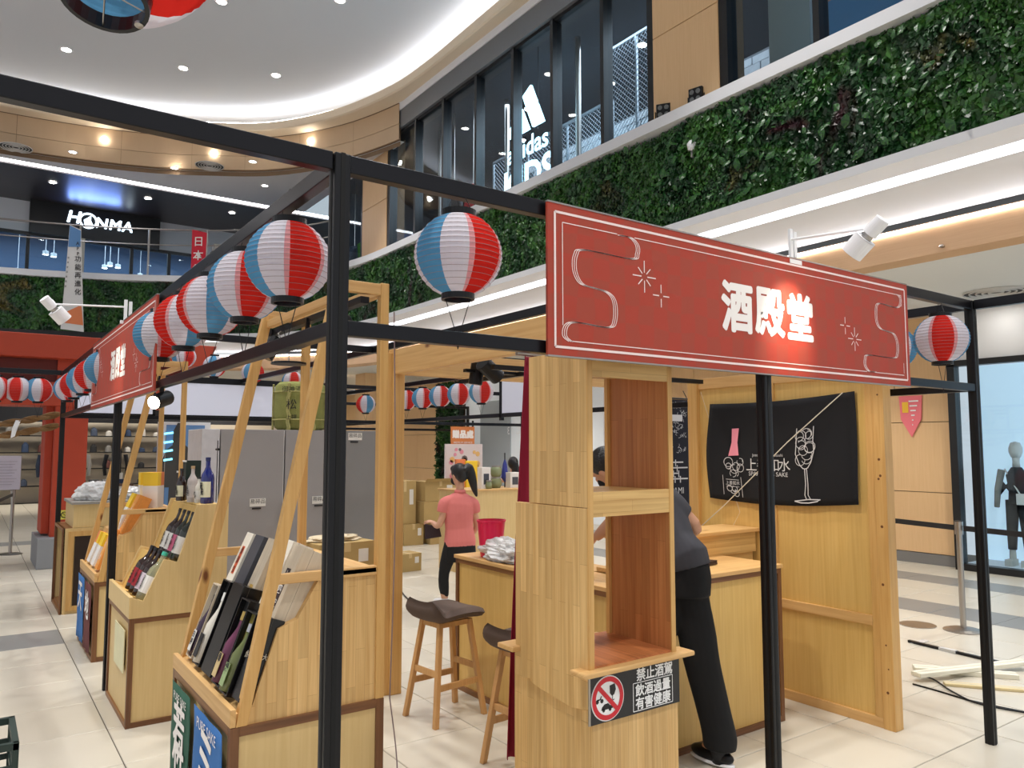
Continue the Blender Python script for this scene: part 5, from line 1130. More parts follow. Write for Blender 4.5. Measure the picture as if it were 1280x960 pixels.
m = MB(); m.add([S2(u, v) for u, v in ((.185, .74), (.235, .745), (.228, .6), (.24, .47), (.17, .46), (.188, .6))], [(0, 1, 2, 5), (5, 2, 3, 4)]); part(bc, 'pink_print', m, mat('pink_print', (226, 140, 160), .8))
m = MB(); Lw = .006
def sk(pts, w_=Lw): stroke(m, [S2(u, v) for u, v in pts], w_, Nx, 0)
def circ(u, v, r, a0=0, a1=2*PI, w_=.004, k=14): sk([(u+r*.6*math.cos(a0+(a1-a0)*i/k), v+r*math.sin(a0+(a1-a0)*i/k)) for i in range(k+1)], w_)
sk([(.655, .72), (.650, .55), (.645, .48), (.67, .38), (.69, .345), (.705, .34)]); sk([(.755, .73), (.752, .6), (.757, .50), (.74, .40), (.72, .35), (.705, .34)])
sk([(.700, .34), (.700, .2), (.69, .10), (.70, .055)]); sk([(.712, .34), (.714, .2), (.71, .10), (.725, .055)]); sk([(.62, .045), (.66, .03), (.71, .028), (.76, .04), (.78, .055), (.71, .06), (.62, .045)], .007)
rr = random.Random(3)
for k in range(13): circ(.67+.065*rr.random(), .42+.26*rr.random(), .035+.02*rr.random(), rr.random()*6, rr.random()*6+5)
for k in range(10): circ(.165+.09*rr.random(), .26+.16*rr.random(), .03+.02*rr.random(), rr.random()*6, rr.random()*6+5)
for k in range(6): circ(.165+.09*rr.random(), .08+.08*rr.random(), .03, rr.random()*6, rr.random()*6+5, .005)
sk([(.13, .26), (.125, .06)], .004); sk([(.255, .25), (.26, .05)], .004); sk([(.15, .22), (.24, .22)], .003); sk([(.15, .15), (.24, .15)], .003)
for k, ch in enumerate('上善如水'): text(m, ch, .098, S2(.335+.075*k, .385), (0, -1, 0), (0, 0, 1), extr=0)
text(m, 'SPARKLING SAKE', .042, S2(.445, .295), (0, -1, 0), (0, 0, 1), extr=0); text(m, 'Jozen Mizuno Gotoshi', .028, S2(.445, .475), (0, -1, 0), (0, 0, 1), extr=0)
text(m, '上善如水', .032, S2(.195, .187), (0, -1, 0), (0, 0, 1), extr=0)
part(bc, 'white_print', m, mat('print_white', (204, 204, 208), .8))
t = thing('loose_cord', (4.55, 3.0, 1.2), 'thin pale cord running diagonally across the black cloth', 'cord')
part(t, 'cord', MB().tube([onx(1053, 491, 4.555), onx(985, 552, 4.55), onx(905, 632, 4.56), onx(872, 662, 4.58)], .0035, 6), mat('cord_white', (214, 206, 190), .7)); part(t, 'cord', MB().tube([onx(876, 490, 4.58), onx(893, 545, 4.59), onx(925, 640, 4.59), onx(915, 660, 4.59)], .0015, 5), MATS['cord_white'])
# narrow dark banner with white drawing at the back
p0 = ony(832, 480, 4.87); p1 = ony(858, 700, 4.87)
nb = thing('dark_banner', ((p0.x+p1.x)/2, 4.87, 1.0), 'dark hanging banner with dense white line drawing behind the crouching worker', 'banner')
bx0, bx1 = p0.x-.12, p1.x+.05
part(nb, 'cloth', MB().box(bx0, bx1, 4.865, 4.87, 1.0, 2.13), mat('black_cloth2', (20, 20, 34), .9))
m = MB(); rr = random.Random(11)
for k in range(70):
    x = rr.uniform(bx0+.03, bx1-.03); z = rr.uniform(1.62, 2.08); pts = [(x, 4.862, z)]
    for q_ in range(4): pts.append((min(max(pts[-1][0]+rr.uniform(-.025, .025), bx0+.01), bx1-.01), 4.862, pts[-1][2]+rr.uniform(-.025, .025)))
    stroke(m, pts, .003, (0, -1, 0), 0)
m.box(bx0+.05, bx1-.08, 4.861, 4.864, 1.93, 1.99)
for k, (a, b) in enumerate(((.0, .85), (.15, 1), (.0, .7), (.3, 1))):
    z = 1.55-.05*k; w0 = bx1-bx0; m.box(bx0+.02+a*w0*.6, bx0+b*w0*.95, 4.861, 4.864, z, z+.012)
    for j in range(3): m.box(bx0+.08+.07*j+.02*k, bx0+.09+.07*j+.02*k, 4.861, 4.864, z-.03, z+.03)
text(m, 'NAMI', .08, ((bx0+bx1)/2+.03, 4.861, 1.30), (1, 0, 0), (0, 0, 1), extr=0)
part(nb, 'white_print', m, MATS['print_white']); part(nb, 'rod', MB().tube([(bx0-.05, 4.87, 2.14), (bx1+.05, 4.87, 2.14)], .008, 8).tube([(bx0, 4.87, 2.14), (bx0, 4.92, 2.22)], .004, 6).tube([(bx1, 4.87, 2.14), (bx1, 4.92, 2.22)], .004, 6), BLACK)
# ================================================================== bar counters
c1 = thing('bar_counter', (3.75, 3.3, 0), 'pale wood bar counter with brown edging, right part facing the front', 'counter')
part(c1, 'front_panel', MB().box(3.25, 4.20, 3.045, 3.055, .03, .92), PLY); part(c1, 'end_panel', MB().box(4.20, 4.22, 3.05, 3.6, 0, .92), PLY)
part(c1, 'body', MB().box(3.25, 4.20, 3.056, 3.6, .02, .92), VENEER); part(c1, 'worktop', MB().box(3.2, 4.235, 3.02, 3.62, .935, .96), PINEX, bevel=.003)
part(c1, 'edge_trim', MB().box(3.2, 4.20, 3.028, 3.05, .905, .935), BROWNX); part(c1, 'edge_trim', MB().box(4.195, 4.228, 3.03, 3.06, 0, .935), BROWN); part(c1, 'edge_trim', MB().box(3.25, 4.195, 3.03, 3.05, 0, .035), BROWNX)
part(c1, 'raised_ledge', MB().box(3.45, 4.60, 3.50, 3.52, .96, 1.10), JOINTX); part(c1, 'ledge_top', MB().box(3.43, 4.612, 3.47, 3.80, 1.10, 1.125), PINEX, bevel=.003)
part(c1, 'ledge_body', MB().box(3.45, 4.59, 3.52, 3.78, .60, 1.10), JOINTX)
c2 = thing('bar_counter', (3.1, 3.9, 0), 'pale wood bar counter with brown edging behind the bar stools', 'counter')
part(c2, 'front_panel', MB().box(2.905, 2.915, 3.1, 4.76, .03, .88), PLY); part(c2, 'body', MB().box(2.916, 3.36, 3.66, 4.75, .02, .88), VENEER)
part(c2, 'worktop', MB().box(2.88, 3.40, 3.64, 4.79, .905, .93), PINEY, bevel=.003); part(c2, 'worktop_inner', MB().box(2.88, 3.19, 3.05, 3.64, .905, .93), PINEY, bevel=.003)
part(c2, 'edge_trim', MB().box(2.89, 2.91, 3.1, 4.76, .875, .905), BROWNY); part(c2, 'edge_trim', MB().box(2.89, 2.92, 4.75, 4.78, 0, .905), BROWN); part(c2, 'edge_trim', MB().box(2.89, 2.91, 3.1, 4.75, 0, .035), BROWNY)
part(c2, 'end_panel', MB().box(2.92, 3.36, 4.752, 4.77, 0, .90), VENEER)
t = thing('wallet', (3.75, 3.2, .961), 'small dark brown wallet lying on the right bar counter', 'wallet', rot=(0, 0, .2))
wp_ = onz(886, 706, .961); t.location = wp_
part(t, 'cover', MB().box(-.05, .05, -.035, .035, 0, .016), mat('brown_leather', (52, 34, 28), .5), local=True, bevel=.004); part(t, 'flap', MB().box(-.045, .055, -.03, .03, .016, .026), MATS['brown_leather'], local=True, bevel=.003)
bk = at(614, 648, 5.45); t = thing('red_bucket', (bk.x, bk.y, .931), 'bright crimson plastic bucket standing on the bar counter', 'bucket')
zt = at(614, 650, 5.45).z-.931
part(t, 'wall', MB().lathe([(0, .006), (.072, .006), (.096, zt), (.102, zt), (.102, zt-.008), (.098, zt-.012), (.075, 0), (0, 0)], 32), mat('bucket_red', (228, 20, 78), .3), local=True, smooth=False); part(t, 'rim', MB().lathe([(.095, zt-.012), (.104, zt-.01), (.104, zt+.002), (.095, zt+.002)], 32), MATS['bucket_red'], local=True)
pb_ = onz(632, 692, .931); crumple('plastic_bag', (3.01, 4.28, .931), (.11, .30, .10), PLAS, 'crumpled clear plastic bag heaped on the bar counter beside the bucket', 'bag', 9, 4, .35, 8)
# ------------------------------------------------------------------ bar stools
SEAT = mat('stool_fabric', (88, 72, 64), .85, noise=.08, nscale=60, bump=.2, bscale=300)
def stool(loc, rz, lb):
    t = thing('bar_stool', loc, lb, 'stool', 'oak bar stools with brown padded seats', rot=(0, 0, rz))
    # seat: saddle pad, low back lip at -x
    nu, nv = 20, 14; vs = []
    def prof(u):  # u 0..1 from back lip to front
        if u < .28: a = u/.28; return (-.195+.03*a+.03*a*a, .735-.10*a-.012*math.sin(PI*a))
        a = (u-.28)/.72; return (-.135+.34*a, .635+.012*math.sin(PI*a)-.05*max(0, a-.8))
    th = .042
    for sgn in (1, -1):
        for i in range(nu+1):
            u = i/nu; x, z = prof(u); x2, z2 = prof(min(u+.02, 1)); x1_, z1_ = prof(max(u-.02, 0)); d = Vector((x2-x1_, 0, z2-z1_)).normalized(); nn = Vector((-d.z, 0, d.x))
            e = (1-abs(2*u-1)**9)**.5 if 0 < u < 1 else 0
            hw = .10+.09*min(1, (u/.2)) if u < .2 else .19
            hw = .185*(1-max(0, .16-u)**2*14)*(1-max(0, u-.9)**2*14)
            for j in range(nv+1):
                v = -1+2*j/nv; ed = max(0, 1-abs(v)**7)**.5*e
                p = Vector((x, v*hw, z+.012*v*v))+nn*sgn*th*ed*.85; vs.append(p)
    N1 = (nu+1)*(nv+1); fs = []
    for b in (0, N1):
        for i in range(nu):
            for j in range(nv): a = b+i*(nv+1)+j; fs.append((a, a+1, a+nv+2, a+nv+1))
    m = MB().add(vs, fs); o = part(t, 'seat', m, SEAT, local=True, smooth=True); wl_ = o.modifiers.new('weld', 'WELD'); wl_.merge_threshold = .0005
    tops = [(-.11, -.09), (-.11, .09), (.12, -.09), (.12, .09)]; feet = [(-.19, -.16), (-.19, .16), (.20, -.15), (.20, .15)]
    L_ = []
    for (a, b), (c, d) in zip(tops, feet):
        p = Vector((a, b, .60)); q_ = Vector((c, d, 0)); L_.append((p, q_)); m = MB(); m.bar(p, q_, .032, .032, up=(1, 0, 0)); 
        for k in range(4, 8): m.v[k] = (m.v[k][0], m.v[k][1], 0)
        part(t, 'leg', m, OAK, local=True, bevel=.004)
    def on(k, z): p, q_ = L_[k]; f_ = (.60-z)/.60; return p+(q_-p)*f_
    for a, b, z in ((0, 1, .30), (2, 3, .30), (0, 2, .22), (1, 3, .22)): part(t, 'stretcher', MB().bar(on(a, z), on(b, z), .018, .038), OAK, local=True, bevel=.003)
    part(t, 'seat_rail', MB().bar((-.11, -.09, .585), (.12, -.09, .585), .02, .03).bar((-.11, .09, .585), (.12, .09, .585), .02, .03).bar((-.11, -.09, .585), (-.11, .09, .585), .02, .03).bar((.12, -.09, .585), (.12, .09, .585), .02, .03), OAK, local=True)
    return t
s1_ = stool((2.55, 4.34, 0), .12, 'oak bar stool with brown padded seat, in front of the counter, fully visible')
dup(s1_, (2.55, 3.44, 0), (0, 0, .1), 'oak bar stool with brown seat half hidden behind the crimson curtain')
# lighting track and spot lamps under the timber frame
tk = thing('track_light', (3.0, 3.5, 2.15), 'black track with cylindrical spot lamps under the timber frame', 'track light')
part(tk, 'track', MB().box(2.60, 4.5, 3.86, 3.90, 2.17, 2.20).box(3.0, 3.04, 3.9, 4.89, 2.17, 2.20), BLACK)
q1 = at(612, 462, 4.9); spot_head(tk, q1, (.7, .1, -.45), 1.25); q2 = at(596, 466, 5.0); spot_head(tk, q2, (-.1, .1, -1), 1.1); q3 = at(629, 468, 4.8); part(tk, 'bracket', MB().bar(q1+Vector((0, 0, .03)), (q1.x, q1.y, 2.17), .03).bar(q2+Vector((0, 0, .03)), (q2.x, q2.y, 2.17), .025).bar((2.6, 4.2, 2.19), (3.6, 4.2, 2.19), .04, .02), BLACK)
light('SPOT', (3.9, 3.3, 2.14), 15, (1, .9, .72), .05, (4.2, 3.5, .9), 120, blend=.8); light('SPOT', (4.0, 2.6, 2.14), 9, (1, .9, .74), .05, (4.6, 3.0, 1.2), 120, blend=.9)
# ================================================================== behind: grey boards, sake barrel, cartons
GB_ = mat('grey_board', (150, 146, 146), .7, noise=.06, nscale=3); GBW = mat('wrapped_board', (196, 194, 198), .6, noise=.15, nscale=18)
for i, (x0, x1, m_) in enumerate(((1.63, 1.78, GBW), (1.79, 2.35, GB_), (2.36, 2.92, GB_), (2.945, 3.45, mat('grey_board_dark', (132, 130, 130), .7, noise=.06, nscale=3)))):
    t = thing('grey_board_unit', ((x0+x1)/2, 7.05, 0), 'tall grey wrapped board unit, %s' % ('narrow pale one with scribbled wrapping at left', 'left wide one behind the stand', 'middle wide one under the straw barrel', 'dark right one behind the corner post')[i], 'cabinet')
    part(t, 'body', MB().box(x0, x1-.006, 6.9, 7.4, 0, 1.85), m_, bevel=.004); part(t, 'side_seam', MB().box(x1-.006, x1-.002, 6.905, 7.39, 0, 1.845), WHITE)
    if i:
        zz = 1.17 if i < 3 else 1.76; part(t, 'sticker', MB().box(x0+.26 if i < 3 else x0+.02, x0+.40 if i < 3 else x0+.16, 6.896, 6.899, zz, zz+.07), LW)
        m = MB(); text(m, '易碎品', .045, (x0+.33 if i < 3 else x0+.09, 6.895, zz+.045), (1, 0, 0), (0, 0, 1), extr=0); m.box(x0+.28 if i < 3 else x0+.04, x0+.36 if i < 3 else x0+.12, 6.8945, 6.895, zz-.025, zz-.01); part(t, 'sticker_writing', m, MATS['ink'])
t = thing('sake_barrel', (2.58, 7.15, 1.85), 'green straw wrapped sake barrel tied with rope on the grey boards', 'barrel')
STR = mat('straw_wrap', (140, 142, 78), .85, noise=.25, nscale=14, bump=.4, bscale=80); RP_ = mat('straw_rope', (176, 170, 108), .8, noise=.2, nscale=60, bump=.5, bscale=200)
part(t, 'body', MB().lathe([(0, 0), (.20, 0), (.235, .03), (.245, .15), (.245, .30), (.235, .42), (.20, .455), (0, .46)], 40), STR, local=True, smooth=True)
for a in (PI*1.25, PI*1.55, PI*.9, PI*1.8):
    m = MB()
    for d in (-.02, .02): m.tube([((.25)*math.cos(a+d*1.6+.03*math.sin(z*60)), (.25)*math.sin(a+d*1.6+.03*math.sin(z*60)), z) for z in [k*.0229 for k in range(20)]], .010, 6)
    part(t, 'rope', m, RP_, local=True)
for z in (.1, .36): part(t, 'rope', MB().tube([(.252*math.cos(a), .252*math.sin(a), z) for a in [2*PI*k/30 for k in range(31)]], .007, 6, False), RP_, local=True)
m = MB(); 
for k in range(9): m.tube([(.17, -.2, .36), (.19+.012*k, -.23, .26), (.15+.015*k, -.235, .15)], .005, 5)
part(t, 'rope_tassel', m, RP_, local=True)
m = MB(); dd = Vector((-.45, -.89, 0)).normalized(); uu = Vector((.89, -.45, 0)); text(m, '御神酒', .06, dd*.252+Vector((0, 0, .38))-uu*.05, uu, (0, 0, 1)); text(m, '松', .10, dd*.252+Vector((0, 0, .24))-uu*.05, uu, (0, 0, 1)); text(m, '上撰', .05, dd*.252+Vector((0, 0, .12))-uu*.05, uu, (0, 0, 1)); part(t, 'writing', m, MATS['ink'], local=True)
CBD = mat('cardboard', (178, 150, 96), .8, noise=.06); TAPE = mat('tape', (206, 180, 130), .4)
def carton(x, y, z, w_, d_, h_, lb, rot=0, flap=False, grp='cardboard cartons'):
    t = thing('cardboard_box', (x, y, z), lb, 'box', grp, rot=(0, 0, rot))
    part(t, 'body', MB().box(-w_/2, w_/2, -d_/2, d_/2, 0, h_), CBD, local=True, bevel=.003); part(t, 'tape', MB().box(-.025, .025, -d_/2-.001, d_/2+.001, h_*.75, h_+.001), TAPE, local=True)
    part(t, 'label', MB().box(w_*.2, w_*.38, -d_/2-.002, -d_/2, h_*.45, h_*.8), LW, local=True)
    part(t, 'flap_line', MB().box(-w_/2-.001, w_/2+.001, -.002, .002, h_, h_+.0015), mat('seam', (120, 104, 88), .8), local=True)
    if flap:
        part(t, 'flap', MB().add([(-w_/2, -d_/2, h_), (w_/2, -d_/2, h_), (w_/2, -d_/2-.08, h_+.05), (-w_/2, -d_/2-.08, h_+.05)], [(0, 1, 2, 3)]), CBD, local=True)
    return t
carton(2.25, 5.35, 0, .46, .36, .42, 'cardboard box on the floor behind the near stand, lower one'); carton(2.25, 5.35, .424, .46, .36, .33, 'cardboard box behind the near stand, middle one'); carton(2.22, 5.35, .758, .44, .34, .26, 'cardboard box with white label, topmost behind the near stand', .1)
crumple('packing_paper', (2.2, 5.35, 1.02), (.2, .12, .03), mat('packing_paper', (206, 190, 160), .8), 'crumpled packing paper on the topmost box behind the near stand', 'paper', 6)
for i, (x, y, z, w_, d_, h_, lb) in enumerate(((6.35, 12.1, 0, .38, .4, .36, 'left box of the bottom row behind the woman'), (6.85, 12.0, 0, .46, .4, .36, 'right box of the bottom row behind the woman'), (6.2, 12.15, .364, .42, .4, .74, 'large box at the left of the stack behind the woman'),
        (6.80, 12.0, .364, .62, .4, .38, 'middle box in the right of the stack behind the woman'), (6.82, 12.0, .748, .62, .4, .34, 'topmost open box of the stack behind the woman'))):
    carton(x, y, z, w_, d_, h_, 'cardboard box, '+lb, 0, i == 4)
carton(4.98, 9.6, 0, .36, .3, .24, 'small cardboard box with orange label alone on the floor left of the woman', .1)
# second wooden counter far behind with products on it
yk = 8.9
a = ony(577, 613, yk); b = ony(662, 613, yk); t = thing('product_counter', ((a.x+b.x)/2, yk+.3, 0), 'long pale wooden counter with product boxes on it behind the woman', 'counter')
part(t, 'front_panel', MB().box(a.x, b.x+.9, yk, yk+.02, 0, a.z-.02), VENEER); part(t, 'side_panel', MB().box(a.x, a.x+.02, yk+.02, yk+.6, 0, a.z-.02), VENEER); part(t, 'top_board', MB().box(a.x-.02, b.x+.92, yk-.02, yk+.62, a.z-.02, a.z), PINEX)
CT0 = a.z
def onct(px, w_, h_, name, m_, lb, cat, extra=None, dy=.2, lid=True):
    p = ony(px, 600, yk+dy); t = thing(name, (p.x, p.y, CT0), lb, cat); part(t, 'body', MB().box(-w_/2, w_/2, -.06, .06, 0, h_), m_, local=True, bevel=.004)
    if extra: part(t, 'label', MB().box(-w_*.3, w_*.3, -.0615, -.06, h_*.2, h_*.7), extra, local=True)
    return t
onct(605, .15, .30, 'product_box', WC, 'white upright product box on the far counter, left', 'box', GRY); onct(641, .17, .22, 'product_box', WC, 'white product box on the far counter, right', 'box', GRY)
for i, (px, z) in enumerate(((620, 0), (620, .16))):
    p = ony(px, 600, yk+.25); t = thing('glass_jar', (p.x, p.y, CT0+z), 'round clear glass jar on the far counter, %s' % ('lower', 'upper')[i], 'jar'); part(t, 'body', MB().lathe([(0, 0), (.06, 0), (.085, .05), (.08, .11), (.06, .14), (0, .14)], 20), mat('jar_glass', (150, 160, 120), .1, trans=.3), local=True, smooth=True); part(t, 'lid', MB().lathe([(.062, .135), (.062, .158), (0, .158)], 20), CHROME, local=True)
p = ony(611, 605, yk+.12); t = thing('glass_jar', (p.x, p.y, CT0), 'small round jar left in front of the two stacked jars', 'jar'); part(t, 'body', MB().lathe([(0, 0), (.04, 0), (.05, .04), (.04, .1), (0, .11)], 16), MATS['jar_glass'], local=True, smooth=True); part(t, 'lid', MB().lathe([(.042, .1), (.042, .12), (0, .12)], 16), CHROME, local=True)
p = ony(631, 580, yk+.3); t = thing('folded_umbrella', (p.x, p.y, CT0), 'folded blue umbrella leaning at the far counter', 'umbrella'); part(t, 'canopy', MB().tube([(0, 0, .08), (0, 0, .14), (0, 0, .34), (0, 0, .40)], [.012, .055, .03, .01], 8), mat('umbrella_blue', (50, 60, 140), .7), local=True); part(t, 'shaft', MB().tube([(0, 0, 0), (0, 0, .5)], .008, 6), BLACK, local=True)
# gift desk: orange sign, poster board
yd = 12.6
pA, pB = ony(564, 533, yd), ony(593, 557, yd); t = thing('service_sign', ((pA.x+pB.x)/2, yd, 0), 'orange sign with white characters and english line above the poster board', 'sign')
part(t, 'board', MB().box(pA.x, pB.x, yd, yd+.02, pB.z, pA.z), mat('sign_orange', (212, 128, 70), .6)); m = MB(); text(m, '贈品處', (pB.x-pA.x)*.30, ((pA.x+pB.x)/2, yd-.004, pB.z+(pA.z-pB.z)*.6), (1, 0, 0), (0, 0, 1), bold=.01); text(m, 'PREMIUM SERVICE', (pB.x-pA.x)*.1, ((pA.x+pB.x)/2, yd-.004, pB.z+(pA.z-pB.z)*.16), (1, 0, 0), (0, 0, 1)); part(t, 'lettering', m, PRINT2)
for s_ in (pA.x+.02, pB.x-.02): part(t, 'stand_pole', MB().tube([(s_, yd+.03, 0), (s_, yd+.03, pA.z+.12)], .02, 8), BLACK)
pA, pB = ony(557, 555, yd-.1), ony(603, 612, yd-.1); t = thing('poster_board', ((pA.x+pB.x)/2, yd-.1, 0), 'pale poster board with pink blossoms and grey dots behind the woman', 'poster')
part(t, 'board', MB().box(pA.x, pB.x, yd-.1, yd-.06, 0, pA.z), mat('poster_pale', (222, 212, 214), .6)); rr = random.Random(8)
for c_, nme in (((226, 150, 170), 'pink'), ((232, 190, 120), 'gold'), ((120, 110, 110), 'grey')):
    m = MB()
    for k in range(12): x = rr.uniform(pA.x+.08, pB.x-.08); z = rr.uniform(pB.z+.1, pA.z-.08); m.tube([(x, yd-.106, z), (x, yd-.102, z)], rr.uniform(.03, .07), 8)
    part(t, 'printed_blossoms', m, mat('blossom_'+nme, c_, .7))
pA, pB = ony(583, 576, yd-.5), ony(597, 612, yd-.5); t = thing('yellow_stand', ((pA.x+pB.x)/2, yd-.5, 0), 'bright yellow upright card stand beside the pony tail', 'stand'); part(t, 'card', MB().box(pA.x, pB.x, yd-.5, yd-.44, .02, pA.z), YO, bevel=.01); part(t, 'base', MB().box(pA.x-.04, pB.x+.04, yd-.6, yd-.35, 0, .02), WHITE)
pA, pB = ony(570, 574, yd-.45), ony(582, 612, yd-.45); t = thing('orange_stand', ((pA.x+pB.x)/2, yd-.45, 0), 'orange upright card stand left of the yellow one', 'stand'); part(t, 'card', MB().box(pA.x, pB.x, yd-.45, yd-.4, .02, pA.z), OR, bevel=.01); part(t, 'base', MB().box(pA.x-.04, pB.x+.02, yd-.55, yd-.3, 0, .02), WHITE)
# light box with the hooded figure
yh = 13.2; pA, pB = ony(203, 531, yh), ony(254, 692, yh)
t = thing('light_box_poster', ((pA.x+pB.x)/2, yh, 0), 'large blue poster of a dark hooded figure at the far left shop', 'poster')
part(t, 'frame', MB().box(pA.x-.05, pB.x+.05, yh, yh+.1, 0, pA.z+.05), WHITE); part(t, 'picture', MB().box(pA.x+.06, pB.x-.04, yh-.01, yh, .15, pA.z), mat('poster_blue', (86, 122, 166), .5, noise=.2, nscale=1.2, emit=.15, ecol=(86, 122, 166)))
part(t, 'base', MB().box(pA.x-.1, pB.x+.1, yh-.05, yh+.2, 0, .1), BLACK)
cx = (pA.x+pB.x)/2+.02; m = MB(); s_ = (pB.x-pA.x)
cx -= .10; ZO = .20; _pr = m.prism; m.prism = lambda pl, ax, q1_, q2_: _pr([(u, v+ZO) for u, v in pl], ax, q1_, q2_)
m.prism([(cx-.36*s_, .85), (cx-.38*s_, 1.25), (cx-.28*s_, 1.45), (cx-.15*s_, 1.52), (cx-.14*s_, 1.75), (cx-.05*s_, 1.88), (cx+.05*s_, 1.87), (cx+.13*s_, 1.72), (cx+.13*s_, 1.52), (cx+.28*s_, 1.42), (cx+.44*s_, 1.0), (cx+.42*s_, .85)], 'y', yh-.016, yh-.011); m.prism([(cx-.2*s_, .85), (cx+.25*s_, .85), (cx+.2*s_, .3), (cx+.05*s_, .3), (cx, .7), (cx-.1*s_, .3), (cx-.22*s_, .3)], 'y', yh-.016, yh-.011)
part(t, 'figure', m, mat('hooded_figure', (66, 64, 62), .7)); part(t, 'chest_mark', MB().box(cx-.03, cx+.0, yh-.018, yh-.016, 1.28, 1.31), WHITE)
m = MB()
for k in range(4): m.bar((pA.x+.03, yh-.03, 1.9-.14*k), (pA.x+.16, yh-.03, 1.9-.14*k+.02), .012, .03)
tf = thing('glowing_fish_logo', (pA.x+.1, yh-.03, 1.5), 'small glowing blue figure marks left of the hooded poster', 'sign'); part(tf, 'mark', m, mat('glow_cyan', (120, 210, 240), emit=2.5)); part(tf, 'support', MB().tube([(pA.x+.05, yh-.02, 0), (pA.x+.05, yh-.02, 1.95)], .006, 6), CHROME)
# ================================================================== red gate, rope, barriers on the left
RED = mat('torii_red', (178, 62, 34), .6, noise=.05); REDD = mat('torii_red_shade', (170, 52, 30), .6)
tg = thing('red_gate', (0, 12.8, 0), 'big vermilion gate with column on a grey plinth at the far left', 'gate')
part(tg, 'column', MB().box(1.0, 1.42, 12.75, 13.25, .40, 3.0), RED, bevel=.01); part(tg, 'column_edge', MB().box(.90, 1.0, 12.95, 13.6, .45, 3.0), RED, bevel=.01); part(tg, 'plinth', MB().box(.84, 1.5, 12.55, 13.7, 0, .42), mat('plinth_grey', (140, 142, 146), .8), bevel=.01)
part(tg, 'lintel', MB().box(-5, 2.6, 12.7, 13.4, 2.28, 2.62), RED, bevel=.01); part(tg, 'top_lintel', MB().prism([(-5.5, 2.95), (3.0, 2.95), (3.15, 3.28), (-5.6, 3.28)], 'y', 12.55, 13.6), RED, bevel=.01); part(tg, 'lintel_slab', MB().box(-5, 2.7, 12.8, 13.3, 2.62, 2.95), mat('gate_dark', (96, 32, 26), .7))
part(tg, 'column', MB().box(-4.6, -4.1, 12.8, 13.3, 0, 3.0), RED)
part(tg, 'warning_sticker', MB().box(1.10, 1.24, 12.738, 12.748, .66, .79), mat('sticker_yellow', (216, 206, 90), .6)); m = MB(); m.tube([(1.17+.04*math.cos(a), 12.735, .725+.04*math.sin(a)) for a in [2*PI*k/16 for k in range(17)]], .006, 5, False); m.bar((1.14, 12.735, .755), (1.20, 12.735, .695), .012, .006); part(tg, 'sticker_mark', m, BLACK)
t = thing('straw_rope', (0, 10.2, 2.0), 'twisted brown straw rope with white paper strips slung at the far left', 'rope')
for z_, o_ in ((0, 0), (-.13, .04)):
    pts = [(x, 10.22+o_, 2.02+z_+.13*((x-.85)/1.5)**2*0+.20*((x+.7)/1.5)**2*(1 if x > -.7 else .3)-.16) for x in [-3+.16*k for k in range(25)] if x < .86]
    for ph in (0, PI): 
        fine = smooth_path(pts, 5); part(t, 'strand', MB().tube([(p.x, p.y+.02*math.cos(i*.55+ph), p.z+.02*math.sin(i*.55+ph)) for i, p in enumerate(fine)], .024, 7), mat('straw_brown', (134, 100, 62), .9, noise=.25, nscale=40, bump=.5, bscale=150))
for i, x in enumerate((.42, .1, -.5)):
    m = MB(); z = 2.02-.16+.20*((x+.7)/1.5)**2+.02; m.add([(x, 10.18, z), (x+.05, 10.18, z), (x+.02, 10.17, z-.09), (x-.03, 10.17, z-.09), (x+.0, 10.18, z-.18), (x-.04, 10.18, z-.20)], [(0, 1, 2, 3), (3, 2, 4, 5)])
    sh = part(t, 'paper_strip', m, WHITE); sh.modifiers.new('thick', 'SOLIDIFY').thickness = .003
def stanchion(loc, lb, h_=1.0, belts=()):
    t = thing('barrier_post', loc, lb, 'barrier post', 'steel belt barrier posts'); part(t, 'base', MB().lathe([(0, 0), (.17, 0), (.17, .008), (.12, .022), (.03, .03), (0, .03)], 28), CHROME, local=True, smooth=False)
    part(t, 'pole', MB().tube([(0, 0, .02), (0, 0, h_-.12)], .026, 16), CHROME, local=True); part(t, 'head', MB().tube([(0, 0, h_-.12), (0, 0, h_)], .036, 16), CHROME, local=True); part(t, 'cap', MB().tube([(0, 0, h_), (0, 0, h_+.006)], .037, 16), BLACK, local=True)
    return t
stanchion((7.60, 3.50, 0), 'steel belt barrier post in front of the right shop window')
BELT = mat('belt_black', (24, 22, 24), .6)
def belt(a, b, lb, txt=True):
    t = thing('barrier_belt', a, lb, 'belt'); a = Vector(a); b = Vector(b); part(t, 'tape', MB().bar(a, b, .003, .05), BELT)
    if txt:
        m = MB(); d = (b-a).normalized(); n = d.cross(Vector((0, 0, 1))); s_ = 1 if n.dot(-a) > 0 else -1
        u = d if s_ > 0 else -d
        for f_ in (.3, .75): text(m, 'SHOPPING PLAZA', .022, a+(b-a)*f_-Vector((0, 0, 0))+(n*s_)*.003, u, (0, 0, 1))
        part(t, 'writing', m, MATS['print_white'])
belt((7.60, 3.54, .94), (8.4, 6.3, .94), 'black barrier belt running left from the steel post'); belt((7.60, 3.46, .94), (7.0, .8, .94), 'black barrier belt running right from the steel post')
stanchion((8.4, 6.34, 0), 'steel belt barrier post hidden behind the plywood partition'); stanchion((7.0, .76, 0), 'steel belt barrier post beyond the right edge')
t = thing('spare_base', (7.3, 3.75, 0), 'flat grey steel disc on the floor left of the steel barrier post', 'plate'); part(t, 'disc', MB().lathe([(0, 0), (.16, 0), (.16, .006), (0, .008)], 24, (7.48, 3.86, 0)), CHROME)
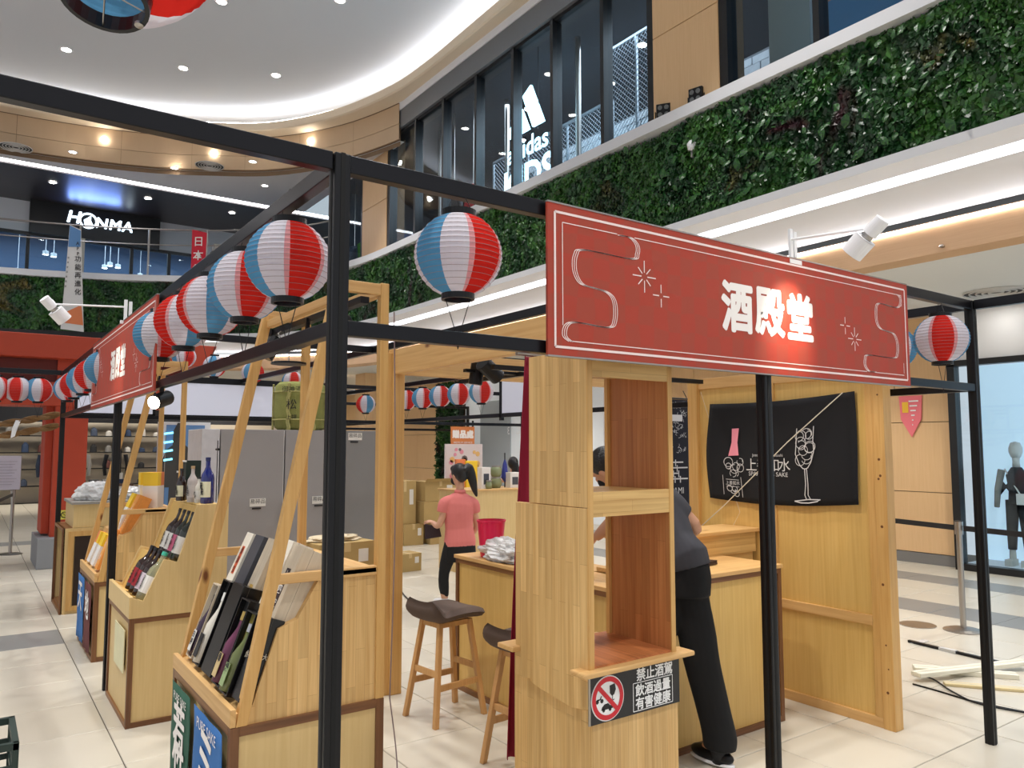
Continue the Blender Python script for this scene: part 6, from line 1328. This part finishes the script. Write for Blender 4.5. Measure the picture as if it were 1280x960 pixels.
stanchion((.62, 14.6, 0), 'grey barrier post under the white notice at far left'); stanchion((.25, 12.0, 0), 'steel barrier post at the far left edge'); belt((.25, 12.04, .94), (.62, 14.56, .94), 'black barrier belt at the far left', False)
pA = at(28, 570, 14.8*.84); t = thing('notice_stand', (.62, 14.55, .93), 'white notice sheet in a frame on the far left barrier post', 'notice'); part(t, 'sheet', MB().box(.28, .70, 14.5, 14.51, 1.02, 1.55), mat('notice_white', (206, 206, 222), .6)); part(t, 'frame', MB().box(.27, .71, 14.51, 14.52, 1.01, 1.56).box(.6, .64, 14.51, 14.54, .9, 1.02), CHROME)
m = MB(); 
for k in range(9): m.box(.33, .65-.03*(k % 3), 14.497, 14.5, 1.46-.045*k, 1.465-.045*k)
part(t, 'writing', m, mat('notice_grey', (150, 150, 166), .7))
# green crate cut by the left edge
t = thing('green_crate', (-.75, 4.2, 0), 'dark green plastic crate cut by the lower left edge', 'crate'); cz = onz(14, 960, 0)
GC_ = mat('crate_green', (34, 52, 46), .5); xa = X0 = .0
c0 = at(17, 895, 3.75); xr, yr = c0.x, c0.y; zt = c0.z
t.location = (xr-.25, yr-.2, 0)
m = MB()
for a_ in range(4): pass
for x in (xr-.5, xr-.02): 
    for y in (yr-.02, yr-.40): part(t, 'corner', MB().box(x, x+.025, y, y+.025, 0, zt), GC_, bevel=.003)
part(t, 'rim', MB().box(xr-.5, xr+.005, yr-.40, yr-.375, zt-.03, zt).box(xr-.5, xr+.005, yr-.02, yr+.005, zt-.03, zt).box(xr-.02, xr+.005, yr-.375, yr-.02, zt-.03, zt).box(xr-.5, xr-.475, yr-.375, yr-.02, zt-.03, zt), GC_)
m = MB()
for k in range(5):
    z = .03+k*(zt-.08)/5; m.box(xr-.015, xr+.0, yr-.375, yr-.02, z, z+.025); m.box(xr-.475, xr-.02, yr-.395, yr-.385, z, z+.025); m.box(xr-.475, xr-.02, yr-.015, yr-.005, z, z+.025)
part(t, 'side_slat', m, GC_, kind='stuff'); part(t, 'bottom', MB().box(xr-.49, xr, yr-.39, yr, 0, .015), GC_)
# hanging banners on the gallery edge
pT = at(88, 284, 17.2); pB_ = at(90, 412, 17.2)
t = thing('gallery_banner', (pB_.x, pB_.y, pB_.z), 'white app banner with black characters hanging from the far gallery', 'banner'); uu = Vector((_R[0], _R[1], 0)); 
def G(a, z): return Vector((pB_.x, pB_.y, 0))+uu*a+Vector((0, 0, z))
zt_, zb_ = at(88, 282, 17.2).z, at(88, 415, 17.2).z
m = MB(); m.add([G(-.26, zb_+.07), G(.27, zb_), G(.10, zt_-.1), G(-.16, zt_+.02)], [(0, 1, 2, 3)]); so = part(t, 'cloth', m, mat('banner_white', (224, 222, 220), .8)); so.modifiers.new('thick', 'SOLIDIFY').thickness = .004
nn = Vector((-_F[0], -_F[1], 0))*.01
m = MB(); m.add([G(-.25, zb_+.22)+nn, G(.255, zb_+.15)+nn, G(.19, zb_+.62)+nn, G(-.235, zb_+.42)+nn], [(0, 1, 2, 3)]); part(t, 'orange_panel', m, OR)
m = MB(); m.add([G(-.17, zt_-.5)+nn, G(.11, zt_-.5)+nn, G(.10, zt_-.12)+nn, G(-.155, zt_)+nn], [(0, 1, 2, 3)]); part(t, 'blue_panel', m, mat('banner_sky', (96, 140, 190), .8))
m = MB()
for k, ch in enumerate('APP功能再進化'): text(m, ch, .155 if k > 2 else .11, G(.045+.008*k, zt_-.42-(.12*k if k < 3 else .36+.19*(k-3)))+nn*1.6, uu, (0, 0, 1), offset=.01)
for k in range(7): text(m, '會員'[k % 2], .05, G(-.15-.006*k, zt_-.75-.11*k)+nn*1.6, uu, (0, 0, 1))
part(t, 'lettering', m, MATS['ink'])
pT = at(249, 290, 18.3); t = thing('gallery_banner', (pT.x, pT.y, 5.0), 'red vertical banner with white characters hanging from the far gallery', 'banner'); zt_, zb_ = at(249, 287, 18.3).z, at(249, 352, 18.3).z
def G(a, z): return Vector((pT.x, pT.y, 0))+uu*a+Vector((0, 0, z))
m = MB(); m.add([G(-.17, zb_-.5), G(.15, zb_-.5), G(.19, zt_-.08), G(-.17, zt_)], [(0, 1, 2, 3)]); so = part(t, 'cloth', m, mat('banner_red', (206, 36, 56), .8)); so.modifiers.new('thick', 'SOLIDIFY').thickness = .004
m = MB()
for k, ch in enumerate('日本祭'): text(m, ch, .26, G(.0, zt_-.30-.34*k)+nn*1.6, uu, (0, 0, 1), offset=.01)
part(t, 'lettering', m, PRINT2)
# ================================================================== floor clutter on the right
FOAM = mat('foam_strip', (228, 224, 206), .6)
def plank(a, b, w_, h_, m_, lb, z=0, name='foam_strip', cat='strip'):
    a = Vector(a); b = Vector(b); a.z = b.z = z+h_/2; t = thing(name, (a+b)/2, lb, cat); part(t, 'body', MB().bar(a, b, w_, h_), m_, bevel=.004)
    part(t, 'groove', MB().bar(a+Vector((0, 0, h_*.5)), b+Vector((0, 0, h_*.5)), w_*.2, .002), mat('foam_groove', (206, 202, 184), .7))
plank(onz(1142, 838), onz(1272, 848), .10, .035, FOAM, 'long cream foam strip on the floor at right, lowest one'); plank(onz(1145, 852), onz(1282, 836), .09, .03, FOAM, 'cream foam strip lying on top, slanting up to the right', .036); plank(onz(1180, 856), onz(1300, 866), .07, .02, mat('pale_batten', (214, 196, 150), .7), 'thin pale wooden batten in front of the foam strips', 0, 'batten', 'batten')
t = thing('black_profile', onz(1200, 818), 'thin black straight profile with clear tape on the floor at right', 'profile'); a, b = onz(1136, 803), onz(1262, 833); a.z = b.z = .012; part(t, 'body', MB().bar(a, b, .03, .02), BLACK); c_ = a+(b-a)*.42; part(t, 'tape', MB().bar(c_-(b-a).normalized()*.07, c_+(b-a).normalized()*.07, .045, .026), PLAS)
for k, pts in enumerate((((1141, 856), (1170, 864), (1210, 876), (1245, 884), (1290, 893)), ((1141, 845), (1165, 850), (1190, 866), (1225, 882), (1290, 894)))):
    q_ = [onz(*p) for p in pts]; 
    for v in q_: v.z = .006+.004*k
    solo('black_cable', MB().tube(smooth_path(q_, 6), .006, 6), BLACK, 'black cable on the floor at right, %s one' % ('front', 'rear')[k], 'cable')
t = thing('clear_card', onz(1152, 802), 'small clear plastic sleeve with black writing on the floor beside the profile', 'card'); c_ = onz(1150, 803); m = MB(); m.box(c_.x-.1, c_.x+.1, c_.y-.03, c_.y+.03, .002, .006); part(t, 'sleeve', m, PLAS)
q_ = [onz(510, 664), onz(530, 671), onz(555, 676), onz(575, 679)]; 
for v in q_: v.z = .02
solo('black_cable', MB().tube(smooth_path(q_, 6), .02, 6), BLACK, 'thick black cable on the floor behind the woman', 'cable')
q_ = [onz(500, 738), onz(508, 748), onz(520, 757), onz(528, 760)]
for v in q_: v.z = .01
solo('black_cable', MB().tube(smooth_path(q_, 6), .008, 6), BLACK, 'thin black cable on the floor by the timber post', 'cable')
solo('white_cable', MB().tube(smooth_path([(1.53, 3.07, .62), (1.54, 3.06, 1.4), (1.53, 3.075, 2.3)], 6), .003, 5).tube(smooth_path([(1.53, 3.07, .62), (1.56, 3.05, .3), (1.53, 3.07, .01)], 6), .003, 5), mat('cable_grey', (130, 110, 110), .6), 'thin cable running down the rear post of the near stand', 'cable')
# ================================================================== people
def ell(mb, c, rad, M=None, n=14):
    c = Vector(c); M = M or Matrix.Identity(3); vs = []; k2 = n*2
    for i in range(1, n):
        a = PI*i/n
        for j in range(k2): b = 2*PI*j/k2; vs.append(c+M @ Vector((rad[0]*math.sin(a)*math.cos(b), rad[1]*math.sin(a)*math.sin(b), rad[2]*math.cos(a))))
    vs += [c+M @ Vector((0, 0, rad[2])), c-M @ Vector((0, 0, rad[2]))]; T = len(vs)-2; fs = []
    for i in range(n-2):
        for j in range(k2): fs.append((i*k2+j, (i+1)*k2+j, (i+1)*k2+(j+1) % k2, i*k2+(j+1) % k2))
    for j in range(k2): fs.append((T, j, (j+1) % k2)); fs.append((T+1, (n-2)*k2+(j+1) % k2, (n-2)*k2+j))
    return mb.add(vs, fs)
def frame(fwd, up):
    f = Vector(fwd).normalized(); u = Vector(up); r = f.cross(u).normalized(); u = r.cross(f).normalized(); return Matrix((f, -r, u)).transposed()   # columns: forward, left, up
def limb(mb, pts, rad, n=16, flat=None):
    pts = smooth_path(pts, 4); m_ = len(pts); k = len(rad)
    rr_ = []
    for i in range(m_):
        t = i/(m_-1)*(k-1); a = min(int(t), k-2); w_ = t-a; r0, r1 = rad[a], rad[a+1]
        if isinstance(r0, tuple): rr_.append((r0[0]*(1-w_)+r1[0]*w_, r0[1]*(1-w_)+r1[1]*w_))
        else: rr_.append(r0*(1-w_)+r1*w_)
    return mb.tube(pts, rr_, n)
def torso(mb, rings, side, n=24):
    """rings: (centre, half width along side, half depth); side vector fixed"""
    vs = []; s_ = Vector(side).normalized(); C = [Vector(r[0]) for r in rings]
    for i, (c, a, b) in enumerate(rings):
        d = (C[min(i+1, len(C)-1)]-C[max(i-1, 0)]).normalized(); sd = (s_-d*s_.dot(d)).normalized(); fr = d.cross(sd).normalized()
        for k in range(n):
            an = 2*PI*k/n; ca, sa = math.cos(an), math.sin(an); e = 2/2.5
            vs.append(Vector(c)+sd*a*math.copysign(abs(ca)**e, ca)+fr*b*math.copysign(abs(sa)**e, sa))
    fs = [(i*n+k, i*n+(k+1) % n, (i+1)*n+(k+1) % n, (i+1)*n+k) for i in range(len(rings)-1) for k in range(n)]+[tuple(range(n))[::-1], tuple((len(rings)-1)*n+k for k in range(n))]
    return mb.add(vs, fs)
def fused(root, name, mb, m_, vox=.008, sm=6, label=None):
    o = part(root, name, mb, m_, label=label, smooth=True)
    r = o.modifiers.new('remesh', 'REMESH'); r.mode = 'VOXEL'; r.voxel_size = vox; r.use_smooth_shade = True
    s_ = o.modifiers.new('smooth', 'SMOOTH'); s_.iterations = sm; s_.factor = .5
    return o
def hand(mb, wrist, fwd, palm, s_=1.0, curl=.6, side=1):
    f = Vector(fwd).normalized(); pn = Vector(palm); pn = (pn-f*pn.dot(f)).normalized(); lt = f.cross(pn).normalized()*side; w_ = Vector(wrist)
    c = w_+f*.045*s_; ell(mb, c, (.050*s_, .040*s_, .016*s_), Matrix((f, lt, pn)).transposed(), 10)
    for k, L_ in enumerate((.068, .078, .072, .056)):
        b = w_+f*.08*s_+lt*(.030-.020*k)*s_; a1_ = curl*.5; a2_ = curl*1.3
        p1 = b+(f*math.cos(a1_)+pn*math.sin(a1_))*L_*.45*s_; p2 = p1+(f*math.cos(a2_)+pn*math.sin(a2_))*L_*.32*s_; p3 = p2+(f*math.cos(a2_*1.4)+pn*math.sin(a2_*1.4))*L_*.25*s_
        mb.tube([b-f*.02, p1, p2, p3], [.0095*s_, .0088*s_, .008*s_, .006*s_], 8)
    b = w_+f*.02*s_+lt*.026*s_; p1 = b+(f*.55+lt*.8+pn*.25).normalized()*.035*s_; p2 = p1+(f*.9+lt*.25+pn*.4).normalized()*.032*s_
    mb.tube([b-lt*.01, p1, p2], [.012*s_, .0105*s_, .008*s_], 8)
def headmesh(mb, c, fwd, up, s_=1.0):
    M = frame(fwd, up); c = Vector(c); P_ = lambda x, y, z: c+M @ Vector((x, y, z))*s_
    ell(mb, P_(-.01, 0, .025), (.095*s_, .075*s_, .092*s_), M); ell(mb, P_(.022, 0, -.035), (.068*s_, .056*s_, .075*s_), M); ell(mb, P_(.045, 0, -.085), (.03*s_, .03*s_, .025*s_), M)
    ell(mb, P_(.088, 0, -.022), (.018*s_, .012*s_, .022*s_), M, 8); ell(mb, P_(.085, 0, -.058), (.012*s_, .022*s_, .010*s_), M, 8)
    for q_ in (-1, 1): ell(mb, P_(0, .074*q_, -.01), (.02*s_, .009*s_, .03*s_), M, 8); ell(mb, P_(.078, .03*q_, .012), (.014*s_, .016*s_, .008*s_), M, 8)
    return P_, M
SKIN = mat('skin', (214, 164, 136), .55, noise=.03); HAIR = mat('hair_black', (18, 16, 18), .35, bump=.5, bscale=120)
# ---- woman in the pink polo shirt, seen from behind
D = 8.30
pw = thing('person', (4.25, 7.15, 0), 'woman in pink polo shirt and black leggings with a pony tail, seen from behind', 'person')
A_ = lambda px, py, d=0: at(px, py, D+d)
fl = A_(557, 755); gz = 0.0
Rv = Vector((_R[0], _R[1], 0)); Fv = Vector((_F[0], _F[1], 0)); face = (-Rv*.75+Fv*.66).normalized(); side = Vector((-face.y, face.x, 0))   # her left... side to image left/near
hipc = A_(575, 672); 
def foot_on(p): q = Vector(p); q.z = .05; return q
shl = A_(557, 626, -.06); shr = A_(591, 627, .04); nk = A_(575, 610)
hipL = A_(567, 676, -.03); hipR = A_(583, 676, .03); knL = A_(555, 716, -.02); ftL = foot_on(A_(556, 752)); knR = A_(580, 716, .06); ftR = foot_on(A_(584, 748))
elL = A_(549, 656, -.08); wrL = A_(541, 653, .0); elR = A_(596, 655, .08); wrR = A_(590, 668, .16)
b = MB(); shd = (shr-shl).normalized()
torso(b, [(hipc+Vector((0, 0, -.06)), .12, .09), (hipc, .155, .105), (A_(574, 655), .125, .09), (A_(573, 638), .14, .10), (A_(574, 626), .15, .09), (A_(574, 619), .08, .06)], shd)
limb(b, [nk+Vector((0, 0, -.06)), nk, A_(575, 603)], [.05, .045, .045])
P_, M_ = headmesh(b, A_(573, 594), face+Vector((0, 0, -.1)), (0, 0, 1), .96)
for h_, k_, f_ in ((hipL, knL, ftL), (hipR, knR, ftR)):
    limb(b, [h_, k_, f_+Vector((0, 0, .03))], [.085, .072, .052, .050, .034]); b.tube([f_+Vector((0, 0, .0)), f_+face*.15+Vector((0, 0, -.015))], [.036, .026], 12)
for s0, e0, w0 in ((shl, elL, wrL), (shr, elR, wrR)): limb(b, [s0+(shl+shr-2*s0)*.08, e0, w0], [.048, .040, .034, .030, .024])
hand(b, wrL, (wrL-elL), (0, 0, -1), .95, .9, 1); hand(b, wrR, (wrR-elR), face, .95, .6, -1)
fused(pw, 'body', b, SKIN, .0065, 4)
c = MB(); torso(c, [(A_(575, 684), .165, .118), (A_(575, 676), .170, .122), (A_(574, 660), .150, .108), (A_(573, 640), .158, .115), (A_(574, 629), .168, .105), (A_(574, 621), .135, .085), (A_(574, 616), .065, .06)], shd)
for s0, e0 in ((shl, elL), (shr, elR)): limb(c, [s0+(shl+shr-2*s0)*.22, s0+(e0-s0)*.12, s0+(e0-s0)*.48], [.066, .068, .060])
SH = mat('polo_pink', (226, 128, 124), .85, bump=.15, bscale=400); fused(pw, 'polo_shirt', c, SH, .008, 3)
c = MB(); c.tube([nk+Vector((0, 0, -.055)), nk+Vector((0, 0, -.018))], [.066, .056], 18); part(pw, 'collar', c, SH, smooth=True)
c = MB(); torso(c, [(A_(575, 686), .155, .115), (A_(575, 676), .165, .116), (A_(575, 668), .15, .11)], shd)
for h_, k_, f_ in ((hipL, knL, ftL), (hipR, knR, ftR)): limb(c, [h_, k_, f_+Vector((0, 0, .06))], [.095, .080, .058, .056, .040])
fused(pw, 'leggings', c, mat('legging_black', (16, 16, 20), .8), .008, 3)
c = MB()
torso(c, [(A_(575, 701), .165, .13), (A_(575, 690), .17, .126), (A_(575, 680), .165, .12)], shd); fused(pw, 'shorts', c, mat('shorts_black', (12, 12, 15), .85), .01, 3)
for f_ in (ftL, ftR):
    c = MB(); q = Vector((f_.x, f_.y, 0)); ell(c, q+face*.05+Vector((0, 0, .045)), (.125, .044, .04), frame(face, (0, 0, 1)), 10); c.tube([q+Vector((0, 0, .02)), q+Vector((0, 0, .09))], [.042, .040], 14); part(pw, 'shoe', c, WHITE, smooth=True)
c = MB(); M2 = frame(face, (0, 0, 1)); ell(c, P_(-.022, 0, .038), (.098, .084, .094), M2); ell(c, P_(-.055, 0, -.01), (.06, .07, .07), M2); ell(c, P_(.03, 0, .075), (.06, .066, .045), M2)
tie = P_(-.11, .0, .055); ell(c, tie, (.03, .03, .03), M2, 8)
tl = [tie, A_(586, 585, 0), A_(590, 598, 0), A_(593, 611, 0), A_(596, 621, 0)]; limb(c, tl, [.03, .05, .052, .045, .03, .008]); fused(pw, 'hair', c, HAIR, .006, 3)
c = MB(); ell(c, P_(.055, 0, -.055), (.042, .056, .05), M2, 10); part(pw, 'face_mask', c, mat('mask_black', (22, 22, 26), .8), smooth=True)
c = MB(); M3 = Matrix.Identity(3); bagc = A_(542, 665, .0); c.add([A_(531, 655, -.02), A_(549, 658, -.02), A_(552, 671, -.02), A_(531, 674, -.02), A_(532, 655, .05), A_(549, 658, .05), A_(552, 671, .05), A_(532, 674, .05)], [(0, 1, 2, 3), (7, 6, 5, 4), (0, 4, 5, 1), (1, 5, 6, 2), (2, 6, 7, 3), (3, 7, 4, 0)])
solo('dark_pouch', c, mat('pouch_dark', (46, 26, 32), .7), 'dark maroon pouch held in the left hand of the woman in pink', 'pouch', bevel=.008)
# ---- worker in dark tee and black trousers, leaning over the counter
D2 = 4.22
pm_ = thing('person', (3.35, 2.85, 0), 'worker in grey tee and black trousers leaning over the counter behind the cabinet', 'person')
A2 = lambda px, py, d=0: at(px, py, D2+d)
ft = at(900, 948, 4.24); ft.z = 0.03; face2 = (Fv*.75-Rv*.65).normalized()
hip2 = A2(852, 712, -.02); hR = A2(862, 728, -.02); hL = A2(840, 728, .03); kR = A2(877, 826, -.05); aR = A2(899, 925, .02); kL = at(812, 835, 4.15); aL = at(800, 925, 4.2); aL.z = .08
ch = A2(826, 655, .10); shR = A2(838, 628, .08); shL = A2(785, 628, .25); n2 = A2(786, 608, .22); hd = A2(758, 586, .26); el = A2(869, 661, .10); wr = A2(836, 671, .24)
b = MB(); sd2 = (shR-shL).normalized()
torso(b, [(hip2+Vector((0, 0, -.08)), .11, .08), (hip2, .13, .09), (A2(838, 685, .03), .13, .09), (ch, .15, .10), (A2(814, 632, .15), .165, .10), (A2(802, 618, .19), .10, .07)], sd2)
limb(b, [A2(806, 622, .18), n2, A2(772, 597, .24)], [.06, .055, .05]); hf = (-Rv*.6+Fv*.5+Vector((0, 0, -.5)))
P2, M4 = headmesh(b, hd, hf, (-Rv*.5+Vector((0, 0, .85))), 1.0)
for h_, k_, a_ in ((hR, kR, aR), (hL, kL, aL)): limb(b, [h_, k_, a_], [.072, .064, .045, .044, .034]); b.tube([a_+Vector((0, 0, -.02)), Vector((a_.x, a_.y, .045))+face2*.12], [.04, .03], 12)
wrL2 = A2(745, 672, .35); elL2 = A2(762, 655, .3)
for s0, e0, w0 in ((shR, el, wr), (shL, elL2, wrL2)): limb(b, [s0+(shL+shR-2*s0)*.06, s0+(e0-s0)*.15, e0, w0], [.052, .052, .043, .040, .036, .026]); hand(b, w0, (w0-e0), (0, 0, -1), 1.0, .7, 1)
fused(pm_, 'body', b, mat('skin_tan', (196, 146, 116), .5, noise=.03), .007, 4)
c = MB(); torso(c, [(A2(852, 713, -.02), .158, .125), (A2(848, 700, -.01), .168, .125), (A2(838, 682, .03), .142, .105), (ch, .160, .115), (A2(814, 634, .15), .178, .112), (A2(805, 621, .19), .12, .085), (A2(798, 615, .2), .07, .065)], sd2)
limb(c, [shR+(shL-shR)*.25, shR, shR+(el-shR)*.50], [.075, .072, .066]); limb(c, [shL+(shR-shL)*.25, shL, shL+(elL2-shL)*.55], [.075, .072, .066])
fused(pm_, 'tee_shirt', c, mat('tee_charcoal', (62, 62, 68), .9, noise=.05), .009, 3)
c = MB(); torso(c, [(hip2+Vector((0, 0, -.13)), .15, .12), (hip2+Vector((0, 0, -.04)), .156, .122), (A2(851, 704, -.02), .150, .115)], sd2)
lk = [A2(860, 735, -.01), A2(868, 775, -.02), A2(877, 826, -.03), A2(889, 875, .0), A2(899, 918, .02), A2(900, 936, .02)]
limb(c, lk, [.104, .100, .102, .094, .090, .088, .092, .084]); limb(c, [A2(842, 735, .03), kL, aL+Vector((0, 0, .05))], [.10, .09, .08, .076, .074])
fused(pm_, 'trousers', c, mat('trousers_black', (11, 11, 14), .9, bump=.2, bscale=18), .009, 3)
c = MB(); c.tube([A2(899, 930, .02), A2(900, 946, .02)], [.050, .05], 14); part(pm_, 'sock_cuff', c, mat('cuff_dark', (34, 34, 38), .7), smooth=True)
for a_ in (ft, Vector((aL.x, aL.y, .03))):
    c = MB(); q = Vector((a_.x, a_.y, 0)); ell(c, q+face2*.05+Vector((0, 0, .05)), (.135, .048, .045), frame(face2, (0, 0, 1)), 10); c.tube([q+Vector((0, 0, .02)), q+Vector((0, 0, .11))], [.048, .046], 14); sh_ = part(pm_, 'shoe', c, BLACK, smooth=True)
    c = MB(); ell(c, q+face2*.05+Vector((0, 0, .018)), (.14, .052, .016), frame(face2, (0, 0, 1)), 8); part(pm_, 'shoe_sole', c, WHITE, smooth=True)
c = MB(); ell(c, P2(-.02, 0, .035), (.1, .083, .095), M4); ell(c, P2(-.05, 0, -.02), (.06, .07, .06), M4); fused(pm_, 'hair', c, HAIR, .006, 3)
c = MB(); ell(c, P2(.055, 0, -.055), (.042, .056, .05), M4, 10); part(pm_, 'face_mask', c, MATS['mask_black'], smooth=True)
# ---- far woman with long hair behind the counter at the right
q = ony(641, 580, 11.5); pf = thing('person', (q.x, q.y, 0), 'distant person with long black hair in beige top, seen from behind', 'person')
b = MB(); z0 = q.z
torso(b, [((q.x, q.y, .9), .16, .1), ((q.x, q.y, 1.1), .13, .09), ((q.x, q.y, z0-.32), .19, .10), ((q.x, q.y, z0-.2), .08, .06)], (1, 0, 0)); headmesh(b, (q.x, q.y, z0), Fv, (0, 0, 1)); limb(b, [(q.x, q.y, z0-.22), (q.x, q.y, z0-.1), (q.x, q.y, z0-.06)], [.05, .05, .05])
for s_ in (-1, 1): limb(b, [(q.x+.09*s_, q.y, .92), (q.x+.1*s_, q.y, .5), (q.x+.1*s_, q.y, .03)], [.09, .06, .05]); limb(b, [(q.x+.17*s_, q.y, z0-.3), (q.x+.22*s_, q.y, 1.1), (q.x+.2*s_, q.y+.2, 1.0)], [.05, .04, .03]); hand(b, (q.x+.2*s_, q.y+.2, 1.0), (0, 1, 0), (0, 0, -1), 1, .6, s_)
fused(pf, 'body', b, SKIN, .01, 3)
c = MB(); torso(c, [((q.x, q.y, .85), .175, .12), ((q.x, q.y, 1.1), .15, .105), ((q.x, q.y, z0-.32), .205, .115), ((q.x, q.y, z0-.22), .12, .08)], (1, 0, 0)); fused(pf, 'top', c, mat('top_beige', (206, 178, 168), .9), .012, 3)
c = MB(); ell(c, (q.x, q.y-.01, z0+.02), (.095, .105, .12)); limb(c, [(q.x, q.y-.05, z0), (q.x, q.y-.09, z0-.15), (q.x, q.y-.10, z0-.3)], [(.1, .06), (.11, .05), (.09, .03)]); fused(pf, 'hair', c, HAIR, .01, 3)
c = MB(); 
for s_ in (-1, 1): limb(c, [(q.x+.09*s_, q.y, .95), (q.x+.1*s_, q.y, .5), (q.x+.1*s_, q.y, .08)], [.1, .075, .06])
fused(pf, 'trousers', c, BLACK, .012, 2)
